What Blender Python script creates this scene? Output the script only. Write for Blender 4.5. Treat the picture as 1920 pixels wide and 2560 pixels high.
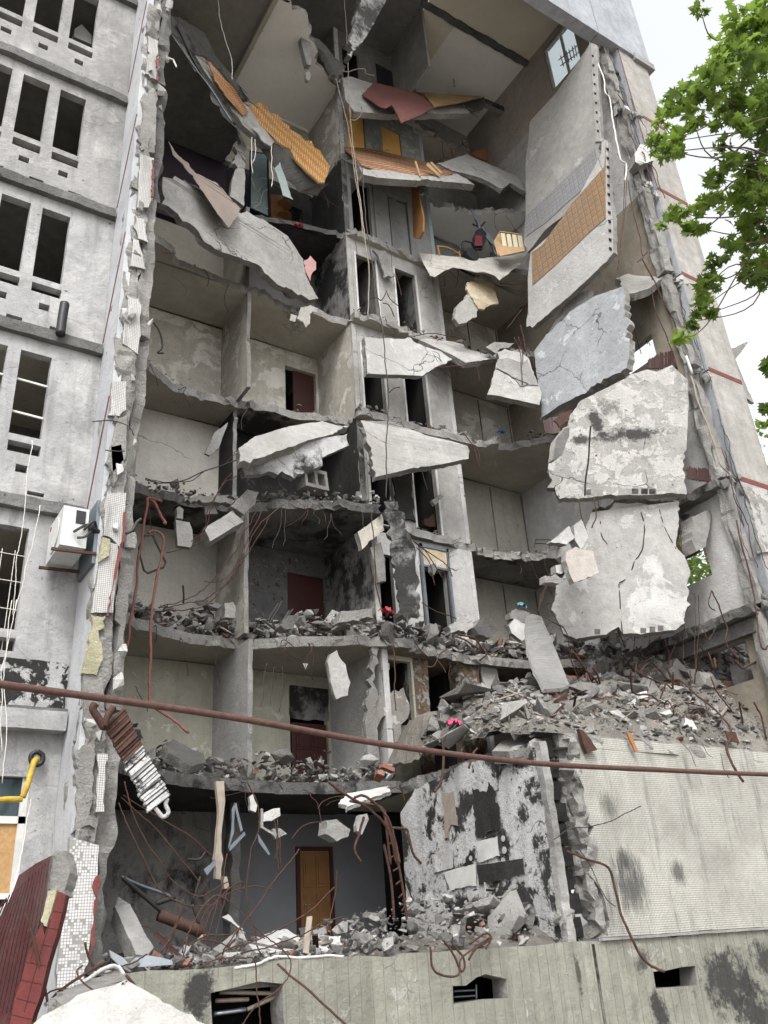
import bpy, bmesh, math, random
import numpy as np
from mathutils import Vector, Matrix, noise as mnoise
from mathutils.geometry import tessellate_polygon

# ------------------------------------------------------------------ camera, sky, sun, exposure
sc = bpy.context.scene
for o in list(bpy.data.objects): bpy.data.objects.remove(o)
COL = sc.collection
FOC, HEAD, PITCH, ROLL = 2200., 0.5948, 0.4706, -0.0721
fw = Vector((math.sin(HEAD)*math.cos(PITCH), math.cos(HEAD)*math.cos(PITCH), math.sin(PITCH)))
rt = Vector((math.cos(HEAD), -math.sin(HEAD), 0)); up = rt.cross(fw)
RT = rt*math.cos(ROLL) + up*math.sin(ROLL); UP = -rt*math.sin(ROLL) + up*math.cos(ROLL)
cam = bpy.data.cameras.new('camera'); camo = bpy.data.objects.new('camera', cam); COL.objects.link(camo)
m = Matrix((RT, UP, -fw)).transposed().to_4x4(); camo.matrix_world = m
cam.sensor_fit = 'VERTICAL'; cam.sensor_height = 36; cam.lens = 36*FOC/2560; cam.clip_end = 2000; cam.clip_start = .05
sc.camera = camo
W = bpy.data.worlds.new('World'); sc.world = W; W.use_nodes = True
nt = W.node_tree; nt.nodes.clear()
sky = nt.nodes.new('ShaderNodeTexSky'); sky.sky_type = 'NISHITA'; sky.sun_disc = False
SUN_EL, SUN_AZ = math.radians(52), math.radians(215)
sky.sun_elevation = SUN_EL; sky.sun_rotation = SUN_AZ; sky.dust_density = 4; sky.air_density = 1.0; sky.ozone_density = 1
hs = nt.nodes.new('ShaderNodeHueSaturation'); hs.inputs['Saturation'].default_value = .12
bg = nt.nodes.new('ShaderNodeBackground'); bg.inputs[1].default_value = .15
wo = nt.nodes.new('ShaderNodeOutputWorld')
nt.links.new(sky.outputs[0], hs.inputs['Color']); nt.links.new(hs.outputs[0], bg.inputs[0]); nt.links.new(bg.outputs[0], wo.inputs[0])
sl = bpy.data.lights.new('sun', 'SUN'); sl.energy = .85; sl.angle = math.radians(22); sl.color = (1, .96, .9)
so = bpy.data.objects.new('sun', sl); COL.objects.link(so)
sd = Vector((math.sin(SUN_AZ)*math.cos(SUN_EL), math.cos(SUN_AZ)*math.cos(SUN_EL), math.sin(SUN_EL)))  # towards the sun
so.rotation_euler = sd.to_track_quat('Z', 'Y').to_euler(); so.location = sd*60
sc.view_settings.view_transform = 'Standard'; sc.view_settings.look = 'None'; sc.view_settings.gamma = 1
sc.view_settings.exposure = 1.6
sc.cycles.max_bounces = 7; sc.cycles.diffuse_bounces = 4; sc.cycles.use_denoising = True

# ------------------------------------------------------------------ helpers
rnd = random.Random(7)
K = 1920/1659
def ray(px, py): return fw*FOC + RT*(px*K-960) - UP*(py*K-1280)
def onY(px, py, Y): d = ray(px, py); return d*(Y/d.y)
def onX(px, py, X): d = ray(px, py); return d*(X/d.x)
def onZ(px, py, Z): d = ray(px, py); return d*(Z/d.z)
def zc(ox, oy, s):           # close-up sheet coordinates -> sheet of 1659 px
    return lambda x, y: ((ox+x/s)*.864, (oy+y/s)*.864)
zA = zc(400, 0, 2.765); zB = zc(820, 0, 2.765); zC = zc(360, 500, 2.765); zD = zc(820, 560, 2.765); zE = zc(820, 1080, 2.765)
zF = zc(820, 1560, 2.765); zG = zc(260, 1960, 2.765); zH = zc(340, 1180, 2.765)
z1 = zc(0, 0, 4.1475); z2 = zc(0, 500, 4.1475); z3 = zc(0, 1000, 4.1475); z4 = zc(0, 1500, 4.1475); z5 = zc(0, 2000, 3.95)
z6 = zc(1400, 0, 3.19); z7 = zc(1400, 660, 3.19); z8 = zc(1400, 1300, 3.19)
q3 = zc(0, 640, 1.728); q4 = zc(960, 640, 1.728); q5 = zc(0, 1280, 1.728); q6 = zc(960, 1280, 1.728); q7 = zc(0, 1920, 1.728); q8 = zc(960, 1920, 1.728); q2 = zc(960, 0, 1.728)
dd = lambda x, y: (x, y)
def onP(px, py, p, n): d = ray(px, py); return d*(p.dot(n)/d.dot(n))
def place(conv, pts, Y=None, X=None, Z=None, plane=None):
    """sheet points -> world points on a real plane (Y, X or Z constant, or a tilted plane through a point)"""
    out = []
    for p in pts:
        a = conv(p[0], p[1])
        if len(p) > 2: out.append(onY(a[0], a[1], p[2]))
        elif plane is not None: out.append(onP(a[0], a[1], plane[0], plane[1]))
        elif Y is not None: out.append(onY(a[0], a[1], Y))
        elif X is not None: out.append(onX(a[0], a[1], X))
        else: out.append(onZ(a[0], a[1], Z))
    return out
def tilt(conv, x, y, Y, n):   # plane through the point seen at x,y at depth Y
    a = conv(x, y); return (onY(a[0], a[1], Y), Vector(n).normalized())
def Fl(k): return .05+2.8*(k-1)

def setp(o, label=None, cat=None, group=None, kind=None):
    if label: o['label'] = label
    if cat: o['category'] = cat
    if group: o['group'] = group
    if kind: o['kind'] = kind
    return o
def empty(name, loc, label, cat, group=None):
    o = bpy.data.objects.new(name, None); COL.objects.link(o); o.location = loc; o.empty_display_size = .3
    return setp(o, label, cat, group)
def link(name, me, mats, parent=None, smooth=False):
    for mt in (mats if isinstance(mats, (list, tuple)) else [mats]): me.materials.append(mt)
    if smooth: me.polygons.foreach_set('use_smooth', [True]*len(me.polygons))
    o = bpy.data.objects.new(name, me); COL.objects.link(o)
    if parent is None:
        if len(me.vertices):
            co = np.empty(len(me.vertices)*3, 'f'); me.vertices.foreach_get('co', co); co = co.reshape(-1, 3)
            c = Vector(((co[:, 0].min()+co[:, 0].max())/2, (co[:, 1].min()+co[:, 1].max())/2, co[:, 2].min()))
            c = Vector([float(q) for q in c]); me.transform(Matrix.Translation(-c)); o.location = c
    else:
        base = Vector((0, 0, 0)); q = parent
        while q is not None: base += q.location; q = q.parent
        me.transform(Matrix.Translation(-base)); o.parent = parent
    return o

class MB:
    """collects faces of ONE mesh"""
    def __init__(s): s.v = []; s.f = []; s.mi = []
    def add(s, vs, fs, mi=0):
        b = len(s.v); s.v += [tuple(v) for v in vs]; s.f += [tuple(b+i for i in f) for f in fs]; s.mi += [mi]*len(fs)
    def box(s, x0, x1, y0, y1, z0, z1, mi=0, M=None):
        vs = [Vector((x, y, z)) for z in (z0, z1) for y in (y0, y1) for x in (x0, x1)]
        if M is not None: vs = [M @ v for v in vs]
        s.add(vs, [(0, 2, 3, 1), (4, 5, 7, 6), (0, 1, 5, 4), (2, 6, 7, 3), (0, 4, 6, 2), (1, 3, 7, 5)], mi)
    def bar(s, a, b, w, h=None, mi=0, upv=(0, 0, 1)):
        h = h or w; a = Vector(a); b = Vector(b); d = (b-a); L = d.length
        if L < 1e-6: return
        d /= L; u = d.cross(Vector(upv))
        if u.length < .1: u = d.cross(Vector((1, 0, 0)))
        u.normalize(); v = u.cross(d)
        M = Matrix((u, v, d)).transposed().to_4x4(); M.translation = a
        s.box(-w/2, w/2, -h/2, h/2, 0, L, mi, M)
    def tube(s, pts, r, n=6, mi=0, r2=None, cap=True):
        pts = [Vector(p) for p in pts]; rings = []; nv = None
        for i, p in enumerate(pts):
            d = (pts[min(i+1, len(pts)-1)]-pts[max(i-1, 0)])
            if d.length < 1e-9: d = Vector((0, 0, 1))
            d.normalize()
            if nv is None: nv = d.cross(Vector((.3, .9, .2))).normalized()
            nv = (nv-d*nv.dot(d)); nv = nv.normalized() if nv.length > 1e-4 else d.cross(Vector((1, .1, .2))).normalized()
            bv = d.cross(nv); rr = r if r2 is None else r+(r2-r)*i/(len(pts)-1)
            rings.append([p+(nv*math.cos(t)+bv*math.sin(t))*rr for t in [2*math.pi*k/n for k in range(n)]])
        vs = [q for g in rings for q in g]; fs = []
        for i in range(len(rings)-1):
            for k in range(n): a = i*n+k; b = i*n+(k+1) % n; fs.append((a, b, b+n, a+n))
        if cap: fs += [tuple(range(n))[::-1], tuple((len(rings)-1)*n+k for k in range(n))]
        s.add(vs, fs, mi)
    def build(s, name, mats, parent=None, smooth=False):
        me = bpy.data.meshes.new(name); me.from_pydata(s.v, [], s.f); me.update()
        if any(s.mi): me.polygons.foreach_set('material_index', s.mi)
        return link(name, me, mats, parent, smooth)

def crom(pts, n=8):
    pts = [Vector(p) for p in pts]
    if len(pts) < 3: return [pts[0].lerp(pts[-1], i/4) for i in range(5)]
    q = [pts[0]*2-pts[1]]+pts+[pts[-1]*2-pts[-2]]; out = []
    for i in range(1, len(q)-2):
        a, b, c, d = q[i-1:i+3]
        for j in range(n):
            t = j/n; out.append(.5*((2*b)+(c-a)*t+(2*a-5*b+4*c-d)*t*t+(3*b-a-3*c+d)*t**3))
    out.append(pts[-1]); return out
def wire(name, label, cat, pts, r, mat, group=None, parent=None, n=6, wig=0, smooth_n=8):
    P = crom(pts, smooth_n)
    if wig and r < .02: P = [p+Vector((rnd.gauss(0, 1), rnd.gauss(0, 1), rnd.gauss(0, 1)))*wig*.12 for p in P]
    if wig:
        s0 = rnd.random()*50; P = [p+Vector([mnoise.noise(p*3+Vector((s0+i*9, 0, 0))) for i in range(3)])*wig for p in P]
    b = MB(); b.tube(P, r, n); o = b.build(name, mat, parent, True)
    if parent is None: setp(o, label, cat, group)
    return o

JR = random.Random(99)
def jagloop(P2, jag, seg, seed):
    out = []; n = len(P2)
    for i in range(n):
        a = P2[i]; b = P2[(i+1) % n]; L = (b-a).length; k = max(1, min(60, int(L/seg)))
        j = jag[i % len(jag)] if isinstance(jag, (list, tuple)) else jag
        d = (b-a)/L if L > 1e-6 else Vector((1, 0, 0)); pr = Vector((-d.y, d.x, 0))
        for q in range(k):
            t = q/k; p = a.lerp(b, t)
            if q > 0 and j > 0:
                w = min(t, 1-t)*4; w = min(1, w+.35)
                s = mnoise.noise(Vector((p.x*1.3+seed, p.y*1.3, seed*.7)))*1.4 + (mnoise.cell(Vector((p.x*4.3+seed, p.y*4.3, 9.1)))-.5)*1.1 + (mnoise.cell(Vector((p.x*13+seed, p.y*13, 4.1)))-.5)*.9 + JR.gauss(0, .22)
                gt = min(1.3, max(.18, .55+mnoise.noise(Vector((p.x*1.1-seed, p.y*1.1, 7.7)))*1.7)); p = p+pr*(s*j*w*gt)
            out.append(p)
    return out
SEED = [1]
def slab(name, P, thick, mats, parent=None, holes=(), jag=.03, seg=.09, facing=None, rough=.35):
    """a broken plate: outline P (world points), jagged edge, real thickness away from the face; materials [face, broken edge, back]"""
    SEED[0] += 1; sd_ = SEED[0]*1.37
    P = [Vector(p) for p in P]; c = sum(P, Vector())/len(P)
    n = Vector()
    for i in range(len(P)): n += (P[i]-c).cross(P[(i+1) % len(P)]-c)
    n.normalize(); f = Vector(facing) if facing is not None else -c
    if n.dot(f) < 0: n = -n
    u = n.cross(Vector((0, 0, 1)));
    if u.length < .2: u = n.cross(Vector((0, 1, 0)))
    u.normalize(); v = n.cross(u)
    per_ = sum((P[i]-P[i-1]).length for i in range(len(P))); lim = max(.004, per_*.0105); jag = [min(q, lim) for q in jag] if isinstance(jag, (list, tuple)) else min(jag, lim)
    def two(L): return [Vector(((p-c).dot(u), (p-c).dot(v), (p-c).dot(n))) for p in L]
    loops = [jagloop(two(P), jag, seg, sd_)]+[jagloop(two([Vector(q) for q in h]), min(jag if not isinstance(jag, (list, tuple)) else .01, .015), seg*2, sd_) for h in holes]
    vs = []; fs = []; mi = []
    flat = [p for L in loops for p in L]
    front = [c+u*p.x+v*p.y+n*p.z for p in flat]; N = len(front)
    tri = tessellate_polygon([[Vector((p.x, p.y, 0)) for p in L] for L in loops])
    mid = []; back = []
    jj = (max(jag) if isinstance(jag, (list, tuple)) else jag)
    for i, p in enumerate(front):
        r1 = mnoise.noise(p*9+Vector((sd_, 0, 0))); r2 = mnoise.noise(p*7+Vector((0, sd_, 0))); w = jj*rough*1.6
        off = (p-c)-n*(p-c).dot(n); off = off.normalized() if off.length > 1e-6 else u
        mid.append(p-n*thick*(.5+.25*r1)+off*w*(r2*1.5)); back.append(p-n*thick+off*w*r1*1.5)
    vs = front+mid+back
    for t in tri:
        a, b, d = t
        nn = (front[b]-front[a]).cross(front[d]-front[a])
        if nn.dot(n) < 0: a, b, d = a, d, b
        fs.append((a, b, d)); mi.append(0); fs.append((2*N+a, 2*N+d, 2*N+b)); mi.append(2)
    base = 0
    for L in loops:
        k = len(L)
        for i in range(k):
            a = base+i; b = base+(i+1) % k
            for lo in (0, N): fs.append((lo+a, lo+N+a, lo+N+b, lo+b)); mi.append(1)
        base += k
    me = bpy.data.meshes.new(name); me.from_pydata([tuple(p) for p in vs], [], fs); me.update()
    ml = list(mats) if isinstance(mats, (list, tuple)) else [mats]
    mi = [min(q, len(ml)-1) for q in mi]; me.polygons.foreach_set('material_index', mi)
    bm = bmesh.new(); bm.from_mesh(me); bmesh.ops.recalc_face_normals(bm, faces=bm.faces); bm.to_mesh(me); bm.free()
    return link(name, me, ml, parent)
BR = random.Random(21)
def thing(name, label, cat, P, thick, mats, group=None, **kw):
    o = setp(slab(name, P, thick, mats, None, **kw), label, cat, group)
    if name == 'concrete_plate':
        P = [Vector(p) for p in P]; c = sum(P, Vector())/len(P); per = sum((P[i]-P[i-1]).length for i in range(len(P)))
        for q in range(min(9, int(per*.95))):
            i = BR.randrange(len(P)); e = P[i-1].lerp(P[i], BR.random()); d = (e-c).normalized(); L = BR.uniform(.12, .45); nn = -c.normalized()
            e2 = e-nn*-thick*-.5; a = e2-d*.1; w = Vector((BR.gauss(0, .4), BR.gauss(0, .3), BR.gauss(-.35, .4)))
            b = MB(); b.tube(crom([a, e2+d*L*.3, e2+d*L*.7+w*L*.4, e2+d*L*.8+w*L], 4), .0065, 5)
            me = bpy.data.meshes.new('reinforcing_bar'); me.from_pydata([tuple(Vector(v)-o.location) for v in b.v], [], b.f); me.update(); me.materials.append(M['rust'])
            ch = bpy.data.objects.new('reinforcing_bar', me); COL.objects.link(ch); ch.parent = o
    return o

def rough_box(name, x0, x1, y0, y1, z0, z1, mats, parent=None, amp=.04, seg=.1, taper=None, freq=3.0, zf=1.):
    """concrete mass with a crumbled surface"""
    nx = max(1, int((x1-x0)/seg)); ny = max(1, int((y1-y0)/seg)); nz = max(1, int((z1-z0)/seg)); s = rnd.random()*90
    bm = bmesh.new(); cache = {}
    def V(i, j, k):
        key = (i, j, k)
        if key not in cache:
            p = Vector((x0+(x1-x0)*i/nx, y0+(y1-y0)*j/ny, z0+(z1-z0)*k/nz)); q = Vector((p.x*freq+s, p.y*freq, p.z*freq*zf))
            d = Vector((mnoise.fractal(q, 1, 2, 3), mnoise.fractal(q+Vector((31, 7, 0)), 1, 2, 3), mnoise.fractal(q+Vector((0, 17, 5)), 1, 2, 3)*.5))
            cell = mnoise.cell(Vector((q.x*1.3, q.y*1.3, q.z*1.3)))
            p = p+d*amp*1.6+Vector((cell-.5, cell-.5, 0))*amp*.7
            cache[key] = bm.verts.new(p)
        return cache[key]
    def quad(a, b, c, d):
        try: bm.faces.new((a, b, c, d))
        except ValueError: pass
    for i in range(nx):
        for k in range(nz):
            quad(V(i, 0, k), V(i+1, 0, k), V(i+1, 0, k+1), V(i, 0, k+1)); quad(V(i, ny, k), V(i, ny, k+1), V(i+1, ny, k+1), V(i+1, ny, k))
    for j in range(ny):
        for k in range(nz):
            quad(V(0, j, k), V(0, j, k+1), V(0, j+1, k+1), V(0, j+1, k)); quad(V(nx, j, k), V(nx, j+1, k), V(nx, j+1, k+1), V(nx, j, k+1))
    for i in range(nx):
        for j in range(ny):
            quad(V(i, j, 0), V(i, j+1, 0), V(i+1, j+1, 0), V(i+1, j, 0)); quad(V(i, j, nz), V(i+1, j, nz), V(i+1, j+1, nz), V(i, j+1, nz))
    bmesh.ops.triangulate(bm, faces=bm.faces)
    me = bpy.data.meshes.new(name); bm.to_mesh(me); bm.free()
    return link(name, me, mats, parent)

def rock_pts(r, sx, sy, sz):
    n = r.choice((9, 12, 16, 24)); return [Vector((r.uniform(-1, 1)*sx, r.uniform(-1, 1)*sy, r.uniform(-1, 1)*sz)) for _ in range(n)]
def hull_into(mb, pts, mi=0):
    bm = bmesh.new()
    for p in pts: bm.verts.new(p)
    g = bmesh.ops.convex_hull(bm, input=bm.verts)
    bmesh.ops.delete(bm, geom=list({e for e in g['geom_interior']+g['geom_unused'] if isinstance(e, bmesh.types.BMVert)}), context='VERTS')
    bm.verts.index_update(); idx = {v: i for i, v in enumerate(bm.verts)}
    mb.add([v.co.copy() for v in bm.verts], [[idx[v] for v in f.verts] for f in bm.faces], mi); bm.free()
def rot(r): return Matrix.Rotation(r.uniform(0, 6.28), 3, 'Z') @ Matrix.Rotation(r.gauss(0, .45), 3, 'X') @ Matrix.Rotation(r.gauss(0, .45), 3, 'Y')

# ------------------------------------------------------------------ materials
class NB:
    def __init__(s, name, rough=.9):
        s.m = bpy.data.materials.new(name); s.m.use_nodes = True; s.t = s.m.node_tree; s.t.nodes.clear()
        s.out = s.t.nodes.new('ShaderNodeOutputMaterial'); s.b = s.t.nodes.new('ShaderNodeBsdfPrincipled')
        s.b.inputs['Roughness'].default_value = rough; s.b.inputs['Specular IOR Level'].default_value = .25
        s.t.links.new(s.b.outputs[0], s.out.inputs[0]); g = s.t.nodes.new('ShaderNodeNewGeometry'); s.pos = g.outputs['Position']; s.geo = g
    def L(s, a, b): s.t.links.new(a, b)
    def map(s, scale=(1, 1, 1), rotz=0, src=None, loc=(0, 0, 0), rot=None):
        n = s.t.nodes.new('ShaderNodeMapping'); n.inputs['Scale'].default_value = scale; n.inputs['Rotation'].default_value = rot or (0, 0, rotz); n.inputs['Location'].default_value = loc
        s.L(src or s.pos, n.inputs[0]); return n.outputs[0]
    def noise(s, scale, detail=6, rough=.6, vec=None, dist=0):
        n = s.t.nodes.new('ShaderNodeTexNoise'); n.inputs['Scale'].default_value = scale; n.inputs['Detail'].default_value = detail
        n.inputs['Roughness'].default_value = rough; n.inputs['Distortion'].default_value = dist; s.L(vec or s.pos, n.inputs['Vector']); return n.outputs['Fac']
    def ramp(s, fac, a, b, va=0., vb=1.):
        n = s.t.nodes.new('ShaderNodeMapRange'); n.inputs['From Min'].default_value = a; n.inputs['From Max'].default_value = b
        n.inputs['To Min'].default_value = va; n.inputs['To Max'].default_value = vb; s.L(fac, n.inputs['Value']); return n.outputs[0]
    def mix(s, fac, a, b):
        n = s.t.nodes.new('ShaderNodeMix'); n.data_type = 'RGBA'
        for v, i in ((fac, 0), (a, 6), (b, 7)):
            if isinstance(v, (int, float)): n.inputs[i].default_value = v
            elif isinstance(v, tuple): n.inputs[i].default_value = (*v, 1) if len(v) == 3 else v
            else: s.L(v, n.inputs[i])
        return n.outputs[2]
    def math(s, op, a, b=0.):
        n = s.t.nodes.new('ShaderNodeMath'); n.operation = op; n.use_clamp = False
        for i, v in enumerate((a, b)):
            if isinstance(v, (int, float)): n.inputs[i].default_value = v
            else: s.L(v, n.inputs[i])
        return n.outputs[0]
    def color(s, c):
        if isinstance(c, tuple): s.b.inputs['Base Color'].default_value = (*c, 1)
        else: s.L(c, s.b.inputs['Base Color'])
    def bump(s, h, st=.3, dist=.02):
        n = s.t.nodes.new('ShaderNodeBump'); n.inputs['Strength'].default_value = st; n.inputs['Distance'].default_value = dist
        s.L(h, n.inputs['Height']); s.L(n.outputs[0], s.b.inputs['Normal'])

def g(v, w=0): v = v*.82; return (v*(1+w*.9), v*(1+w*.3), v*(1-w))     # grey, w>0 warm
def conc(name, *args, boards=0, **kw):
    m_ = conc0(name, *args, boards=boards, **kw); return m_
def conc0(name, a=g(.34, .03), b=g(.2, .04), peel=None, peel_t=.55, peel_s=1.6, peel_w=.015, soot=0., streak=.35, crack=.25, spots=0., blobs=(), bump=.4, bsc=1., fine=1., joints=None, seed=0, boards=0, grime=1., vary=0):
    n = NB(name); off = (seed*3.1, seed*1.7, seed*2.3)
    p = n.map((1, 1, 1), loc=off)
    big = n.ramp(n.noise(.9, 5, .6, p), .35, .65)
    col = n.mix(big, a, b)
    md = n.ramp(n.noise(5.5, 8, .7, p), .3, .72); col = n.mix(n.math('MULTIPLY', md, .62*grime), col, tuple(x*.55 for x in b)); bl2 = n.ramp(n.noise(2.4, 9, .75, p, .6), .54, .7); col = n.mix(n.math('MULTIPLY', bl2, .38*grime), col, tuple(x*.4 for x in b))
    hgt = n.noise(14*bsc, 8, .7, p)
    if peel:
        pn = n.noise(peel_s, 9, .68, p, .4); pm = n.ramp(pn, peel_t-peel_w, peel_t+peel_w)
        col = n.mix(pm, col, n.mix(n.ramp(n.noise(2.2, 5, .6, p), .35, .7), peel, tuple(x*.72 for x in peel))); hgt = n.math('ADD', hgt, n.math('MULTIPLY', pm, .25))
    if streak:
        st = n.ramp(n.noise(1, 6, .65, n.map((5, 5, .5), loc=off)), .5, .78); col = n.mix(n.math('MULTIPLY', st, streak), col, g(.09, .02))
    fn = n.ramp(n.noise(60*fine, 4, .7, p), .38, .72); col = n.mix(n.math('MULTIPLY', fn, .42*(.4+.6*grime)), col, tuple(x*.5 for x in b))
    pit = n.ramp(n.noise(26, 3, .5, p), .69, .72); col = n.mix(n.math('MULTIPLY', pit, .6), col, g(.05))
    if crack:
        v = n.t.nodes.new('ShaderNodeTexVoronoi'); v.feature = 'DISTANCE_TO_EDGE'; v.inputs['Scale'].default_value = .55
        d = n.t.nodes.new('ShaderNodeVectorMath'); d.operation = 'MULTIPLY_ADD'; d.inputs[1].default_value = (.5, .5, .5)
        nn = n.t.nodes.new('ShaderNodeTexNoise'); nn.inputs['Scale'].default_value = 2.2; nn.inputs['Detail'].default_value = 6; n.L(p, nn.inputs['Vector'])
        n.L(nn.outputs['Color'], d.inputs[0]); n.L(p, d.inputs[2]); n.L(d.outputs[0], v.inputs['Vector'])
        ck = n.ramp(v.outputs['Distance'], .0, .008, 1, 0); gate = n.ramp(n.noise(.7, 2, .5, p), .5, .6)
        ck = n.math('MULTIPLY', n.math('MULTIPLY', ck, gate), min(1, crack*2.5)); col = n.mix(ck, col, g(.05)); hgt = n.math('SUBTRACT', hgt, n.math('MULTIPLY', ck, .5))
    if vary:
        oi = n.t.nodes.new('ShaderNodeObjectInfo'); rv = n.math('FRACT', n.math('ADD', n.math('MULTIPLY', oi.outputs['Random'], 7.3), n.geo.outputs['Random Per Island']))
        col = n.mix(n.ramp(rv, 0, 1, 0, vary), col, g(.07, .06)); col = n.mix(n.ramp(rv, .965, .975, 0, .8), col, (.26, .12, .08))
    if boards:
        sp = n.t.nodes.new('ShaderNodeSeparateXYZ'); n.L(n.pos, sp.inputs[0]); q = n.math('DIVIDE', n.math('ADD', sp.outputs[0], n.math('MULTIPLY', n.noise(.8, 2), .03)), boards); fl = n.math('FLOOR', q); fr = n.math('SUBTRACT', q, fl)
        wn = n.t.nodes.new('ShaderNodeTexWhiteNoise'); wn.noise_dimensions = '1D'; n.L(fl, wn.inputs['W']); col = n.mix(n.math('MULTIPLY', wn.outputs['Value'], .35), col, tuple(x*.6 for x in b))
        ln = n.ramp(fr, .0, .12, 1, 0); col = n.mix(n.math('MULTIPLY', n.math('MULTIPLY', ln, n.ramp(n.noise(3, 4), .3, .6)), .75), col, g(.07, .05)); hgt = n.math('SUBTRACT', hgt, n.math('MULTIPLY', ln, .6))
        wv = n.ramp(n.noise(1, 9, .8, n.map((9, 9, 1.6), loc=(4, 1, 2))), .62, .66); col = n.mix(n.math('MULTIPLY', wv, .6), col, g(.5, .01))
    if soot:
        sn = n.noise(.75, 9, .72, n.map((1, 1, .8), loc=(seed+9, 4, 2))); sm = n.ramp(sn, .61-soot*.33, .68-soot*.3); col = n.mix(sm, col, n.mix(n.noise(9, 4, .6, p), g(.012), g(.035)))
    if spots:
        sn = n.ramp(n.noise(7, 8, .75, p), .66-spots*.12, .68-spots*.12); col = n.mix(sn, col, g(.03))
    for bl in blobs:
        c, r, amt = bl[:3]; scl = bl[3] if len(bl) > 3 else (1, 1, 1)
        v1 = n.t.nodes.new('ShaderNodeVectorMath'); v1.operation = 'SUBTRACT'; n.L(n.pos, v1.inputs[0]); v1.inputs[1].default_value = c
        v2 = n.t.nodes.new('ShaderNodeVectorMath'); v2.operation = 'MULTIPLY'; n.L(v1.outputs[0], v2.inputs[0]); v2.inputs[1].default_value = scl
        vm = n.t.nodes.new('ShaderNodeVectorMath'); vm.operation = 'LENGTH'; n.L(v2.outputs[0], vm.inputs[0])
        dn = n.math('ADD', vm.outputs['Value'], n.math('MULTIPLY', n.math('SUBTRACT', n.noise(5, 10, .78, p), .5), r*3.2))
        col = n.mix(n.ramp(dn, r*.45, r*.85, amt, 0), col, g(.03))
    n.color(col); n.bump(hgt, min(1, bump*1.4), .045); return n.m

def tile_mat(name, axes='xz', pitch=.045, tile=g(.62, -.02), grout=g(.2), missing=.1, base=g(.3, .04), dirt=.5, seed=0, blobs=()):
    n = NB(name, .75); s = n.t.nodes.new('ShaderNodeSeparateXYZ'); n.L(n.pos, s.inputs[0])
    u = s.outputs[{'x': 0, 'y': 1}[axes[0]]]; v = s.outputs[2]
    def cellf(c, size):
        q = n.math('DIVIDE', c, size); fl = n.math('FLOOR', q); fr = n.math('SUBTRACT', q, fl); e = n.math('MINIMUM', fr, n.math('SUBTRACT', 1., fr)); return fl, e
    wob = n.math('MULTIPLY', n.math('SUBTRACT', n.noise(1.3, 3), .5), .02)
    fu, eu = cellf(n.math('ADD', u, wob), pitch); fv, ev = cellf(n.math('ADD', v, wob), pitch)
    edge = n.math('MINIMUM', eu, ev); tmask = n.ramp(edge, .07, .13)
    cb = n.t.nodes.new('ShaderNodeCombineXYZ'); n.L(fu, cb.inputs[0]); n.L(fv, cb.inputs[1]); cb.inputs[2].default_value = seed
    wn = n.t.nodes.new('ShaderNodeTexWhiteNoise'); n.L(cb.outputs[0], wn.inputs['Vector'])
    cs = n.t.nodes.new('ShaderNodeVectorMath'); cs.operation = 'SCALE'; cs.inputs['Scale'].default_value = pitch; n.L(cb.outputs[0], cs.inputs[0])
    reg = n.noise(1.1, 5, .7, cs.outputs[0]); regm = n.math('ADD', n.math('MULTIPLY', reg, 1.0), n.math('MULTIPLY', wn.outputs['Value'], .22))
    have = n.ramp(regm, .44+missing-.02, .44+missing+.02) if missing > 0 else n.math('ADD', tmask, 1.)
    tm = n.math('MULTIPLY', tmask, have)
    tcol = n.mix(n.math('MULTIPLY', wn.outputs['Value'], .45), tile, tuple(x*.72 for x in tile))
    tcol = n.mix(n.ramp(n.noise(1.2, 7, .7), .42, .72, 0, dirt*.8), tcol, g(.17, .12))
    st = n.ramp(n.noise(1, 7, .7, n.map((6, 6, .7), loc=(seed, 3, 1))), .52, .74); tcol = n.mix(n.math('MULTIPLY', st, dirt), tcol, g(.08, .05))
    bcol = n.mix(n.noise(8, 6, .7), base, tuple(x*.6 for x in base)); bcol = n.mix(n.ramp(tmask, 0, 1, .55, 0), bcol, grout)
    col = n.mix(tm, bcol, tcol)
    for (c, r, amt) in blobs:
        vm = n.t.nodes.new('ShaderNodeVectorMath'); vm.operation = 'DISTANCE'; n.L(n.pos, vm.inputs[0]); vm.inputs[1].default_value = c
        dn = n.math('ADD', vm.outputs['Value'], n.math('MULTIPLY', n.math('SUBTRACT', n.noise(3, 10, .85, n.map((7, 7, 1.0))), .5), r*3.4))
        col = n.mix(n.ramp(dn, r*.3, r*1.0, amt, 0), col, g(.03))
    n.color(col); n.bump(n.math('MULTIPLY', tm, 1.), .6, .006); return n.m

def plain(name, c, rough=.7, var=.35, metal=0., sc_=8, bump=.15):
    n = NB(name, rough); n.b.inputs['Metallic'].default_value = metal
    f = n.ramp(n.noise(sc_, 7, .7), .35, .7); n.color(n.mix(n.math('MULTIPLY', f, var), c, tuple(x*.35 for x in c))); n.bump(n.noise(sc_*4, 5), bump, .01); return n.m
def rust(name, a=(.065, .030, .021), b=(.028, .016, .013)):
    n = NB(name, .85); f = n.ramp(n.noise(14, 8, .7), .35, .65); c = n.mix(f, a, b); c = n.mix(n.ramp(n.noise(30, 3), .6, .7, 0, .5), c, (.14, .075, .045)); n.color(c); n.bump(n.noise(50, 5), .4, .005); return n.m

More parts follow.
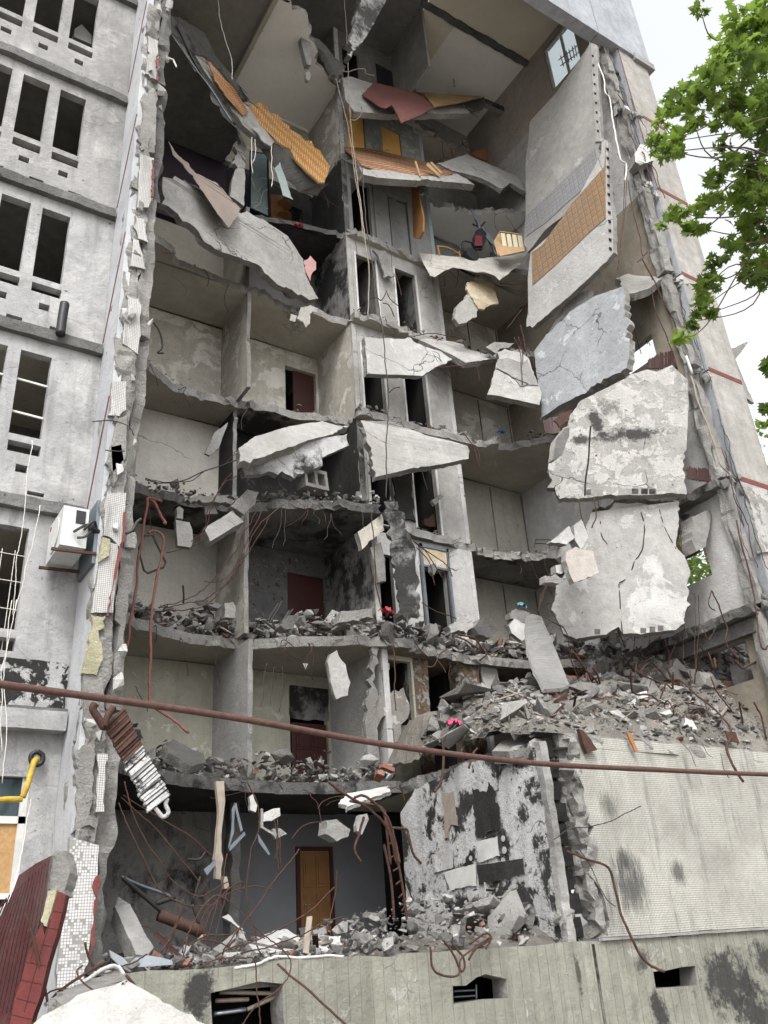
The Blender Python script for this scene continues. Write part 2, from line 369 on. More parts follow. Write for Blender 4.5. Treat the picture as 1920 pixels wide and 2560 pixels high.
M = {}
M['conc'] = conc('concrete_grey', g(.40, .02), g(.25, .03), bump=.5)
M['edge'] = conc('broken_concrete', g(.44, .03), g(.24, .05), streak=.1, crack=0, bump=1., bsc=2.2, fine=.6)
M['edge_dark'] = conc('broken_concrete_sooty', g(.25, .03), g(.12, .03), streak=.2, crack=0, bump=1., bsc=2.2, soot=.25)
M['loggia'] = conc('weathered_cast_concrete', g(.43, -.01), g(.29, 0), grime=.65, peel=g(.50, .01), peel_t=.55, peel_s=1.1, peel_w=.07, spots=.06, streak=.6, crack=.12, bump=.35)
M['loggia_top'] = conc('weathered_grey_concrete', g(.37, .01), g(.24, .02), grime=.6, peel=g(.45, .02), peel_t=.58, peel_s=1.3, peel_w=.07, spots=.06, streak=.6, crack=.12, bump=.4, seed=3)
M['ledge'] = conc('stained_ledge', g(.24, .02), g(.11, .03), streak=.6, crack=0, spots=.3, bump=.6, seed=33)
M['side'] = conc('bluish_side_wall', (.405, .415, .43), (.30, .31, .325), grime=.4, streak=.15, crack=.1, bump=.3, seed=2)
M['room'] = conc('room_wall_plaster', g(.54, .09), g(.38, .11), grime=.85, peel=g(.66, .06), peel_t=.54, peel_s=1.5, streak=.25, crack=.2, spots=.05, bump=.25, seed=4)
M['room2'] = conc('room_wall_plaster_olive', (.40, .39, .32), (.31, .30, .25), grime=.6, peel=(.5, .49, .43), peel_t=.6, peel_s=3, streak=.3, crack=.15, spots=.1, bump=.25, seed=5)
M['white'] = conc('white_limewashed_concrete', g(.48, .02), g(.33, .04), grime=1., streak=.15, crack=.5, spots=.08, peel=g(.36, .05), peel_t=.63, bump=.35, seed=6)
M['pale'] = conc('pale_grey_concrete', g(.56, .01), g(.42, .02), grime=.7, streak=.15, crack=.5, spots=.08, peel=g(.57, .01), peel_t=.58, bump=.35, seed=16)
M['ceil'] = conc('ceiling_concrete', g(.42, .11), g(.31, .13), grime=.5, streak=0, crack=.25, spots=.05, bump=.2, seed=7)
M['ceil_w'] = conc('painted_ceiling', g(.85, .02), g(.78, .03), grime=.25, streak=0, crack=0, bump=.05, seed=8)
M['ceil_tan'] = conc('tan_ceiling', g(.62, .14), g(.55, .14), grime=.25, streak=0, crack=0, bump=.05, seed=8)
M['ceil_d'] = conc('grey_and_shade_ceiling', g(.2, .04), g(.13, .04), streak=0, crack=.1, bump=.1, seed=9)  # dark grey; also paints the shade under the upper loggia floors
M['soot'] = conc('soot_black_wall', g(.05, 0), g(.018, 0), streak=.3, crack=.1, bump=.3, peel=g(.14, .02), peel_t=.66, peel_s=2.5, seed=10)
M['black'] = conc('char_and_shade_black', g(.014, 0), g(.008, 0), streak=.2, crack=0, bump=.2)  # near-black painting the unlit depth behind openings; also colours the charred blocks
M['sooty'] = conc('smoke_stained_concrete', g(.36, .02), g(.2, .02), soot=.42, streak=.5, crack=.2, spots=.25, bump=.45, seed=11)
M['burnt'] = conc('burnt_peeling_plaster', g(.05, .02), g(.025, .02), peel=g(.60, .0), peel_t=.475, peel_s=1.9, peel_w=.03, soot=.0, streak=.55, spots=.45, bump=.5, seed=12)
M['spalled'] = conc('spalled_wall', g(.36, .04), g(.24, .05), peel=g(.5, .03), peel_t=.5, peel_s=1.7, streak=.35, crack=.5, spots=.2, bump=.6, seed=13, blobs=())
M['brickw'] = conc('peeling_brick_pier', (.20, .13, .085), (.12, .09, .06), peel=g(.38, .03), peel_t=.53, peel_s=4.5, streak=.4, crack=0, spots=.4, bump=.7, seed=14)
M['tan'] = conc('tan_plaster', (.28, .25, .20), (.2, .18, .145), streak=.2, crack=.2, bump=.2, seed=15)
M['plinth'] = conc('board_marked_plinth', (.30, .30, .25), (.21, .21, .175), streak=.75, crack=.1, peel=(.40, .40, .36), peel_t=.62, peel_s=2.2, bump=.5, seed=17, boards=.155,
    blobs=[(tuple(onY(1570, 2120, 9.6)), .55, .93, (.7, 1, 1)), (tuple(onY(1630, 2190, 9.6)), .5, .93), (tuple(onY(1425, 2180, 9.6)), .3, .93, (1.6, 1, .7)), (tuple(onY(1650, 2070, 9.6)), .35, .9), (tuple(onY(425, 2150, 9.6)), .26, .95, (1.2, 1, .8)), (tuple(onY(1250, 2110, 9.6)), .2, .8, (3, 1, .6)), (tuple(onY(1390, 2075, 9.6)), .2, .8)])
M['mosaic'] = tile_mat('white_mosaic_tiles', 'xz', .026, g(.54, .02), g(.14), .0, dirt=.7, seed=1)
M['mosaic_b'] = tile_mat('flaking_mosaic_tiles', 'xz', .03, g(.62, .0), g(.2), .1, g(.3, .05), .2, seed=4)
M['mosaic_w'] = tile_mat('weathered_mosaic_facade', 'xz', .03, (.42, .415, .37), g(.09), .0, g(.3), .9, seed=2, blobs=[(tuple(onY(1365, 1915, 9.6)), .42, .8), (tuple(onY(1350, 1860, 9.6)), .25, .8), (tuple(onY(1465, 1885, 9.6)), .22, .75), (tuple(onY(1315, 1740, 9.6)), .22, .6)])
M['strip'] = conc('end_facade_paint', g(.42, .04), g(.29, .07), streak=.45, crack=.2, spots=.08, peel=g(.33, .1), peel_t=.58, peel_s=.9, bump=.2, seed=18)
M['upper'] = conc('upper_facade_paint', (.36, .38, .41), (.25, .265, .285), streak=.5, crack=.0, bump=.2, seed=19)
M['redp'] = plain('red_paint', (.14, .04, .035), .7, .6, 0, 14)
M['foam'] = conc('crumbling_foam', (.46, .43, .31), (.33, .31, .21), streak=0, crack=0, bump=1.0, bsc=1.5, seed=20)
M['rust'] = rust('rust_bar'); M['pipe'] = rust('rusty_pipe', (.085, .045, .036), (.05, .028, .024))
M['pinkpipe'] = rust('painted_rusty_pipe', (.16, .065, .048), (.09, .038, .03))
M['wire'] = plain('dark_cable', (.03, .028, .026), .6); M['wirew'] = plain('pale_cable', (.5, .48, .45), .6)
M['steel'] = plain('galvanised_steel', (.42, .46, .5), .35, .5, .8); M['bluesteel'] = plain('blue_grey_steel', (.13, .15, .17), .45, .4, .3)
M['wood'] = plain('bare_wood', (.36, .24, .13), .7, .5, 0, 5); M['woodo'] = plain('orange_wood', (.27, .12, .05), .5, .3)
M['greywood'] = plain('weathered_timber', (.27, .23, .19), .8, .6, 0, 6)
M['doorred'] = plain('dark_red_door_paint', (.045, .015, .013), .5, .5, 0, 3); M['doorblk'] = plain('charred_door', (.03, .026, .024), .5, .5)
M['cabinet'] = plain('grey_cabinet', (.20, .205, .205), .5, .5, 0, 3); M['teal'] = plain('grey_green_wall', (.24, .29, .29), .7, .3, 0, 2)
M['pink'] = plain('pink_cloth', (.38, .05, .12), .9, .3, 0, 5); M['redcloth'] = plain('red_cloth', (.33, .05, .065), .9, .3, 0, 5); M['blue'] = plain('blue_plastic', (.02, .08, .3), .4, .2)
M['bluebag'] = plain('faded_teal_cloth', (.08, .2, .25), .8, .4); M['whiteish'] = plain('white_paint', (.48, .48, .465), .6, .45, 0, 4); M['purple'] = plain('dark_purple_wall', (.03, .022, .032), .7, .3, 0, 2)
M['brick'] = plain('loose_red_brick', (.22, .10, .07), .9, .5); M['carpet'] = plain('dusty_dark_red_carpet', (.115, .048, .043), .95, .4, 0, 2)
M['lino'] = plain('brown_linoleum', (.235, .195, .17), .75, .35, 0, 1.5); M['cloth'] = conc('dusty_torn_membrane', g(.5, .05), g(.34, .08), streak=.2, crack=.3, spots=.1, bump=.4, seed=21)
M['paper'] = conc('stained_peeling_paper', (.5, .43, .31), (.36, .3, .2), streak=0, crack=0, peel=g(.56, .03), peel_t=.55, bump=.5, seed=22)
M['blk'] = plain('black_plastic', (.016, .016, .018), .45, .2); M['acw'] = plain('ac_white_enamel', (.46, .47, .46), .45, .4, 0, 5)
M['yellow'] = plain('yellow_gas_pipe_paint', (.36, .25, .035), .6, .7, 0, 14); M['osb'] = plain('chipboard', (.36, .22, .10), .8, .5, 0, 18)
M['glass'] = NB('dark_window_glass', .12); M['glass'].color((.03, .045, .05)); M['glass'] = M['glass'].m
M['pane'] = NB('bright_window_pane', .1); M['pane'].b.inputs['Transmission Weight'].default_value = .85; M['pane'].color((.8, .9, .9)); M['pane'] = M['pane'].m

def herring(name, a, b, sc_=.11, wear=.0, conv=None, pts=None):
    """herringbone parquet laid along two directions of the board plane"""
    n = NB(name, .55)
    q0, q1, q2 = [Vector(p) for p in place(conv, pts)]; e1 = (q1-q0).normalized(); nn_ = e1.cross(q2-q0).normalized(); e2 = nn_.cross(e1); ax = e1+e2; ay = e1-e2
    def dotv(v):
        q = n.t.nodes.new('ShaderNodeVectorMath'); q.operation = 'DOT_PRODUCT'; n.L(n.pos, q.inputs[0]); q.inputs[1].default_value = tuple(Vector(v).normalized()/sc_); return q.outputs['Value']
    u = dotv(ax); v = dotv(ay); fu = n.math('FLOOR', u); fv = n.math('FLOOR', v)
    # block pattern of period 4: horizontal boards where (fu - fv) mod 4 < 2
    md = n.math('FLOORED_MODULO', n.math('SUBTRACT', fu, fv), 8.); hor = n.math('LESS_THAN', md, 3.5)
    fru = n.math('SUBTRACT', u, fu); frv = n.math('SUBTRACT', v, fv)
    eu = n.math('MINIMUM', fru, n.math('SUBTRACT', 1., fru)); ev = n.math('MINIMUM', frv, n.math('SUBTRACT', 1., frv))
    e = n.t.nodes.new('ShaderNodeMix'); e.data_type = 'FLOAT'; n.L(hor, e.inputs[0]); n.L(eu, e.inputs[2]); n.L(ev, e.inputs[3])
    shade = n.mix(n.math('ADD', n.math('MULTIPLY', hor, .55), .2), a, b); shade = n.mix(n.ramp(n.noise(9, 5), .4, .7, 0, .35), shade, tuple(x*.4 for x in a))
    col = n.mix(n.ramp(e.outputs[0], .08, .2, 1, 0), shade, (.05, .025, .012))
    if wear: col = n.mix(n.ramp(n.noise(3, 7, .7), .5, .62, 0, wear), col, g(.3, .15))
    n.color(col); return n.m
M['slate'] = tile_mat('grey_patterned_wallpaper', 'yz', .13, g(.24, -.05), g(.17), .0, dirt=.35, seed=7)
M['veneer'] = tile_mat('wood_block_wallpaper', 'yz', .17, (.25, .145, .065), (.10, .05, .025), .0, dirt=.55, seed=8)

# ------------------------------------------------------------------ ground and building shell
GZ = -1.75
M['ground'] = conc('dusty_ground', (.36, .34, .30), (.27, .25, .22), grime=.5, streak=0, crack=0, bump=.6, seed=30)
b = MB(); b.add([(-400, -400, GZ), (400, -400, GZ), (400, 400, GZ), (-400, 400, GZ)], [(0, 1, 2, 3)])
setp(b.build('ground', M['ground']), 'bare dusty ground in front of the ruin', None, None, 'structure')

BLD = empty('apartment_building', Vector((9, 12.5, GZ)), 'nine storey grey concrete panel apartment block torn open down its middle', 'building')
CE = [M['conc'], M['edge'], M['conc']]
def wallY(name, x0, x1, z0, z1, y, th, mat, holes=(), jag=0, parent=BLD, edge=None):
    H = [[(a, y, c), (b_, y, c), (b_, y, d), (a, y, d)] for a, b_, c, d in holes]
    return slab(name, [(x0, y, z0), (x1, y, z0), (x1, y, z1), (x0, y, z1)], th, [mat, edge or mat, mat], parent, H, jag, .15, facing=(0, -1, 0))
def wallX(name, y0, y1, z0, z1, x, th, mat, holes=(), jag=0, parent=BLD, edge=None, poly=None):
    H = [[(x, a, c), (x, b_, c), (x, b_, d), (x, a, d)] for a, b_, c, d in holes]
    P = [(x, y0, z0), (x, y1, z0), (x, y1, z1), (x, y0, z1)] if poly is None else [(x, a, c) for a, c in poly]
    return slab(name, P, th, [mat, edge or M['edge'], mat], parent, H, jag, .12, facing=(-1, 0, 0))
def floor(name, poly, z, mats, th=.16, jag=.05, parent=BLD, label=None):
    o = slab(name, [(x, y, z) for x, y in poly], th, mats, parent, (), jag, .1, facing=(0, 0, 1), rough=.8)
    if label: o['label'] = label
    return o

# left section with pierced loggia panels
for k in range(1, 9):
    F = Fl(k); mt = M['loggia'] if k <= 4 else M['loggia_top']
    hs = []
    for i in range(-4, 1):
        x0 = 1.47+.61*i
        if k > 1: hs += [(x0, x0+.43, F+1.13, F+2.54), (x0+.01, x0+.44, F+.85, F+1.02), (x0+.15+.01*i, x0+.3, F+.55, F+.67), (x0+.34, x0+.56, F+.24, F+.30)]
    if k == 1: hs = [(.6, 2.28, .8, 2.2)]
    wallY('loggia_panel', -3, 2.6, F+.02, F+2.78, 11.2, .14, mt, hs)
    rough_box('floor_ledge', -3, 2.59, 11.1, 11.22, Fl(k+1)-.02, Fl(k+1)+.16, M['ledge'], BLD, .012, .12)
    floor('loggia_floor', [(-3, 11.35), (2.6, 11.35), (2.6, 16), (-3, 16)], Fl(k+1)-.02, [M['ceil'], M['edge'], M['ceil_d' if k > 3 else 'ceil']], jag=0)  # upper undersides coloured darker so the openings look unlit
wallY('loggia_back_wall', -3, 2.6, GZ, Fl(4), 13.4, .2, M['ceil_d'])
wallY('loggia_back_wall', -3, 2.6, Fl(4), 25, 13.4, .2, M['black'])  # black colour stands in for the darkness inside the upper loggias
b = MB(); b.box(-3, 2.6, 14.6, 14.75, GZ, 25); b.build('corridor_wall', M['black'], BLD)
# side wall between the loggias and the collapsed bay: smooth bluish side, torn front edge
b = MB(); b.box(2.602, 2.72, 10.42, 11.35, GZ, 26); b.build('side_wall', M['side'], BLD)
for k in range(0, 10):
    z0 = GZ if k == 0 else Fl(k); z1 = Fl(k+1)
    rough_box('torn_wall_end', 2.66, 2.9, 10.42, 10.9, z0, z1-.01, M['edge'], BLD, .045, .055, freq=5, zf=.5)
    rough_box('torn_wall_core', 2.9, 3.08+(.03 if k % 2 else -.01), 10.46+.1*(k % 2), 16, z0+.02, z1-.02, M['edge' if k not in (5, 6, 7) else 'edge_dark'], BLD, .04, .07, freq=5, zf=.35)
for (y0, z0, y1, z1) in [(10.45, 16.1, 11.15, 14.4), (10.42, 13.0, 11.15, 11.5), (10.45, 10.35, 11.18, 8.7), (10.5, 7.3, 11.15, 5.75)]:
    b = MB(); b.bar((2.6, y0, z0), (2.6, y1, z1), .012, .05, upv=(0, 1, 0)); b.build('rusty_joint_crack', M['redp'], BLD)
# mosaic faced remnants on the front of the torn wall
mos = [[(319, 76), (342, 88), (345, 146), (342, 177), (325, 167), (314, 158)], [(302, 331), (333, 342), (331, 427), (321, 448), (296, 448)],
 [(292, 463), (312, 474), (320, 524), (298, 515), (288, 490)], [(285, 511), (300, 519), (308, 549), (315, 582), (281, 574)],
 [(273, 638), (300, 644), (306, 661), (304, 724), (298, 765), (265, 742), (265, 692)], [(242, 824), (273, 824), (273, 885), (258, 899), (234, 897)],
 [(231, 1062), (273, 1064), (271, 1156), (260, 1185), (254, 1176), (223, 1156), (225, 1093)], [(221, 1156), (254, 1176), (260, 1197), (244, 1324), (196, 1324), (215, 1208)],
 [(210, 1629), (233, 1629), (225, 1754), (206, 1754)]]
for P in mos: slab('mosaic_facing', place(dd, P, Y=10.36), .07, [M['mosaic'], M['edge'], M['edge']], BLD, jag=.012 if P is mos[-1] else .02, seg=.05)
slab('mosaic_facing', place(dd, [(151, 1807), (214, 1826), (208, 1947), (192, 2078), (179, 2150), (118, 2190), (122, 2100), (140, 1947)], Y=10.33), .08, [M['mosaic_b'], M['edge'], M['edge']], BLD, jag=.02, seg=.06)
slab('insulation_foam', place(dd, [(196, 1326), (229, 1330), (222, 1425), (208, 1458), (177, 1454), (186, 1421), (192, 1380)], Y=10.34), .1, M['foam'], BLD, jag=.018, seg=.04)
slab('insulation_foam', place(dd, [(222, 1160), (238, 1165), (236, 1200), (212, 1215)], Y=10.32), .05, M['foam'], BLD, jag=.018, seg=.04)
for P in ([(258, 1180), (264, 1185), (236, 1330), (229, 1330)], [(338, 120), (344, 118), (342, 175), (337, 172)], [(329, 345), (334, 345), (331, 425), (327, 424)], [(268, 1105), (273, 1105), (270, 1165), (263, 1180)], [(213, 1890), (208, 1893), (198, 2020), (194, 2062), (199, 2062), (207, 2000)]):
    slab('red_edge_strip', place(dd, P, Y=10.30), .03, M['redp'], BLD, jag=.015, seg=.05)
for P in ([(313, 185), (340, 190), (335, 330), (305, 325), (296, 300), (310, 250)], [(254, 905), (275, 895), (272, 985), (232, 1060), (228, 1000)], [(240, 965), (262, 960), (270, 1010), (245, 1050)], [(180, 1455), (222, 1450), (228, 1560), (205, 1600), (180, 1560)], [(160, 1620), (205, 1590), (206, 1790), (155, 1800)]):
    slab('torn_wall_lump', place(dd, P, Y=10.37), .12, [M['edge'], M['edge'], M['edge']], BLD, jag=.035, seg=.05)

# left rooms: x 3.1 .. 9.1, back wall y 16
def sootb(*a): return a
wm = {1: conc('ground_floor_room_wall', g(.3, .05), g(.2, .04), peel=g(.3, .04), peel_t=.5, soot=.3, spots=.1, seed=41),
      2: M['room2'], 3: conc('third_floor_room_wall', g(.52, .06), g(.4, .08), grime=.5, streak=.2, crack=.1, seed=42),
      4: conc('fourth_floor_room_wall', g(.62, .06), g(.5, .08), grime=.5, streak=.2, crack=.3, seed=43), 5: M['room'], 6: M['ceil'], 7: M['purple'], 8: M['teal'], 9: M['ceil_d']}
for k in range(1, 10):
    F = Fl(k); z0, z1 = F, F+2.62
    wallY('back_wall', 3.08, 6.5, z0, z1, 16, .15, wm[k])
dark3 = conc('spotted_sooty_wall', g(.17, 0), g(.09, 0), spots=.6, streak=.4, peel=g(.3, .02), peel_t=.62, peel_s=9, seed=44)
m2 = {1: plain('dark_grey_painted_wall', (.13, .135, .145), .7, .3, 0, 1.5), 2: M['room2'], 3: dark3, 4: M['soot'], 5: M['room'], 6: M['ceil_d'], 7: M['soot'], 8: M['room2'], 9: M['ceil_d']}
doors = {1: (8.22, 9.0, 0, 2.0), 2: (8.15, 9.03, 0, 2.05), 3: (8.14, 9.05, 0, 2.1), 5: (8.17, 9.03, 0, 2.12), 7: (7.6, 8.8, .1, 2.1)}
for k in range(1, 10):
    F = Fl(k); H = []
    if k in doors: d = doors[k]; H = [(d[0], d[1], F+.02, F+d[3])]
    wallY('back_wall', 6.502, 9.1 if k > 1 else 10.2, F, F+2.62, 16, .15, m2[k], H)
b = MB(); b.box(3.1, 9.1, 18.2, 18.3, GZ, 26); b.build('corridor_wall', M['black'], BLD)  # blackened so the doorways in front look unlit
# partition between the two left rooms
pm = {1: M['edge_dark'], 2: M['pale'], 3: M['room'], 4: M['soot'], 5: M['room'], 6: M['ceil'], 9: M['ceil_d']}
for k in (2, 3, 5, 6):
    yf = {2: 14.35, 3: 14.55, 5: 14.5, 6: 14.62}[k]
    wallX('partition_wall', yf, 16, Fl(k)+(.0 if k != 5 else -.02), Fl(k)+2.62, 6.48, .09, pm[k], jag=[0, 0, 0, .03])
wallX('partition_wall', 15.2, 16, Fl(4), Fl(4)+2.62, 6.48, .09, pm[4], jag=[0, 0, 0, .05])
wallX('partition_wall', 13.2, 16, Fl(9), Fl(9)+.1, 6.4, .09, M['ceil_d'], jag=.03)
rough_box('charred_partition_post', 6.42, 6.6, 14.9, 15.2, Fl(1), Fl(1)+2.62, M['edge_dark'], BLD, .03, .07)
# transverse wall x 9.1
dm = {1: M['burnt'], 2: M['pale'], 3: M['sooty'], 4: M['soot'], 5: M['room'], 6: M['sooty'], 7: M['soot'], 8: M['room'], 9: M['ceil_d']}
for k in range(2, 10):
    yf = {2: 13.9, 3: 14.0}.get(k, 14.3)
    wallX('dividing_wall', yf, 16, Fl(k)-.1, Fl(k)+2.7, 9.1, .14, dm[k], jag=[0, 0, 0, .03])
    b = MB(); b.box(9.105, 9.235, yf-.012, yf+.01, Fl(k)-.05, Fl(k)+2.6); b.build('wall_end_plaster', M['white' if k in (5, 6) else 'edge_dark' if k in (4, 7) else 'pale'], BLD)
# floors of the left rooms, broken front edges
FS = {
 6: [(3.08, 13.2), (4.15, 13.98), (4.78, 14.43), (5.17, 14.47), (6.44, 14.56), (7.81, 14.66), (9.11, 14.46)],
 5: [(3.08, 13.6), (4.5, 14.75), (5.03, 15.12), (5.71, 15.2), (6.71, 15.05), (7.89, 14.93), (9.22, 14.58)],
 4: [(3.08, 14.4), (4.62, 15.0), (5.42, 14.9), (6.46, 14.72), (7.34, 14.1), (9.08, 13.5)],
 3: [(3.08, 14.0), (4.42, 14.6), (5.6, 14.95), (6.67, 14.9), (7.49, 14.38), (9.18, 13.71)],
 2: [(3.08, 12.6), (3.85, 12.96), (4.63, 13.63), (5.76, 13.94), (6.93, 14.09), (7.74, 13.92), (9.1, 13.5)]}
fm = {6: M['ceil'], 5: M['ceil'], 4: conc('smoked_ceiling_slab', g(.22, .06), g(.12, .04), soot=.35, streak=0, spots=.15, seed=45), 3: M['ceil'], 2: M['soot']}
fm5 = conc('half_burnt_ceiling_slab', g(.36, .12), g(.26, .12), grime=.5, streak=0, seed=46, blobs=[((7.3, 15.6, 11.1), 1.0, .95), ((8.6, 15.3, 11.1), .6, .9)])
fm[5] = fm5
for k, P in FS.items():
    floor('floor_slab', P+[(9.1, 16.0), (3.08, 16.0)], Fl(k), [M['edge'], M['edge_dark'] if k in (2, 4) else M['edge'], fm[k]], .2, [.06]*(len(P)-1)+[0]*3)
floor('floor_slab', [(6.45, 15.1), (7.3, 14.8), (8.1, 14.6), (9.1, 14.45), (9.1, 16), (6.45, 16)], Fl(7), [M['edge_dark'], M['edge_dark'], M['soot']], .16, [.06]*3+[0]*3)
floor('floor_slab', [(3.08, 12.6), (4.3, 13.4), (5.3, 14.3), (6.4, 14.9), (6.4, 16), (3.08, 16)], Fl(8), [M['edge'], M['edge'], M['ceil_d']], .18, [.05]*3+[0]*3)
floor('floor_slab', [(3.08, 10.4), (6.35, 10.4), (6.35, 16), (3.08, 16)], Fl(9), [M['edge'], M['edge'], conc('grey_painted_ceiling', g(.26, .08), g(.22, .08), streak=0, crack=0, bump=.05)], .15, .0)
floor('floor_slab', [(6.45, 12.6), (7.5, 13.0), (8.2, 13.9), (9.1, 14.3), (9.1, 16), (6.45, 16)], Fl(9), [M['edge'], M['edge'], M['ceil_w']], .15, [.08]*3+[0]*3)
b = MB(); b.box(6.34, 6.46, 10.4, 16, Fl(9)-.32, Fl(9)-.14); b.build('ceiling_beam', M['ceil'], BLD)
b = MB(); b.box(6.47, 9.09, 15.93, 15.99, Fl(9)-.24, Fl(9)-.17); b.box(9.03, 9.09, 14.4, 15.93, Fl(9)-.24, Fl(9)-.17); b.build('ceiling_cornice', M['ceil_w'], BLD)
# front walls with two doorways between x 9.24 and 11.9
fwm = {3: M['pale'], 4: M['white'], 5: M['white'], 6: M['white'], 7: M['cabinet'], 8: conc('faded_wallpaper', (.3, .32, .3), (.2, .22, .21), streak=.5, spots=.1, peel=(.4, .4, .38), peel_t=.55, peel_s=5, seed=50), 9: M['ceil_d']}
for k in range(3, 10):
    F = Fl(k); h = {3: 1.95, 4: 2.2, 5: 2.02, 6: 2.12, 7: 2.05, 8: 2.0, 9: 2.0}[k]
    H = [(9.36, 9.95, F+.03, F+h), (10.55, 11.2, F+.03, F+h+.05)]
    if k == 3: H = [(9.36, 9.8, F+.03, F+2.1), (10.6, 11.2, F+.03, F+1.95)]
    wallY('door_wall', 9.25, 11.9, F, F+2.62, 14.3, .12, fwm[k], H, edge=M['edge'])
for k in (2,):
    F = Fl(2); wallY('door_wall', 9.25, 10.0, F, F+2.6, 14.15, .12, M['room2'], [(9.35, 9.95, F+1.2, F+2.5)])
rough_box('brick_pier', 10.0, 10.4, 14.2, 14.5, Fl(2), Fl(2)+2.62, M['brickw'], BLD, .02, .08)
rough_box('brick_pier', 11.17, 11.75, 14.2, 14.5, Fl(2), Fl(2)+2.62, M['brickw'], BLD, .02, .08)
slab('wall_end_plaster', place(zF, [(1060, 290), (1165, 280), (1200, 495), (1110, 480), (1075, 400)], Y=14.15), .06, M['pale'], BLD, jag=.03)
for k in range(2, 10):
    b = MB(); b.box(11.9, 12.02, 14.29, 15.5, Fl(k), Fl(k)+2.62); b.build('dividing_wall', M['pale' if k < 7 else 'teal'], BLD)
for k in range(3, 7):   # door architraves
    F = Fl(k); h = {3: 1.95, 4: 2.2, 5: 2.02, 6: 2.12}[k]; b = MB()
    for x0, x1 in ((9.36, 9.95), (10.55, 11.2)):
        b.box(x1, x1+.05, 14.27, 14.295, F+.05, F+h+.05); b.box(x0-.05, x0-.002, 14.27, 14.295, F+.05, F+h+.05)
    b.build('door_frame', M['whiteish'] if k > 3 else M['doorblk'], BLD)
# inner walls seen through the doorways, shade painted in by dark colours
for k in range(2, 10):
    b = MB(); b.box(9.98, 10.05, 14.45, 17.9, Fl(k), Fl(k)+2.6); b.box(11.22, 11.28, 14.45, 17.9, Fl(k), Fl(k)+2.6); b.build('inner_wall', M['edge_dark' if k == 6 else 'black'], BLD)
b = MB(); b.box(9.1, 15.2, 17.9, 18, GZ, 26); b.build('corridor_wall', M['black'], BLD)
# right room: back wall y 15.5, end wall x 15.05
rw = {2: M['tan'], 3: M['room2'], 4: M['room2'], 5: M['room'], 6: M['room'], 7: M['teal'], 8: M['pale'], 9: M['pale']}
rw[3] = conc('greenish_plaster', (.38, .37, .32), (.29, .28, .245), grime=.6, streak=.4, spots=.1, seed=52); rw[4] = rw[3]
for k in range(2, 10):
    F = Fl(k); wallY('back_wall', 12.02, 15.05, F, F+2.62, 15.5, .15, rw[k])
    b = MB()
    for x in (12.75, 13.9, 14.97): b.box(x, x+.03, 15.485, 15.499, F+.1, F+2.55)
    if k < 7: b.build('panel_joint', M['edge_dark'], BLD)
rightend = M['pale']
for k in range(2, 9):
    F = Fl(k)
    wallX('end_wall', 9.6, 15.5, F, F+2.797, 15.05, .2, M['tan'] if k in (2, 5, 6) else rightend, [(10.0, 12.4, F+1.5, F+2.3)] if k == 2 else [] if k in (6, 7, 8) else [(10.35, 11.35, F+1.0, F+(1.65 if k == 5 else 2.25))], jag=[0, 0, 0, .03])
wallX('end_wall', 9.6, 15.5, Fl(9), Fl(9)+2.65, 15.05, .2, conc('pinkish_brown_wall', (.40, .36, .32), (.33, .30, .265), streak=0, crack=0, seed=53), [(10.35, 11.6, Fl(9)+.5, Fl(9)+2.4)])
# floors of the middle and right bays
RS = {
 9: [(9.1, 14.2), (10.5, 14.1), (12.0, 14.2), (13.0, 14.4), (15.05, 14.6)],
 8: [(9.1, 14.25), (11.45, 14.3), (12.3, 14.5), (13.5, 14.2), (15.05, 13.4)],
 7: [(9.1, 14.25), (10.33, 14.2), (11.39, 14.2), (12.6, 13.9), (14.2, 13.2), (15.05, 13.1)],
 6: [(9.1, 14.1), (10.36, 14.1), (11.79, 14.1), (13.0, 14.0), (14.1, 13.3), (15.05, 13)],
 5: [(9.1, 14.1), (10.82, 14.15), (12.19, 14.0), (13.34, 13.8), (13.93, 13.03), (15.05, 12.6)],
 4: [(9.9, 14.1), (11.0, 14.2), (11.84, 14.3), (12.49, 14.4), (13.6, 14.2), (14.26, 13.69), (15.05, 13.4)],
 3: [(9.1, 13.7), (9.76, 13.93), (11.4, 14.1), (12.9, 13.9), (15.05, 12.9)]}
for k, P in RS.items():
    um = {9: M['ceil'], 8: M['ceil_w'], 7: M['ceil'], 6: M['ceil'], 5: M['ceil'], 4: conc('sooty_ribbed_ceiling', g(.26, .06), g(.15, .05), soot=.2, streak=0, seed=54), 3: M['tan']}[k]
    floor('floor_slab', P+[(15.05, 15.5), (9.1, 15.5)] if k != 4 else P+[(15.05, 15.5), (9.9, 15.5)], Fl(k), [M['edge'], M['edge'], um], .19, [.07]*(len(P)-1)+[0]*3)
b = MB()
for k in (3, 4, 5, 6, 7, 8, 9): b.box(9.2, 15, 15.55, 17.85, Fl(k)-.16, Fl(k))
b.build('corridor_floor', M['black'], BLD)  # corridor darkness put into the floor colour
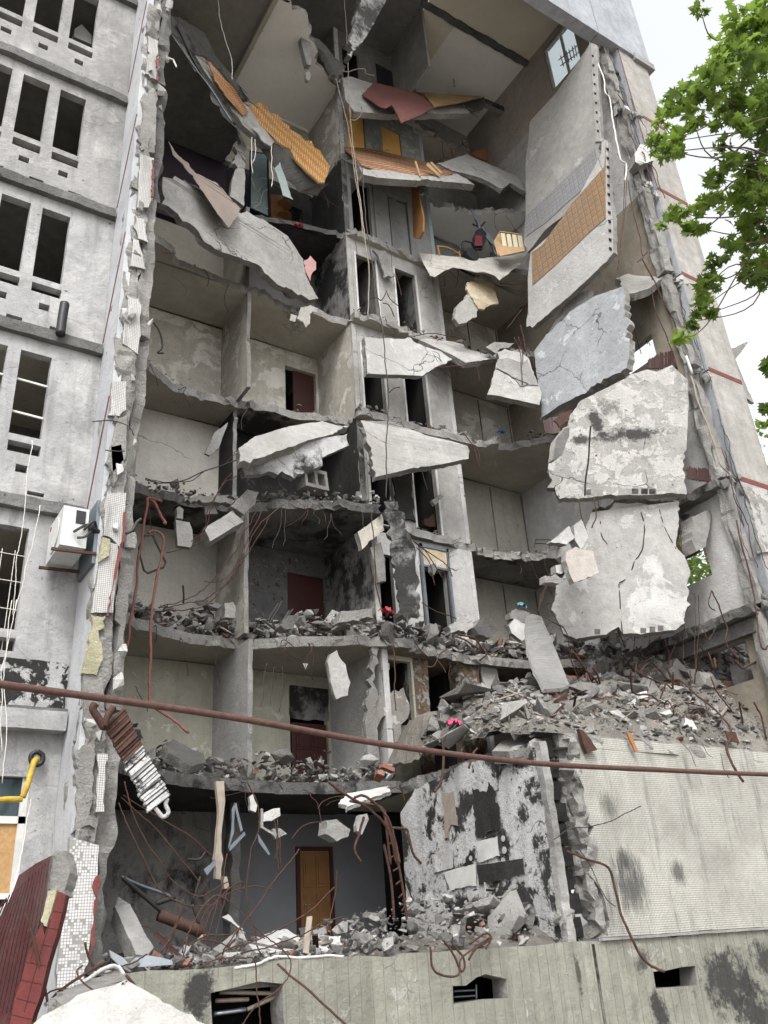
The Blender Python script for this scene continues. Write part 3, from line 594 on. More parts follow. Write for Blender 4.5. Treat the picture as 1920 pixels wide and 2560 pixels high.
# second floor deck under the great rubble heap and the mosaic storey in front
floor('floor_slab', [(9.2, 13.4), (9.25, 10.4), (9.5, 9.62), (20, 9.62), (20, 15.5), (9.1, 15.5)], Fl(2), [M['edge'], M['edge'], M['ceil']], .2, [.05, .05, .01, 0, 0, 0])
floor('floor_slab', [(3.05, 9.78), (20, 9.78), (20, 16), (3.05, 16)], Fl(1)-.02, [M['edge'], M['edge'], M['conc']], .2, [.03, 0, 0, 0])
Pm = [(9.50, .09), (9.7, .6), (9.48, .9), (9.62, 1.3), (9.52, 1.75), (9.66, 2.05), (9.48, 2.4), (9.6, 2.72), (10.2, 2.83), (20, 2.86), (20, .09)]
slab('mosaic_wall_panel', [(x, 9.6, z) for x, z in Pm], .3, [M['mosaic_w'], M['edge'], M['conc']], BLD, jag=[.07]*8+[.015, 0, .0], seg=.08, facing=(0, -1, 0))
rough_box('drip_ledge', 9.5, 20, 9.56, 9.62, .05, .085, M['conc'], BLD, .006, .15)
b = MB(); b.box(9.13, 9.5, 10.02, 10.1, .06, 2.8); b.build('gap_shade_box', M['black'], BLD)  # black box painting the shade inside the open gap
rough_box('torn_panel_edge', 9.5, 9.66, 9.6, 9.95, .1, 2.75, M['edge'], BLD, .07, .07, freq=4)
wallX('burnt_room_wall', 9.75, 13.5, .05, 2.8, 9.02, .14, M['burnt'], poly=[(9.72, .06), (13.5, .06), (13.5, 2.3), (13.0, 2.62), (11.5, 2.78), (9.8, 2.78)], jag=[0, 0, .04, .04, .03, .02])
rough_box('wall_corner_post', 8.99, 9.13, 9.68, 9.8, .06, 2.72, M['conc'], BLD, .015, .07)
for i in range(9):
    rough_box('charred_block', 9.15, 9.31+.04*(i % 2), 9.72, 9.95, .1+.3*i, .36+.3*i, M['black'], BLD, .02, .06)
# plinth with three basement openings
h1 = place(dd, [(455, 2145), (500, 2135), (560, 2120), (612, 2125), (616, 2240), (460, 2240)], Y=9.6)
h2 = place(q8, [(297, 942), (355, 940), (400, 905), (440, 890), (530, 912), (537, 995), (300, 1020)], Y=9.6)
h3 = place(q8, [(1163, 880), (1345, 855), (1352, 938), (1175, 955)], Y=9.6)
slab('plinth_wall', [(3.02, 9.6, GZ), (20, 9.6, GZ), (20, 9.6, .045), (3.02, 9.6, .045)], .3, [M['plinth'], M['edge'], M['edge']], BLD, [h1, h2, h3], [0, 0, .03, 0], .12, facing=(0, -1, 0))
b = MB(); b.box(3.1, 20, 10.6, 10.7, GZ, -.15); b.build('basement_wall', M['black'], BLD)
b = MB(); b.box(9.33, 9.37, 9.585, 9.598, GZ, .02); b.build('plinth_joint', M['edge_dark'], BLD)
b = MB()
for i in range(0):
    x = 3.3+i*.165+rnd.uniform(-.03, .03)
    if 3.85 < x < 5.35 or 7.0 < x < 9.0 or 10.3 < x < 12.6: continue
    b.box(x, x+.012, 9.592, 9.6-.001, GZ, -.03-rnd.random()*.05)
# right corner: torn wall ends and the end facade strip
for k in range(2, 9):
    F = Fl(k)
    rough_box('torn_wall_end', 14.9+.05*(k % 2), 15.13, 9.42+.03*(k % 3), 9.7, F+.02, F+2.76, M['edge'], BLD, .035, .05, freq=3.6+k*.35, zf=.3)
    b = MB(); b.box(15.245, 15.3, 9.62, 9.9, F, F+2.8); b.build('gap_shade_box', M['black'], BLD)  # black strip stands in for shade between the wall strips
    rough_box('torn_wall_core', 15.14, 15.25, 9.5, 9.8, F+.02, F+2.77, M['edge_dark'], BLD, .05, .05, freq=4+k*.3, zf=.35)
    b = MB(); b.box(15.32, 16.48, 9.33, 10.2, F+.03, F+2.79); b.build('facade_strip_panel', M['strip'] if k != 2 else M['spalled'], BLD)
    b = MB(); b.box(15.30, 15.318, 9.335, 9.9, F+.03, F+2.79); b.build('panel_side', M['upper'], BLD)
    b = MB(); b.box(15.33, 16.47, 9.322, 9.331, F-.02, F+.1); b.build('red_joint_stripe', M['redp'], BLD)
for k in (7, 8): 
    b = MB(); b.box(15.305, 15.335, 9.318, 9.328, Fl(k)+.1, Fl(k)+2.7); b.build('orange_edge_paint', M['redp'], BLD)
wallX('end_facade', 9.4, 10.2, GZ, Fl(9), 16.49, .1, M['strip'])
slab('loose_cladding', place(z7, [(1500, 620), (1345, 690), (1440, 960), (1480, 1060), (1550, 1110), (1500, 1010), (1400, 760)], Y=9.7), .08, M['edge'], BLD, jag=.03)
slab('loose_cladding', place(z7, [(1560, 1465), (1640, 1540), (1700, 1790), (1680, 1800), (1620, 1650)], Y=9.7), .1, [M['foam'], M['edge']], BLD, jag=.04)
slab('lower_strip_cladding', place(z7, [(1450, 1770), (1600, 1790), (1720, 1800), (1800, 2300), (1600, 2300), (1540, 2000)], Y=9.28), .1, [M['spalled'], M['edge']], BLD, jag=.05)
# intact upper block: front panel of the ninth storey and its ceiling
b = MB(); b.box(9.3, 14.5, 9.25, 9.6, 22.3, 26); b.build('upper_facade_panel', M['upper'], BLD)
b = MB(); b.box(14.52, 16.58, 9.25, 9.6, 22.3, 26); b.build('upper_facade_panel', M['upper'], BLD)
b = MB(); b.box(15.9, 16.7, 9.22, 9.7, 22.18, 22.42); b.build('facade_drip_edge', M['conc'], BLD)
b = MB(); b.box(11.2, 15.05, 9.62, 12.25, 25.1, 25.3); b.build('ceiling_slab', M['ceil_tan'], BLD)
b = MB(); b.box(11.2, 15.05, 12.4, 16, 25.1, 25.3); b.build('ceiling_slab', M['ceil_w'], BLD)
b = MB(); b.box(11.2, 12.3, 12.45, 14.3, 25.08, 25.097); b.build('ceiling_paint_patch', M['ceil_tan'], BLD)
b = MB(); b.box(3.0, 11.15, 9.62, 16, 25.1, 25.3); b.build('ceiling_slab', M['ceil_d'], BLD)
rough_box('ceiling_beam', 11.0, 15.05, 12.24, 12.42, 24.98, 25.12, M['edge_dark'], BLD, .02, .1)
wallX('inner_wall', 12.5, 14.2, 22.5, 25.1, 11.08, .08, M['ceil_d'])
# window of the ninth storey end wall (frame and pane) and the windows below
F = Fl(9); b = MB(); y0, y1, z0, z1 = 10.35, 11.6, F+.5, F+2.4
for (a, c, d, e) in ((y0, y0+.07, z0, z1), (y1-.07, y1, z0, z1), (y0+.07, y1-.07, z1-.07, z1), (y0+.07, y1-.07, z0, z0+.07), (10.88, 10.95, z0+.07, z1-.07)): b.box(15.1, 15.17, a, c, d, e)
wf = b.build('window_frame', M['whiteish'], BLD)
b = MB(); b.box(15.125, 15.135, y0+.07, y1-.07, z0+.07, z1-.07); b.build('pane', M['pane'], wf)

# ------------------------------------------------------------------ doors, built into their openings
def door(parent, x0, x1, z0, z1, y, mat, panels=0, hmat=None, name='door'):
    b = MB(); b.box(x0, x1, y, y+.05, z0, z1)
    if panels:
        w = x1-x0
        for (a, c, d, e) in ((.12, .46, .66, .94), (.54, .88, .66, .94), (.12, .46, .08, .6), (.54, .88, .08, .6)):
            b.box(x0+a*w, x0+c*w, y-.02, y+.001, z0+d*(z1-z0), z0+e*(z1-z0))
            b.box(x0+(a+.06)*w, x0+(c-.06)*w, y-.036, y-.019, z0+(d+.03)*(z1-z0), z0+(e-.03)*(z1-z0))
    d = b.build(name, mat, parent)
    h = MB(); h.tube([(x0+.08, y-.0, (z0+z1)/2), (x0+.08, y-.06, (z0+z1)/2)], .012); h.tube([(x0+.08, y-.06, (z0+z1)/2), (x0+.19, y-.06, (z0+z1)/2)], .01); h.build('handle', hmat or M['steel'], d)
    return d
M['doorwood'] = plain('ochre_door_veneer', (.20, .10, .037), .5, .5, 0, 2.2, .05)
M['doorlight'] = plain('light_oak_veneer', (.62, .36, .12), .5, .3, 0, 2.5, .05)
F = Fl(1); door(BLD, 8.3, 8.95, F+.02, F+1.93, 16.0, M['doorwood'], 4)['label'] = 'ochre panelled wooden door'
b = MB(); b.box(8.22, 8.3, 15.96, 16.03, F, F+2.0); b.box(8.95, 9.02, 15.96, 16.03, F, F+2.0); b.box(8.3, 8.95, 15.96, 16.03, F+1.935, F+2.0); b.build('door_frame', M['brownrad'] if 'brownrad' in M else M['doorred'], BLD)
F = Fl(2); door(BLD, 8.2, 9.0, F+.02, F+1.6, 16.03, M['doorred'], 4)['label'] = 'dark red wooden door'
slab('transom_panel', [(8.15, 15.98, F+1.68), (9.05, 15.98, F+1.68), (9.05, 15.98, F+2.35), (8.15, 15.98, F+2.35)], .03, M['sooty'], BLD, jag=.01)
F = Fl(3); door(BLD, 8.16, 9.03, F+.02, F+2.08, 16.03, M['doorred'])
F = Fl(5); d_ = door(BLD, 8.42, 9.0, F+.02, F+2.08, 16.06, M['doorred']); d_['label'] = 'dark red door standing ajar'
F = Fl(8); door(BLD, 9.37, 9.93, F+.04, F+1.95, 14.33, M['doorlight'])['label'] = 'light oak door'
door(BLD, 10.56, 11.19, F+.04, F+2.0, 14.33, M['doorlight'])['label'] = 'light oak door'
F = Fl(9); door(BLD, 10.56, 11.19, F+.04, F+2.0, 14.33, M['blk'])
F = Fl(7)
wd = slab('open_panelled_door', place(zB, [(575, 1255, 13.9), (605, 1250, 13.9), (658, 1500, 13.3), (655, 1600, 13.3), (630, 1650, 13.5), (590, 1640, 13.9)]), .05, M['doorwood'], BLD, jag=0); wd['label'] = 'brown panelled door hanging open'
door(BLD, 10.05, 10.5, F+.05, F+2.02, 14.25, M['cabinet'], name='grey_door'); door(BLD, 10.62, 11.18, F+.05, F+2.0, 14.36, M['cabinet'], name='grey_door')
# third floor door surround: transom and steel frame
F = Fl(3); b = MB(); b.box(10.56, 11.24, 14.2, 14.26, F+1.95, F+2.0); b.box(10.5, 11.28, 14.2, 14.26, F+2.42, F+2.5); b.box(10.5, 10.56, 14.2, 14.26, F, F+2.5); b.box(11.22, 11.28, 14.2, 14.26, F, F+2.5)
b.build('steel_door_frame', M['bluesteel'], BLD)
slab('transom_panel', [(10.56, 14.22, F+2.01), (11.22, 14.22, F+2.01), (11.22, 14.22, F+2.41), (10.56, 14.22, F+2.41)], .03, M['paper'], BLD, jag=.0)
slab('charred_wall_panel', place(zE, [(445, 305), (580, 280), (610, 620), (520, 600), (470, 470)], Y=14.22), .06, M['soot'], BLD, jag=.02)
# window with the chipboard on the ground floor loggia, gas pipe below
F = Fl(1); b = MB(); b.box(.6, 2.28, 11.24, 11.28, 1.68, 1.76); b.box(2.2, 2.28, 11.24, 11.28, .8, 2.2); b.box(.6, 2.2, 11.24, 11.28, .88, .94)
wfr = b.build('window_frame', M['whiteish'], BLD)
b = MB(); b.box(.6, 2.2, 11.29, 11.3, 1.76, 2.2); b.build('pane', M['glass'], wfr)
b = MB(); b.box(.6, 2.2, 11.27, 11.29, .94, 1.68); b.build('chipboard_infill', M['osb'], wfr)
# window bars (storey 2 and 3 loggias)
b = MB()
for z in (3.1, 3.5, 3.9, 4.3, 4.68, 5.05): b.bar((.8, 11.3, z), (1.95, 11.3, z-.02), .008)
for x in (1.0, 1.22, 1.42, 1.62, 1.78): b.bar((x, 11.31, 2.9), (x, 11.31, 5.1), .008)
b.build('window_grille', M['wirew'], BLD)
b = MB(); b.bar((.8, 11.28, 7.75), (1.92, 11.28, 7.72), .03); b.bar((.8, 11.28, 7.2), (1.92, 11.28, 7.17), .03); b.build('window_bars', M['whiteish'], BLD)
# black bitumen band above the ground floor window
bit = conc('flaking_bitumen', g(.03), g(.02), peel=g(.45), peel_t=.52, peel_s=3.0, streak=0, crack=0, seed=60)
slab('bitumen_band', [(-3, 11.19, 3.0), (2.58, 11.19, 3.0), (2.58, 11.19, 3.62), (-3, 11.19, 3.55)], .02, bit, BLD, jag=.03, facing=(0, -1, 0))
slab('loggia_slab_edge', [(-3, 11.0, 2.72), (2.58, 11.0, 2.72), (2.58, 11.0, 2.95), (-3, 11.0, 2.95)], .2, M['loggia'], BLD, jag=.004, facing=(0, -1, 0))

# ------------------------------------------------------------------ hanging and fallen concrete
Mc = lambda a: [M[a], M['edge'], M['edge']]
G1 = 'concrete slab fragments hanging in the middle rooms'
# F9 / F8 / F7 floors torn down over the left rooms
thing('concrete_plate', 'grey slab fragment sagging beside the torn wall at the upper left', 'concrete slab', place(zA, [(78, 105, 13.2), (135, 120, 13.4), (310, 225, 14), (345, 300, 14.1), (395, 400, 14.2), (480, 500, 14.3), (618, 690, 14.6), (560, 680, 14.4), (430, 500, 14), (340, 400, 13.8), (250, 375, 13.6), (150, 300, 13.3), (85, 230, 13.1)]), .12, [M['edge_dark'], M['edge'], M['conc']], jag=.04)
herrA = herring('worn_parquet', (.40, .21, .10), (.26, .12, .05), .045, .25, zA, [(325, 425, 12.93), (575, 800, 13.5), (615, 780, 13.5)])
thing('concrete_plate', 'long narrow slab with scraps of parquet sloping down at the upper left', 'concrete slab', place(zA, [(243, 382, 13.0), (300, 395, 13.0), (460, 590, 13.3), (610, 740, 13.6), (790, 985, 13.9), (765, 1015, 13.9), (720, 1010, 13.9), (590, 880, 13.6), (430, 680, 13.3), (300, 480, 13.0)]), .16, Mc('conc'), jag=.03)
thing('parquet_scrap', 'long scrap of worn parquet lying on the narrow sloping slab', 'parquet', place(zA, [(325, 425, 12.93), (350, 430, 12.93), (520, 620, 13.2), (615, 780, 13.5), (575, 800, 13.5), (470, 680, 13.2), (380, 560, 13.05)]), .03, [herrA, M['wood']], jag=.015)
thing('concrete_plate', 'grey slab plate hanging under the herringbone parquet', 'concrete slab', place(zA, [(640, 800, 14.2), (790, 985, 13.9), (940, 1110, 13.8), (1095, 1272, 13.6), (1140, 1270, 13.6), (1080, 1350, 13.9), (960, 1330, 14.1), (800, 1180, 14.2), (700, 1040, 14.2)]), .1, [M['ceil_d'], M['edge_dark']], jag=.02)
herrB = herring('herringbone_parquet', (.50, .28, .09), (.27, .12, .04), .062, .22, zA, [(600, 735, 14.0), (1140, 1262, 13.55), (1175, 1150, 13.8)])
thing('parquet_sheet', 'orange herringbone parquet still stuck to a slab tipped towards the street', 'parquet', place(zA, [(600, 735, 14.0), (690, 705, 14.15), (740, 735, 14.2), (755, 780, 14.2), (820, 790, 14.2), (850, 850, 14.2), (890, 865, 14.15), (910, 915, 14.15), (975, 935, 14.1), (1000, 970, 14.1), (1050, 975, 14.05), (1070, 1030, 14), (1110, 1040, 13.95), (1175, 1150, 13.8), (1140, 1262, 13.55), (1100, 1262, 13.5), (1020, 1190, 13.55), (940, 1105, 13.7), (900, 1030, 13.75), (820, 985, 13.8), (720, 890, 13.9), (640, 800, 14)]), .05, [herrB, M['wood']], jag=.012, seg=.12)
thing('plaster_strip', 'white plaster strip hanging at the lower left corner of the herringbone parquet', 'plaster', place(zA, [(600, 795, 13.7), (640, 800, 13.7), (790, 980, 13.75), (775, 1015, 13.75), (720, 985, 13.7), (650, 900, 13.65)]), .04, Mc('white'), jag=.02)
thing('concrete_plate', 'big pale cracked slab sagging diagonally across the upper left rooms', 'concrete slab', place(dd, [(352, 382, 13.4), (378, 380, 13.4), (420, 400, 13.6), (465, 432, 13.8), (520, 462, 13.9), (533, 455, 14), (575, 478, 14.1), (622, 510, 14.2), (655, 560, 14.3), (664, 600, 14.35), (688, 645, 14.4), (668, 648, 14.3), (600, 615, 14.0), (572, 590, 13.9), (565, 578, 13.9), (525, 560, 13.7), (480, 545, 13.6), (440, 520, 13.5), (420, 490, 13.45), (395, 478, 13.4), (375, 455, 13.4), (350, 440, 13.4)]), .16, [M['white'], M['edge'], M['ceil']], jag=.03)
thing('beam_fragment', 'brown edged slab strip under the big pale diagonal slab', 'concrete beam', place(zC, [(690, 365, 14.3), (760, 385, 14.3), (870, 480, 14.3), (1060, 670, 14.4), (1010, 670, 14.4), (850, 540, 14.3), (760, 450, 14.3)]), .08, [M['ceil'], M['edge']], jag=.02)
thing('linoleum_sheet', 'brown linoleum sheet draped over the pale diagonal slab', 'linoleum', place(zA, [(60, 975, 13.4), (115, 1060, 13.4), (200, 1130, 13.4), (270, 1205, 13.45), (400, 1270, 13.5), (480, 1360, 13.6), (562, 1445, 13.7), (540, 1490, 13.6), (475, 1572, 13.4), (400, 1480, 13.3), (340, 1390, 13.3), (280, 1300, 13.3), (190, 1180, 13.3), (90, 1070, 13.3)]), .012, M['lino'], jag=.03, seg=.06)
thing('partition_stub', 'white broken partition stub standing upright beside the sloping narrow slab', 'wall fragment', place(zA, [(540, 920), (572, 950), (603, 1015), (580, 1425), (550, 1400), (483, 1355), (500, 1240), (520, 1130), (490, 1130), (515, 1080), (510, 1010), (555, 975)], Y=14.2), .14, Mc('white'), jag=.03)
gp = thing('glass_door', 'teal glass door panel with white tree ornament standing in the dark room', 'glass panel', place(zA, [(625, 1050), (742, 1065), (752, 1490), (622, 1430)], Y=15.2), .02, plain('frosted_teal_glass', (.20, .27, .28), .35, .3), jag=0)
b = MB()
for P in ([(690, 1410), (700, 1370), (680, 1330), (655, 1300), (640, 1260)], [(700, 1370), (720, 1320), (745, 1310)], [(680, 1330), (700, 1290), (735, 1270)], [(655, 1300), (650, 1260), (700, 1230), (740, 1240)], [(640, 1260), (630, 1230)], [(700, 1400), (730, 1440), (745, 1440)], [(690, 1410), (660, 1400), (635, 1410)], [(690, 1410), (650, 1440), (700, 1460)]):
    b.tube(crom(place(zA, P, Y=15.18), 4), .012, 5)
b.build('tree_ornament', M['whiteish'], gp)
b = MB(); b.tube([tuple(q) for q in place(zA, [(622, 1430, 15.19), (625, 1045, 15.19), (745, 1065, 15.19), (753, 1492, 15.19)])], .025, 4); b.build('frame', M['blk'], gp)
thing('hanging_paper', 'pale green flap of board hanging below the herringbone parquet', 'board', place(zA, [(790, 1165), (830, 1120), (880, 1260), (920, 1380), (850, 1350), (815, 1230)], Y=14.0), .015, M['teal'], jag=.01)
c_ = thing('wardrobe', 'brown round shelved corner unit in the dark upper room', 'shelf', place(zA, [(760, 1340), (850, 1350), (855, 1560), (770, 1500)], Y=15.4), .04, M['doorwood'], jag=0)
b = MB()
for zz in (1420, 1500): p = place(zA, [(860, zz)], Y=15.35)[0]; b = MB(); b.tube([p, p+Vector((0, 0, .03))], .2, 14); b.build('round_shelf', M['doorwood'], c_)
def cloth(name, label, cat, conv, cx, cy, Y, r, mat, seed=1):
    rr = random.Random(seed); c = place(conv, [(cx, cy)], Y=Y)[0]; bm = bmesh.new(); bmesh.ops.create_grid(bm, x_segments=14, y_segments=14, size=r)
    for v in bm.verts:
        q = v.co*3/r*.5+Vector((seed*3.3, 0, 0)); v.co.z = mnoise.noise(q*1.7)*r*.75+mnoise.noise(q*4)*r*.2; v.co.x *= 1+.35*mnoise.noise(q*1.3); v.co.y *= .8+.4*mnoise.noise(q*1.1+Vector((9, 0, 0)))
        v.co.z += max(0, r*.5-v.co.length*.5)
    me = bpy.data.meshes.new(name); bm.to_mesh(me); bm.free()
    o = link(name, me, mat, None, True); o.location = c; o.rotation_euler = (.35, 0, rr.uniform(-.5, .5)); return setp(o, label, cat)
cloth('pink_cloth', 'small crumpled red cloth on the sooty upper floor edge', 'cloth', zA, 960, 1570, 14.6, 0.115, M['redcloth'], 1)
cloth('red_cloth', 'crumpled coral red cloth lying on the third floor rubble', 'cloth', zE, 395, 1275, 13.2, 0.144, M['redcloth'], 2)
cloth('pink_bag', 'bright pink rag sticking out of the large rubble heap', 'cloth', zF, 868, 705, 11.8, 0.108, M['pink'], 3)
cloth('blue_bag', 'bright blue plastic bag on the fifth floor edge', 'bag', zD, 1195, 1450, 13.5, 0.094, M['blue'], 4)
cloth('teal_rag', 'coiled teal cloth on top of the third floor rubble', 'cloth', zE, 1335, 1215, 13.3, 0.108, M['bluebag'], 5)
cloth('grey_rag', 'white rag lying among the rubble of the large heap', 'cloth', zF, 1230, 660, 11.2, 0.101, M['whiteish'], 6)
thing('hanging_rag', 'pink and white rag caught at the end of the pale diagonal slab', 'cloth', place(zC, [(1100, 430), (1150, 385), (1190, 430), (1190, 480), (1165, 500), (1150, 560), (1120, 500)], Y=14.3), .02, [conc('pink_white_rag', (.5, .2, .2), (.4, .35, .34), streak=0, crack=0, seed=61)], jag=.03)
thing('hanging_membrane', 'crumpled white foil hanging from the sixth floor edge', 'foil', place(zC, [(1060, 820), (1085, 740), (1150, 725), (1215, 745), (1190, 775), (1160, 780), (1150, 850), (1120, 885), (1105, 850)], Y=14.3), .015, M['cloth'], jag=.03, seg=.04)
thing('hanging_membrane', 'tiny square of foil hanging below the ceiling beside the larger foil', 'foil', place(zC, [(1005, 830), (1015, 788), (1058, 800), (1045, 843)], Y=14.3), .012, M['cloth'], jag=.015)
# beams hanging in the upper middle
thing('beam_fragment', 'narrow white beam fragment dangling vertically from the upper ceiling', 'concrete beam', place(zA, [(955, 45), (985, 55), (1010, 70), (1055, 405), (1045, 450), (1015, 445), (985, 330), (965, 200)], Y=13.4), .16, Mc('conc'), jag=.03)
thing('concrete_chunk', 'small concrete lump dangling below the vertical beam fragment', 'concrete chunk', place(zA, [(1010, 500), (1035, 492), (1045, 530), (1030, 560), (1010, 545)], Y=13.4), .1, Mc('conc'), jag=.02)
thing('beam_fragment', 'bent broken beam arching beside the twisted wires in the upper middle', 'concrete beam', place(zA, [(1030, 230), (1100, 270), (1150, 320), (1190, 375), (1290, 460), (1260, 520), (1235, 545), (1190, 510), (1170, 440), (1110, 340), (1040, 290)], Y=13.8), .2, [M['edge_dark'], M['edge']], jag=.05)
thing('beam_fragment', 'long grey beam leaning down from the top edge of the ruin', 'concrete beam', place(zA, [(1385, -40), (1600, -60), (1430, 250), (1325, 395), (1295, 375), (1330, 200)], Y=11.5), .22, [M['sooty'], M['edge_dark']], jag=.03)
thing('concrete_plate', 'white slab of the ninth floor carrying the dark red carpet', 'concrete slab', place(zB, [(95, 535, 13.6), (160, 530, 13.8), (230, 555, 14), (320, 578, 14.1), (640, 640, 14.1), (1070, 670, 14.0), (920, 715, 13.6), (975, 770, 13.3), (980, 785, 13.2), (640, 790, 13.1), (420, 790, 13.1), (180, 770, 13.1), (120, 690, 13.2)]), .16, Mc('white'), jag=.012)
thing('hanging_carpet', 'dusty dark red carpet hanging over the white slab edge', 'carpet', place(zB, [(310, 570, 13.60), (480, 605, 13.60), (640, 640, 13.50), (690, 700, 13.10), (735, 742, 12.90), (640, 795, 12.70), (560, 830, 12.65), (505, 850, 12.65), (480, 790, 12.70), (440, 725, 12.75), (400, 748, 12.75), (360, 740, 12.80), (300, 700, 13.00), (235, 655, 13.20)]), .02, M['carpet'], jag=.015)
thing('wood_board', 'brown wooden board lying beside the dark red carpet', 'board', place(zB, [(650, 638, 13.65), (830, 650, 13.65), (1085, 668, 13.55), (900, 710, 13.15), (735, 738, 12.95)]), .03, [plain('dusty_hardboard', (.33, .22, .11), .7, .5, 0, 3)], jag=.01)
thing('concrete_plate', 'thin grey slab edge running to the right of the red carpet', 'concrete slab', place(zB, [(1070, 670), (1200, 730), (1390, 812), (1375, 842), (1240, 780), (1090, 715), (1085, 740), (1020, 760), (960, 755), (930, 715)], Y=13.6), .16, Mc('edge_dark'), jag=.03)
herrC = herring('dusty_parquet', (.36, .20, .11), (.22, .11, .06), .10, .25, zB, [(110, 1015, 14.2), (880, 1190, 13.5), (640, 1215, 13.1)])
thing('parquet_sheet', 'dusty brown parquet slab of the eighth floor tipped forward', 'parquet', place(zB, [(110, 1015, 14.2), (250, 1022, 14.2), (360, 1042, 14.2), (480, 1075, 14.2), (640, 1110, 14.0), (760, 1140, 13.8), (885, 1190, 13.5), (850, 1222, 13.2), (720, 1215, 13.1), (640, 1215, 13.1), (540, 1200, 13.1), (440, 1180, 13.1), (360, 1185, 13.1), (230, 1140, 13.2), (170, 1070, 13.6)]), .04, [herrC, M['wood']], jag=.02)
thing('concrete_plate', 'pale broken slab edge below the dusty brown parquet', 'concrete slab', place(zB, [(200, 1125, 13.18), (240, 1165, 13.12), (460, 1185, 13.08), (640, 1215, 13.05), (850, 1215, 13.1), (880, 1195, 13.3), (960, 1235, 13.2), (1015, 1278, 13.1), (850, 1258, 13.02), (500, 1240, 13.0), (340, 1228, 13.0), (240, 1205, 13.0)]), .2, Mc('white'), jag=.02)
for i, P in enumerate(([(690, 1120), (780, 1210), (765, 1218), (682, 1145)], [(715, 1115), (790, 1190), (780, 1200), (705, 1125)], [(610, 1110), (645, 1215), (635, 1220), (600, 1115)])):
    thing('floor_batten', ['light wooden batten crossing the end of the dusty parquet', 'thinner wooden batten next to the crossing batten on the parquet', 'short batten at the middle of the dusty parquet edge'][i], 'batten', place(zB, P, Y=13.0), .03, M['wood'], jag=0)
thing('concrete_plate', 'grey white slab underside peeling away above the burnt room', 'concrete slab', place(zB, [(750, 1128, 13.8), (840, 1105, 13.9), (960, 1065, 14), (1060, 1110, 14), (1180, 1160, 13.8), (1355, 1235, 13.5), (1360, 1325, 13.2), (1262, 1265, 13.4), (1200, 1312, 13.3), (1120, 1260, 13.4), (1040, 1225, 13.4), (950, 1200, 13.4), (860, 1180, 13.4)]), .12, Mc('pale'), jag=.03)
thing('cardboard_box', 'brown box flap with a white mark on the eighth floor edge', 'box', place(zB, [(995, 1055), (1098, 1020), (1105, 1112), (1030, 1080)], Y=13.9), .1, plain('brown_box', (.16, .07, .04), .7, .3), jag=0)
# seventh floor furniture
o = thing('membrane_sheet', 'crumpled pale sheet hanging over the seventh floor edge', 'sheet', place(zD, [(625, 200, 14.0), (720, 215, 14), (820, 240, 14), (950, 245, 13.9), (1080, 235, 13.7), (1170, 228, 13.6), (1280, 215, 13.4), (1388, 192, 13.2), (1330, 280, 13), (1250, 340, 12.9), (1185, 388, 12.8), (1150, 355, 12.9), (1080, 330, 13), (1030, 335, 13.1), (960, 318, 13.2), (870, 298, 13.3), (810, 320, 13.4), (740, 366, 13.4), (705, 355, 13.4), (665, 280, 13.6)]), .015, M['cloth'], jag=.02)
def office_chair():
    r = empty('office_chair', place(zD, [(1000, 230)], Y=13.5)[0], 'black office chair with a dark red seat tipped over on the seventh floor', 'office chair')
    b = MB(); q = [(1010, 90), (1030, 40), (1060, 25), (1095, 60), (1090, 120), (1070, 175), (1020, 175), (1000, 130)]; slab('backrest', place(zD, q, Y=13.5), .08, M['blk'], r, jag=.01)
    slab('seat_pad', place(zD, [(1020, 80), (1065, 78), (1070, 150), (1015, 150)], Y=13.44), .03, plain('dark_red_pad', (.12, .02, .025), .8), r, jag=.005)
    c = place(zD, [(1000, 205)], Y=13.4)[0]; b.tube([c, c+Vector((0, .25, 0))], .21, 16); b.build('seat', M['blk'], r)
    b = MB(); b.tube(crom(place(zD, [(1000, 130), (940, 120), (915, 155), (930, 190), (975, 180)], Y=13.45), 6), .025, 6); b.build('armrest', M['blk'], r)
    b = MB(); b.tube(place(zD, [(1040, 20, 13.6), (1110, 110, 13.6), (1160, 215, 13.6)]), .04, 6); b.build('gas_column', M['bluesteel'], r)
    for P in ([(1040, 20), (1020, -30)], [(1050, 25), (1085, -15)], [(1040, 20), (1000, 0)]):
        b = MB(); b.tube(place(zD, P, Y=13.6), .025, 6); b.build('leg', M['blk'], r)
office_chair()
def wooden_chair():
    r = empty('wooden_chair', place(zD, [(835, 240)], Y=13.8)[0], 'orange wooden chair frame half hidden behind the pale sheet', 'chair')
    b = MB(); b.bar(*place(zD, [(755, 150), (775, 240)], Y=13.8), .045); b.build('leg', M['woodo'], r)
    b = MB(); b.bar(*place(zD, [(905, 190), (915, 245)], Y=13.8), .045); b.build('leg', M['woodo'], r)
    b = MB(); P = crom(place(zD, [(752, 155), (830, 165), (912, 212)], Y=13.8), 5)
    for i in range(len(P)-1): b.bar(P[i], P[i+1], .04)
    b.build('backrest', M['woodo'], r)
wooden_chair()
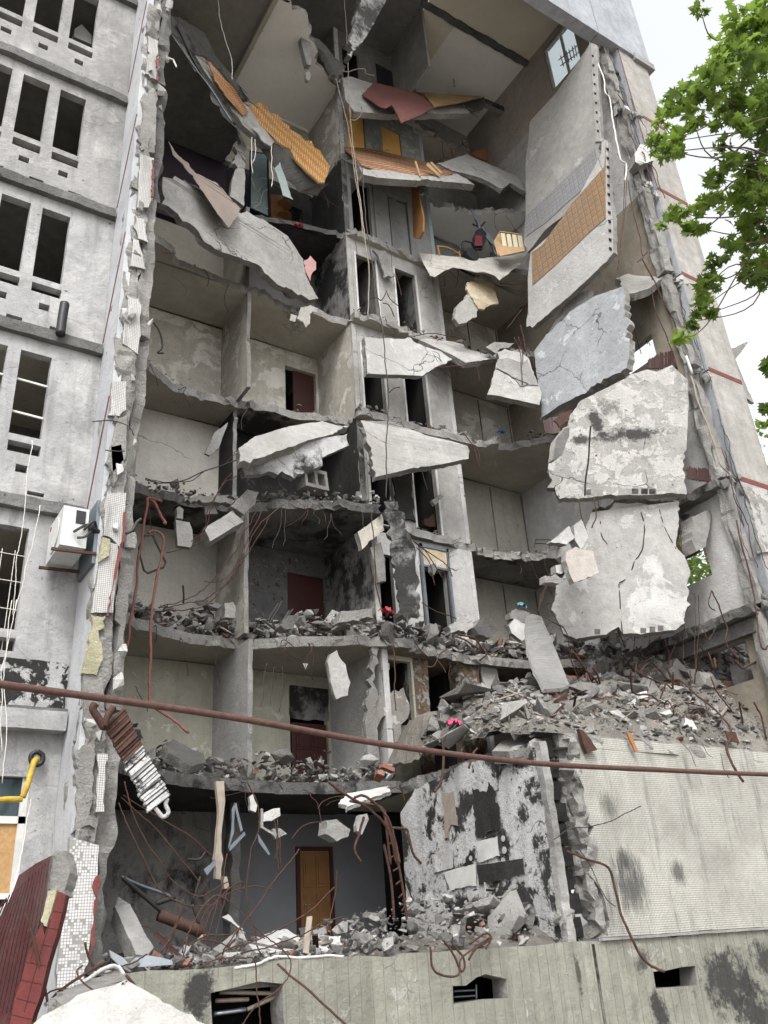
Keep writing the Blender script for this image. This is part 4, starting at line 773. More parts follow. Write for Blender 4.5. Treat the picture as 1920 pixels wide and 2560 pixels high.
def crate():
    r = empty('wooden_crate', place(zD, [(1265, 190)], Y=13.0)[0], 'pale slatted wooden crate tipped on its side at the right of the seventh floor', 'crate')
    slab('side_panel', place(zD, [(1145, 118, 13.1), (1185, 55, 13.1), (1210, 150, 12.8), (1175, 222, 12.8)]), .02, M['wood'], r, jag=0)
    slab('bottom_board', place(zD, [(1178, 190, 12.75), (1210, 150, 12.8), (1360, 165, 12.7), (1360, 185, 12.65), (1190, 222, 12.7)]), .02, M['wood'], r, jag=0)
    for i in range(4):
        x = 1195+i*39; slab('slat', place(zD, [(x, 62+i*5), (x+28, 65+i*5), (x+44, 165+i*2), (x+14, 160+i*2)], Y=12.8), .02, plain('pale_slat', (.55, .48, .34), .7, .2), r, jag=0)
    b = MB(); b.bar(*place(zD, [(1185, 52), (1345, 75)], Y=12.83), .03); b.bar(*place(zD, [(1205, 160), (1360, 170)], Y=12.83), .03); b.build('rail', M['wood'], r)
crate()
thing('metal_sheet', 'dark grey dented metal sheet leaning over the office chair', 'metal sheet', place(zB, [(985, 1440, 13.7), (1010, 1450, 13.7), (1060, 1560, 13.6), (1140, 1640, 13.5), (1170, 1720, 13.4), (1110, 1660, 13.5), (1040, 1580, 13.6)]), .02, M['bluesteel'], jag=.01)
b = MB()   # charred lamp on the ceiling and hanging bulbs
def lamp(label, conv, x, y, Z, n, mat):
    c = place(conv, [(x, y)], Z=Z)[0]; r = empty('ceiling_lamp', c, label, 'lamp'); b = MB(); b.tube([c, c-Vector((0, 0, .25))], .012, 6); b.build('stem', M['blk'], r)
    for i in range(n):
        a = i*2.1; e = c+Vector((.22*math.cos(a)*(n > 1), .22*math.sin(a)*(n > 1), -.28)); b = MB()
        if n > 1: b.tube([c-Vector((0, 0, .2)), e], .012, 6); b.build('arm', M['blk'], r); b = MB()
        bm = bmesh.new(); bmesh.ops.create_icosphere(bm, subdivisions=2, radius=.05); me = bpy.data.meshes.new('bulb')
        for v in bm.verts: v.co = v.co+e-Vector((0, 0, .05))
        bm.to_mesh(me); bm.free(); link('bulb', me, mat, r, True)
lamp('single bare bulb hanging from the white top ceiling', zB, 868, 545, 25.08, 1, M['whiteish'])
lamp('brass chandelier with bare arms under the ninth floor ceiling', zB, 925, 965, Fl(9)-.2, 4, M['doorwood'])
lamp('charred lamp stub on the black ceiling of the seventh floor room', zB, 1005, 1430, Fl(8)-.2, 1, M['blk'])

# sixth to fourth floor fragments
thing('hanging_chunk', 'stained fabric covered lump dangling in the sixth floor room', 'concrete chunk', place(zD, [(985, 400, 13.4), (1060, 345, 13.5), (1120, 370, 13.5), (1150, 425, 13.4), (1180, 550, 13.3), (1120, 560, 13.2), (1085, 590, 13.2), (1040, 585, 13.2), (990, 500, 13.2), (955, 440, 13.3)]), .06, M['paper'], jag=.04, seg=.05)
thing('hanging_chunk', 'white plaster chunk hanging below the stained fabric lump', 'concrete chunk', place(zD, [(960, 485), (1000, 500), (1045, 590), (1030, 640), (960, 680), (905, 692), (872, 650), (890, 570)], Y=13.25), .12, Mc('white'), jag=.03)
thing('concrete_plate', 'grey cracked slab plate hanging below the sixth floor doors', 'concrete slab', place(zD, [(252, 782), (440, 790), (572, 785), (640, 830), (700, 855), (730, 905), (775, 970), (740, 990), (652, 1050), (272, 1035)], Y=13.5), .16, Mc('pale'), jag=[.02, .02, .03, .03, .03, .03, .03, .02, .02, .04])
thing('concrete_plate', 'small triangular slab piece between the grey plate and the white plate', 'concrete slab', place(zD, [(690, 855), (780, 880), (860, 935), (770, 985), (735, 905)], Y=13.55), .1, Mc('pale'), jag=.02)
thing('concrete_plate', 'white pointed slab with folded plaster on the sixth floor edge', 'concrete slab', place(zD, [(630, 800, 13.9), (690, 790, 14.1), (855, 812, 14.1), (935, 830, 14.0), (960, 868, 13.9), (1050, 885, 13.8), (1150, 932, 13.6), (1060, 945, 13.4), (950, 958, 13.4), (860, 905, 13.5), (700, 830, 13.7)]), .15, Mc('white'), jag=.02)
thing('concrete_plate', 'small white wedge lying above the white slab end', 'concrete slab', place(zD, [(1090, 850), (1150, 815), (1290, 822), (1250, 855), (1190, 862), (1160, 895)], Y=13.4), .12, Mc('white'), jag=.02)
g3 = tilt(zD, 1280, 1050, 12.8, (-.45, -.88, .15))
thing('concrete_plate', 'white trapezoid slab held by rods in front of the right fifth floor room', 'concrete slab', place(zD, [(1100, 1180), (1160, 985), (1168, 885), (1222, 862), (1285, 880), (1340, 890), (1390, 930), (1435, 1060), (1480, 1165), (1462, 1252), (1300, 1215)], plane=g3), .16, [M['white'], M['edge'], M['edge']], jag=.02)
thing('concrete_flake', 'grey rough patch of exposed concrete on the white trapezoid slab', 'concrete slab', place(zD, [(1172, 935), (1240, 925), (1345, 960), (1378, 935), (1430, 1060), (1455, 1115), (1380, 1110), (1330, 1120), (1270, 1060), (1165, 990)], plane=(g3[0]+Vector((-.01, -.02, 0)), g3[1])), .03, M['conc'], jag=.025)
thing('concrete_plate', 'long white wedge shaped slab below the fifth floor doors', 'concrete slab', place(zE, [(225, -80, 13.7), (440, -70, 13.6), (600, -10, 13.6), (725, 40, 13.5), (860, 65, 13.4), (965, 95, 13.3), (978, 130, 13.3), (972, 185, 13.3), (800, 220, 13.3), (620, 250, 13.4), (330, 312, 13.5), (300, 250, 13.5), (265, 60, 13.6)]), .18, [M['white'], M['edge'], M['edge']], jag=[.02, .02, .02, .02, .02, .02, .02, .01, .01, .01, .05, .05, .03])
thing('concrete_plate', 'upper white slab of the pair thrown across the burnt fourth floor room', 'concrete slab', place(q3, [(1030, 830, 13.4), (1100, 780, 13.7), (1250, 735, 13.9), (1420, 708, 14), (1508, 735, 14), (1440, 770, 13.8), (1330, 795, 13.7), (1180, 850, 13.5), (1080, 895, 13.3), (1035, 890, 13.3)]), .18, [M['white'], M['edge'], M['edge']], jag=.03)
thing('concrete_plate', 'lower sooty slab of the pair thrown across the burnt fourth floor room', 'concrete slab', place(q3, [(1048, 922), (1150, 868), (1250, 830), (1400, 785), (1500, 768), (1508, 818), (1390, 872), (1395, 905), (1310, 940), (1272, 962), (1200, 945), (1060, 950)], Y=13.8), .16, [conc('half_sooty_slab', g(.45), g(.3), peel=g(.52), peel_t=.5, soot=.1, spots=.3, streak=.3, seed=66), M['edge'], M['edge']], jag=.03)
thing('leaning_plank', 'small grey plaster plank leaning on the fourth floor back wall', 'plank', place(q3, [(886, 852), (928, 762), (985, 718), (965, 775), (945, 830), (905, 862)], Y=14.8), .05, Mc('conc'), jag=.02)
thing('hanging_chunk', 'pale rectangular chunk dangling below the fourth floor edge', 'concrete chunk', place(zH, [(275, 330), (370, 348), (390, 400), (396, 470), (380, 522), (288, 508)], Y=14.3), .12, Mc('white'), jag=.02)
thing('hanging_chunk', 'smaller chunk hanging right above the pale rectangular chunk', 'concrete chunk', place(zH, [(280, 250), (302, 236), (330, 260), (326, 325), (280, 318)], Y=14.3), .12, Mc('conc'), jag=.02)
thing('hanging_chunk', 'white square tile of concrete on the fourth floor edge', 'concrete chunk', place(zH, [(465, 212), (545, 210), (566, 288), (480, 292)], Y=14.5), .05, Mc('white'), jag=.02)
thing('beam_fragment', 'white beam fragment sloping down from the fourth floor edge', 'concrete beam', place(zH, [(470, 388, 13.9), (670, 262, 14.2), (745, 345, 14.1), (512, 480, 13.8)]), .2, Mc('white'), jag=[.01, .03, .01, .03])
thing('beam_fragment', 'short rough concrete stub above the white sloping beam', 'concrete beam', place(zH, [(655, 235), (770, 120), (850, 140), (825, 220), (745, 292), (700, 260)], Y=14.1), .2, Mc('edge'), jag=.05)
def hollow_block():
    r = MB(); c = place(zH, [(1225, 130)], Y=14.1)[0]; w, h, d = .62, .5, .3
    for a in (-.31, -.03, .25): r.box(a, a+.07, 0, d, -.22, .22)
    r.box(-.24, -.03, 0, d, .14, .22); r.box(.04, .25, 0, d, .14, .22); r.box(-.24, -.03, 0, d, -.22, -.14); r.box(.04, .25, 0, d, -.22, -.14)
    me = r.build('hollow_concrete_block', M['edge']); me.location = c; me.rotation_euler = (0, -.12, .2)
    return setp(me, 'hollow concrete block with two cells standing on the fourth floor rubble', 'concrete block')
hollow_block()
thing('hanging_chunk', 'long white pointed chunk dangling below the third floor edge', 'concrete chunk', place(zH, [(1322, 1310), (1345, 1260), (1390, 1232), (1450, 1330), (1482, 1455), (1465, 1545), (1385, 1572), (1345, 1450)], Y=13.6), .1, Mc('white'), jag=.025)
thing('hanging_chunk', 'tiny white chip dangling in the second floor room', 'concrete chunk', place(zH, [(1152, 1322), (1190, 1325), (1172, 1365)], Y=14.2), .03, Mc('white'), jag=.01)
thing('hanging_chunk', 'small square chunk dangling beside the brick pier', 'concrete chunk', place(zF, [(370, 275), (425, 272), (425, 318), (372, 318)], Y=13.9), .08, Mc('conc'), jag=.015)
thing('arched_fragment', 'arch shaped wall fragment with peeling white paint standing before the brick pier', 'wall fragment', place(zF, [(262, 748), (262, 640), (300, 500), (400, 470), (522, 440), (565, 560), (552, 650), (500, 700), (518, 812), (462, 820), (455, 740), (420, 625), (370, 650), (330, 742)], Y=13.9), .1, [conc('peeling_arch', g(.28, .07), g(.2, .1), peel=g(.5, .04), peel_t=.54, peel_s=3, seed=67), M['edge']], jag=.03)
thing('column_stub', 'broken plaster column with a kinked foot left of the brick pier', 'column', place(zF, [(300, 150), (385, 165), (350, 270), (310, 400), (345, 470), (345, 740), (360, 1000), (285, 990), (262, 750), (262, 520), (285, 300)], Y=13.85), .12, Mc('edge'), jag=.05)
thing('wall_stub', 'tall rough wall stub standing at the edge of the third floor', 'wall fragment', place(zE, [(430, 432, 13.2), (480, 480, 13.2), (530, 560, 13.1), (560, 700, 13), (605, 800, 13), (600, 900, 13), (625, 1000, 12.95), (628, 1240, 12.9), (545, 1302, 12.9), (460, 1290, 13.1), (470, 1140, 13.2), (435, 900, 13.3), (400, 700, 13.4), (370, 560, 13.4), (385, 480, 13.3)]), .22, [M['sooty'], M['edge'], M['edge']], jag=.05)
thing('beam_fragment', 'pale lintel beam leaning over the sooty door gap on the third floor', 'concrete beam', place(zE, [(205, 690), (380, 560), (390, 680), (235, 812)], Y=13.6), .14, Mc('room'), jag=.02)
thing('hanging_chunk', 'rough broken chunk stack hanging in the sooty door gap', 'concrete chunk', place(zE, [(290, 800), (365, 760), (395, 880), (400, 1030), (350, 1040), (330, 930)], Y=13.7), .15, Mc('edge'), jag=.05)
thing('hanging_chunk', 'round plaster clump tangled in wires before the third floor doorway', 'concrete chunk', place(zE, [(710, 915), (745, 905), (757, 940), (735, 990), (712, 965)], Y=14.0), .1, Mc('edge'), jag=.03)
thing('hanging_chunk', 'small brick shaped chunk stuck at the fourth floor door jamb', 'concrete chunk', place(zE, [(718, 470), (775, 428), (803, 445), (740, 505)], Y=14.0), .1, Mc('conc'), jag=.015)
thing('washing_machine_shell', 'rusty appliance front with a round opening inside the fourth floor doorway', 'appliance', place(zE, [(665, 600), (760, 540), (780, 680), (700, 655), (665, 640)], Y=14.5), .1, M['rust'], jag=.02)
thing('hanging_chunk', 'grey porous chunk hanging over the sixth floor door lintel', 'concrete chunk', place(zD, [(310, 175), (400, 185), (425, 260), (470, 355), (440, 365), (385, 372), (360, 260)], Y=14.1), .06, Mc('edge'), jag=.02)

# ------------------------------------------------------------------ right hand wall panels, torn loose
def notch(P3, n, w, d, mat, name='edge_tooth'): pass
pX = (Vector((14.3, 11, 0)), Vector((1, 0, 0)))
def rp(conv, P, plane): return place(conv, P, plane=plane)
p1 = tilt(q2, 770, 560, 10.8, (-1, -.12, .02))
r1 = empty('wall_element', p1[0]+Vector((0, 0, -2)), 'tall grey papered wall panel hanging at the upper right', 'wall panel')
slab('panel', rp(q2, [(612, 700), (630, 525), (745, 400), (890, 185), (912, 190), (935, 610), (925, 640), (942, 740), (840, 870), (780, 930), (700, 990), (620, 1090), (604, 1060), (612, 930)], p1), .16, [conc('grey_papered_wall', (.30, .295, .28), (.255, .25, .24), streak=.12, crack=.08, peel=(.35, .35, .34), peel_t=.62, peel_s=.6, bump=.15, seed=70), M['edge'], M['edge']], r1, jag=[.01, .01, .01, 0, 0, .02, .02, .02, .03, .03, .03, .03, 0, 0])
off = lambda pl, d: (pl[0]-pl[1]*0+Vector(pl[1])*d, pl[1])
slab('papered_strip', rp(q2, [(614, 935), (905, 650), (915, 640), (922, 770), (820, 850), (700, 960), (612, 1022)], off(p1, .012)), .008, M['slate'], r1, jag=.003)
slab('torn_edge', rp(q2, [(893, 190), (915, 195), (936, 610), (912, 612)], off(p1, .03)), .06, M['white'], r1, jag=.012)
for i in range(9):
    t = i/8.5; x = 897+t*24; y = 235+t*345; slab('joint_notch', rp(q2, [(x, y), (x+9, y+3), (x+9, y+13), (x+1, y+10)], off(p1, .034)), .01, M['black'], r1, jag=0)
p2 = tilt(dd, 1230, 500, 10.9, (-1, -.08, 0))
r2 = empty('wall_element', p2[0]+Vector((0, 0, -2)), 'wall panel with orange wood block wallpaper hanging below the grey papered panel', 'wall panel')
slab('panel', rp(dd, [(1140, 600), (1146, 545), (1220, 480), (1299, 330), (1300, 298), (1313, 305), (1316, 420), (1324, 470), (1326, 545), (1310, 565), (1230, 640), (1150, 708), (1137, 706), (1141, 660)], p2), .15, [M['pale'], M['edge'], M['edge']], r2, jag=[0, 0, .01, 0, 0, .02, .01, .02, .02, .02, .02, .02, .02, 0])
slab('wood_wallpaper', rp(dd, [(1148, 545), (1170, 530), (1235, 440), (1305, 360), (1308, 305), (1308, 472), (1270, 505), (1200, 572), (1150, 617)], off(p2, .012)), .01, M['veneer'], r2, jag=.004)
for i in range(12):
    t = i/11; x = 1311+t*6; y = 318+t*215; slab('joint_notch', rp(dd, [(x-2, y), (x+4, y+2), (x+4, y+8), (x-1, y+6)], off(p2, .014)), .01, M['black'], r2, jag=0)
p3 = tilt(dd, 1260, 750, 11.2, (-1, -.1, .05))
r3 = empty('wall_element', p3[0]+Vector((0, 0, -2)), 'cracked blue grey wall panel hanging in the middle of the right side', 'wall panel')
slab('panel', rp(dd, [(1154, 758), (1179, 723), (1232, 672), (1284, 640), (1344, 618), (1350, 640), (1352, 672), (1360, 700), (1359, 773), (1354, 795), (1264, 850), (1209, 875), (1166, 907), (1170, 873), (1158, 803)], p3), .2, [conc('blue_grey_panel', (.40, .42, .44), (.29, .305, .32), streak=.1, crack=.6, spots=.12, peel=(.46, .48, .5), peel_t=.6, seed=71, bump=.3), M['edge'], M['edge']], r3, jag=[.02, .02, .03, .03, .01, .05, .04, .04, .04, .04, .02, .02, .03, .01, .01])
thing('concrete_plate', 'small cracked grey panel wedged on top of the blue grey panel', 'concrete slab', rp(q4, [(705, 340), (760, 240), (830, 160), (905, 150), (900, 190), (780, 270), (720, 330)], off(p3, -.25)), .12, Mc('pale'), jag=.04)
p4 = tilt(dd, 1340, 920, 10.4, (-.62, -.78, -.02))
r4 = empty('wall_element', p4[0]+Vector((0, 0, -2)), 'large square white panel with a black scorch band on the right side', 'wall panel')
m4 = conc('scorched_white_panel', g(.42, .03), g(.28, .04), peel=g(.50, .03), peel_t=.5, peel_s=2.2, streak=.2, crack=.6, spots=.3, bump=.5, seed=72, blobs=[(tuple(rp(q4, [(1060, 772)], p4)[0]), .42, .93, (.45, .45, 1.9)), (tuple(rp(q4, [(860, 795)], p4)[0]), .24, .93, (.6, .6, 1.7)), (tuple(rp(q4, [(915, 715)], p4)[0]), .3, .93, (1.6, 1.6, .8)), (tuple(rp(q4, [(970, 650)], p4)[0]), .26, .6, (1, 1, .8))])
slab('panel', rp(q4, [(705, 1000), (712, 900), (770, 745), (800, 690), (850, 625), (950, 575), (1070, 510), (1140, 490), (1180, 500), (1245, 470), (1285, 510), (1315, 535), (1318, 640), (1308, 800), (1308, 1030), (1000, 1035), (880, 1045), (760, 1050), (745, 1030)], p4), .2, [m4, M['edge'], M['edge']], r4, jag=[.05, .05, .05, .05, .03, .03, .02, .03, .03, .03, .02, .01, .01, .03, .02, .02, .02, .02, .03])
for x, y in ((880, 1018), (1085, 1015), (1125, 1015), (1160, 1015)): slab('joint_notch', rp(q4, [(x-14, y-10), (x+14, y-10), (x+14, y+12), (x-14, y+12)], off(p4, .008)), .006, M['edge_dark'], r4, jag=.004)
b = MB(); b.tube(crom(rp(q4, [(893, 735), (888, 800), (884, 880), (872, 960), (868, 1035)], off(p4, .004)), 5), .018, 5); b.build('deep_crack', M['black'], r4)
p5 = tilt(dd, 1350, 1230, 10.9, (-.66, -.75, .02))
r5 = empty('wall_element', p5[0]+Vector((0, 0, -2)), 'lowest large grey panel with long cracks and a ragged outline on the right', 'wall panel')
slab('panel', rp(q6, [(722, 420), (740, 360), (748, 305), (780, 270), (830, 150), (870, 60), (900, -10), (1000, -60), (1285, -60), (1275, 60), (1262, 150), (1300, 190), (1322, 250), (1318, 340), (1325, 400), (1300, 480), (1260, 510), (1110, 528), (1030, 525), (1015, 495), (960, 530), (830, 548), (775, 525), (750, 470)], p5), .2, [conc('grey_cracked_panel', g(.42, .03), g(.31, .03), peel=g(.5, .02), peel_t=.56, peel_s=.9, streak=.12, crack=.5, spots=.1, bump=.3, seed=73), M['edge'], M['edge']], r5, jag=.032, seg=.06)
for P in ([(1015, 310), (1020, 380), (1022, 440), (1030, 525)], [(1015, 305), (1060, 280), (1080, 220), (1115, 160), (1125, 60), (1110, 0)], [(1190, -10), (1210, 60), (1240, 120), (1262, 160)], [(935, 40), (940, 100), (965, 140)]):
    b = MB(); b.tube([q+Vector([mnoise.noise(q*6)*.03]*3) for q in crom(rp(q6, P, off(p5, .003)), 6)], .011, 4); b.build('deep_crack', M['black'], r5)
for x, y in ((922, 515), (1120, 510), (1160, 505), (1195, 500)): slab('joint_notch', rp(q6, [(x-12, y-10), (x+12, y-10), (x+12, y+12), (x-12, y+12)], off(p5, .008)), .006, M['edge_dark'], r5, jag=.004)
thing('concrete_plate', 'tall dark grey slab leaning on the rubble below the lowest wall panel', 'concrete slab', place(q6, [(608, 500, 12.2), (615, 455, 12.2), (640, 440, 12.2), (680, 450, 12.1), (740, 590, 11.6), (802, 745, 11.0), (770, 760, 11.0), (690, 765, 11.0), (650, 690, 11.2), (618, 600, 11.8)]), .08, [conc('dark_grey_slab', g(.24, .02), g(.18, .02), streak=0, crack=.1, bump=.15, seed=74), M['whiteish'], M['edge']], jag=.01)
thing('hanging_chunk', 'pinkish square chunk stuck on the edge of the lowest wall panel', 'concrete chunk', place(q6, [(785, 175), (828, 150), (850, 160), (905, 170), (912, 210), (930, 262), (870, 290), (822, 306), (800, 260), (785, 210)], Y=10.7), .12, [conc('pinkish_concrete', (.46, .42, .39), (.36, .33, .3), streak=0, crack=.1, seed=75), M['edge']], jag=.03)
for i, P in enumerate(([(820, 60), (855, 30), (885, 110), (850, 160), (825, 120)], [(770, 150), (800, 135), (812, 160), (785, 215), (765, 190)], [(742, 230), (780, 225), (795, 250), (765, 268), (745, 262)], [(695, 275), (740, 268), (790, 285), (760, 310), (695, 305)], [(720, 130), (800, 60), (825, 110), (790, 140)])):
    thing('wedged_chunk', ['upright slab shard', 'narrow grey shard', 'small pale block', 'flat grey flake', 'sloping broad shard'][i]+' wedged at the upper left of the lowest wall panel', 'concrete chunk', place(q6, P, Y=10.9), .15, Mc('edge' if i % 2 else 'pale'), jag=.02)
# debris between R3, R4 and the wall
thing('debris_clump', 'charred crumpled debris clinging to the left of the scorched panel', 'debris', place(q4, [(730, 880), (745, 790), (780, 745), (800, 740), (800, 780), (770, 860), (745, 880)], Y=10.3), .15, Mc('edge_dark'), jag=.05)
thing('tin_sheet', 'dark rusty tin sheet crumpled between the two wall panels', 'metal sheet', place(q4, [(735, 710), (760, 680), (812, 665), (800, 710), (760, 740)], Y=10.5), .03, M['rust'], jag=.03)
thing('torn_wall_lump', 'pale boulder of concrete clinging to the right torn wall edge', 'concrete chunk', place(z6, [(595, 1230, 9.3), (640, 1150, 9.3), (710, 1160, 9.2), (750, 1280, 9.2), (690, 1300, 9.2), (640, 1320, 9.3), (600, 1290, 9.3)]), .3, Mc('pale'), jag=.04)
thing('torn_floor_stub', 'ragged floor slab stub jutting from the right torn wall', 'concrete slab', place(z7, [(450, 110, 10.4), (560, 70, 10.6), (620, 90, 10.6), (780, 95, 9.8), (810, 120, 9.6), (720, 190, 9.6), (600, 230, 9.8), (530, 240, 10), (490, 170, 10.1)]), .18, Mc('edge'), jag=.04)
thing('hanging_chunk', 'large charred concrete block hanging right of the lowest wall panel', 'concrete chunk', place(q6, [(1330, 20), (1400, -10), (1420, 0), (1405, 80), (1390, 150), (1350, 170), (1330, 120)], Y=10.0), .3, Mc('edge'), jag=.05)
thing('hanging_chunk', 'dark rusted reinforcement bundle behind the charred block', 'debris', place(q6, [(1262, 150), (1275, 0), (1320, 10), (1345, 100), (1360, 170), (1390, 160), (1310, 205)], Y=10.3), .2, [M['rust'], M['edge_dark']], jag=.05)

# ------------------------------------------------------------------ rubble
rr = random.Random(11)
ROCK = []
for i in range(26):
    fl = rr.choice((1, 1, .6, .3)); b = MB(); hull_into(b, rock_pts(rr, 1, rr.uniform(.55, .95), rr.uniform(.4, .8)*fl))
    ROCK.append(b)
mats_r = [M['edge'], M['conc'], M['pale'], M['edge_dark'], M['edge'], M['white']]
RMESH = []
def rock_mesh(i, mat):
    key = (i, mat.name)
    for k_, me in RMESH:
        if k_ == key: return me
    me = bpy.data.meshes.new('rock'); me.from_pydata(ROCK[i].v, [], ROCK[i].f); me.update(); me.materials.append(mat); RMESH.append((key, me)); return me
def chunk(p, size, label, group, mat=None):
    o = bpy.data.objects.new('concrete_chunk', rock_mesh(rr.randrange(26), mat or rr.choice(mats_r))); COL.objects.link(o)
    o.location = p; o.scale = (size, size, size); o.rotation_euler = (rr.gauss(0, .5), rr.gauss(0, .5), rr.uniform(0, 6.28)); return setp(o, label, 'concrete chunk', group)
def small_rubble(name, label, n, fn, s0, s1, mats, extra=None):
    b = extra or MB()
    for _ in range(n):
        p, k_ = fn(); sz = s0*(s1/s0)**(rr.random()**1.7)*k_; R = rot(rr); q = rr.choice(ROCK)
        b.add([Vector(p)+R @ (Vector(v)*sz) for v in q.v], q.f, rr.choice((0, 0, 0, 1, 2)))
    return setp(b.build(name, mats), label, None, None, 'stuff')
RM = [conc('rubble_mix', g(.46, .04), g(.3, .05), streak=0, crack=0, bump=.8, bsc=2, vary=.85), conc('sooty_rubble_mix', g(.28, .04), g(.16, .05), streak=0, crack=0, bump=.8, bsc=2, vary=.8), conc('pale_rubble_mix', g(.56, .02), g(.42, .03), streak=0, crack=0, bump=.6, vary=.5)]
mats_r = [RM[0], RM[0], RM[1], RM[2], M['edge']]
# rubble on each broken floor edge
def along(P):
    P = [Vector((x, y, 0)) for x, y in P]; L = [(P[i+1]-P[i]).length for i in range(len(P)-1)]; T = sum(L)
    def f(t):
        t *= T
        for i, l in enumerate(L):
            if t <= l: return P[i].lerp(P[i+1], t/l)
            t -= l
        return P[-1]
    return f
word = {2: 'second', 3: 'third', 4: 'fourth', 5: 'fifth', 6: 'sixth', 7: 'seventh'}
cfg = [(FS[3], 3, 1500, 34, .05, .3, .75, 'left'), (FS[2], 2, 1300, 24, .04, .23, .55, 'left'), (FS[4], 4, 900, 14, .03, .2, .4, 'left'), (FS[5], 5, 260, 5, .02, .1, .12, 'left'), (FS[6], 6, 220, 2, .02, .06, .08, 'left'),
       (RS[3], 3, 1500, 38, .05, .33, .8, 'right'), (RS[5], 5, 450, 10, .03, .17, .3, 'right'), (RS[4], 4, 260, 6, .03, .12, .2, 'right'), (RS[6], 6, 520, 9, .03, .18, .3, 'right'), (RS[7], 7, 140, 2, .02, .06, .06, 'right')]
for P, k, n, nb, s0, s1, hh, side in cfg:
    f = along(P); F = Fl(k)
    def fn():
        t = rr.random(); p = f(t); d = abs(rr.gauss(0, .45)); y = p.y+.02+d; h = max(0, hh*(1-d/1.3))*(.5+.9*abs(mnoise.noise(Vector((p.x*1.1, k*3.7, 0)))))*rr.random()
        return (p.x, min(y, 15.7), F+.02+h), 1
    small_rubble('rubble', 'loose concrete rubble on the broken %s floor of the %s rooms' % (word[k], side), n, fn, .02, s1*.55, RM)
    for i in range(nb):
        p, _ = fn(); chunk(p, rr.uniform(s1*.5, s1*1.15), 'broken concrete chunk in the rubble on the %s floor edge of the %s rooms' % (word[k], side), 'concrete chunks on the %s floor edge' % word[k])
# small crumbs hugging every slab edge
# great heap on the second floor deck
def heap_h(x, y):
    base = np.interp(x, [8.9, 9.5, 11, 13, 14.5, 18], [3.0, 4.0, 4.4, 4.7, 5.35, 6.4]); t = np.clip((y-9.7)/2.3, 0, 1)
    return 2.85+(base-2.85)*(t**.75)+.18*mnoise.fractal(Vector((x*1.2, y*1.2, 3)), 1, 2, 4)
b = MB(); nx, ny = 90, 36; vs = []
for j in range(ny+1):
    for i in range(nx+1):
        x = 9.0+9.5*i/nx; y = 9.64+4.2*j/ny; z = heap_h(x, y)+.05*mnoise.noise(Vector((x*7, y*7, 1))) if 0 < j else 2.84; vs.append((x, y, z))
b.add(vs, [(j*(nx+1)+i, j*(nx+1)+i+1, (j+1)*(nx+1)+i+1, (j+1)*(nx+1)+i) for j in range(ny) for i in range(nx)], 3)
M['dust'] = conc('rubble_dust', (.24, .225, .2), (.13, .12, .105), streak=0, crack=0, bump=1, bsc=2, seed=80)
def fh(): x = rr.uniform(9.0, 17.6); y = 9.68+abs(rr.random()**1.1)*3.2; return (x, y, heap_h(x, y)+rr.uniform(-.03, .05)), .6+.7*(y-9.68)/3
small_rubble('rubble_heap', 'great heap of broken concrete spilling over the top of the mosaic wall', 4200, fh, .02, .17, RM+[M['dust']], b)
small_rubble('gravel', 'fine broken concrete and dust covering the great rubble heap', 5200, fh, .008, .045, RM)
for i in range(112):
    x = rr.uniform(9.2, 17.4); y = 9.9+rr.random()*2.9; chunk((x, y, heap_h(x, y)+.04), rr.choice((.12, .16, .2, .26, .34, .42))*rr.uniform(.8, 1.25)*(.6+.55*(y-9.9)/2.9), 'angular concrete chunk lying on the great rubble heap above the mosaic wall', 'concrete chunks on the great rubble heap')
# ramp of rubble from the second floor edge down beside the burnt wall, and the ground floor sill
def ff():
    x = rr.uniform(3.1, 9.3); y = rr.uniform(9.65, 11.8); h = (.12+.42*max(0, min(1, (x-5)/3)))*rr.random()*(.4+min(1, (y-9.6)/1.2)); return (x, y, .08+h), 1
b = MB(); nx, ny = 70, 16
b.add([(3.1+6.1*i/nx, 9.7+2.6*j/ny, .02+(.1+.36*max(0, min(1, ((3.1+6.1*i/nx)-5)/3)))*(min(1, j/5)*(1-(j/ny)**3))*(.55+.6*mnoise.noise(Vector((i*.35, j*.5, 3))))) for j in range(ny+1) for i in range(nx+1)], [(j*(nx+1)+i, j*(nx+1)+i+1, (j+1)*(nx+1)+i+1, (j+1)*(nx+1)+i) for j in range(ny) for i in range(nx)], 3)
small_rubble('rubble', 'loose rubble strewn along the top of the plinth', 1500, ff, .015, .11, RM+[M['dust']], b)
def fb():
    o = rr.choice(((4.0, 5.2), (7.9, 8.9), (11.2, 12.2))); return (rr.uniform(*o), rr.uniform(9.75, 10.5), -.95+.25*rr.random()), 1
small_rubble('rubble', 'rubble lying inside the basement openings', 220, fb, .03, .15, RM)
for i in range(32):
    p, _ = ff(); chunk(p, rr.uniform(.07, .2), 'broken concrete chunk lying along the top of the plinth', 'concrete chunks on the plinth')
for (x, y, Y, s_, lab) in [(1100, 2190/2.16, 9.9, .3, '')][:0]: pass
big = [(q8, 530, 655, 10.2, .42, 'pale boulder with a pitted face at the foot of the burnt wall', 'white'), (q8, 600, 640, 10.5, .4, 'sooty boulder at the foot of the burnt wall beside the pale one', 'edge_dark'), (q8, 400, 640, 10.6, .45, 'tall rough stump of concrete left of the pale boulder', 'edge'),
       (zF, 1085, 700, 11.6, .5, 'tall leaning concrete block with a rusty strip on the heap', 'edge_dark'), (zF, 1330, 640, 11.4, .36, 'large dark faced block in the middle of the heap', 'edge'), (zF, 870, 780, 11.5, .36, 'white flat block at the left end of the heap', 'white')]
for cv, x, y, Y, s_, lab, mt in big:
    chunk(place(cv, [(x, y)], Y=Y)[0], s_, lab, None, M[mt])
    
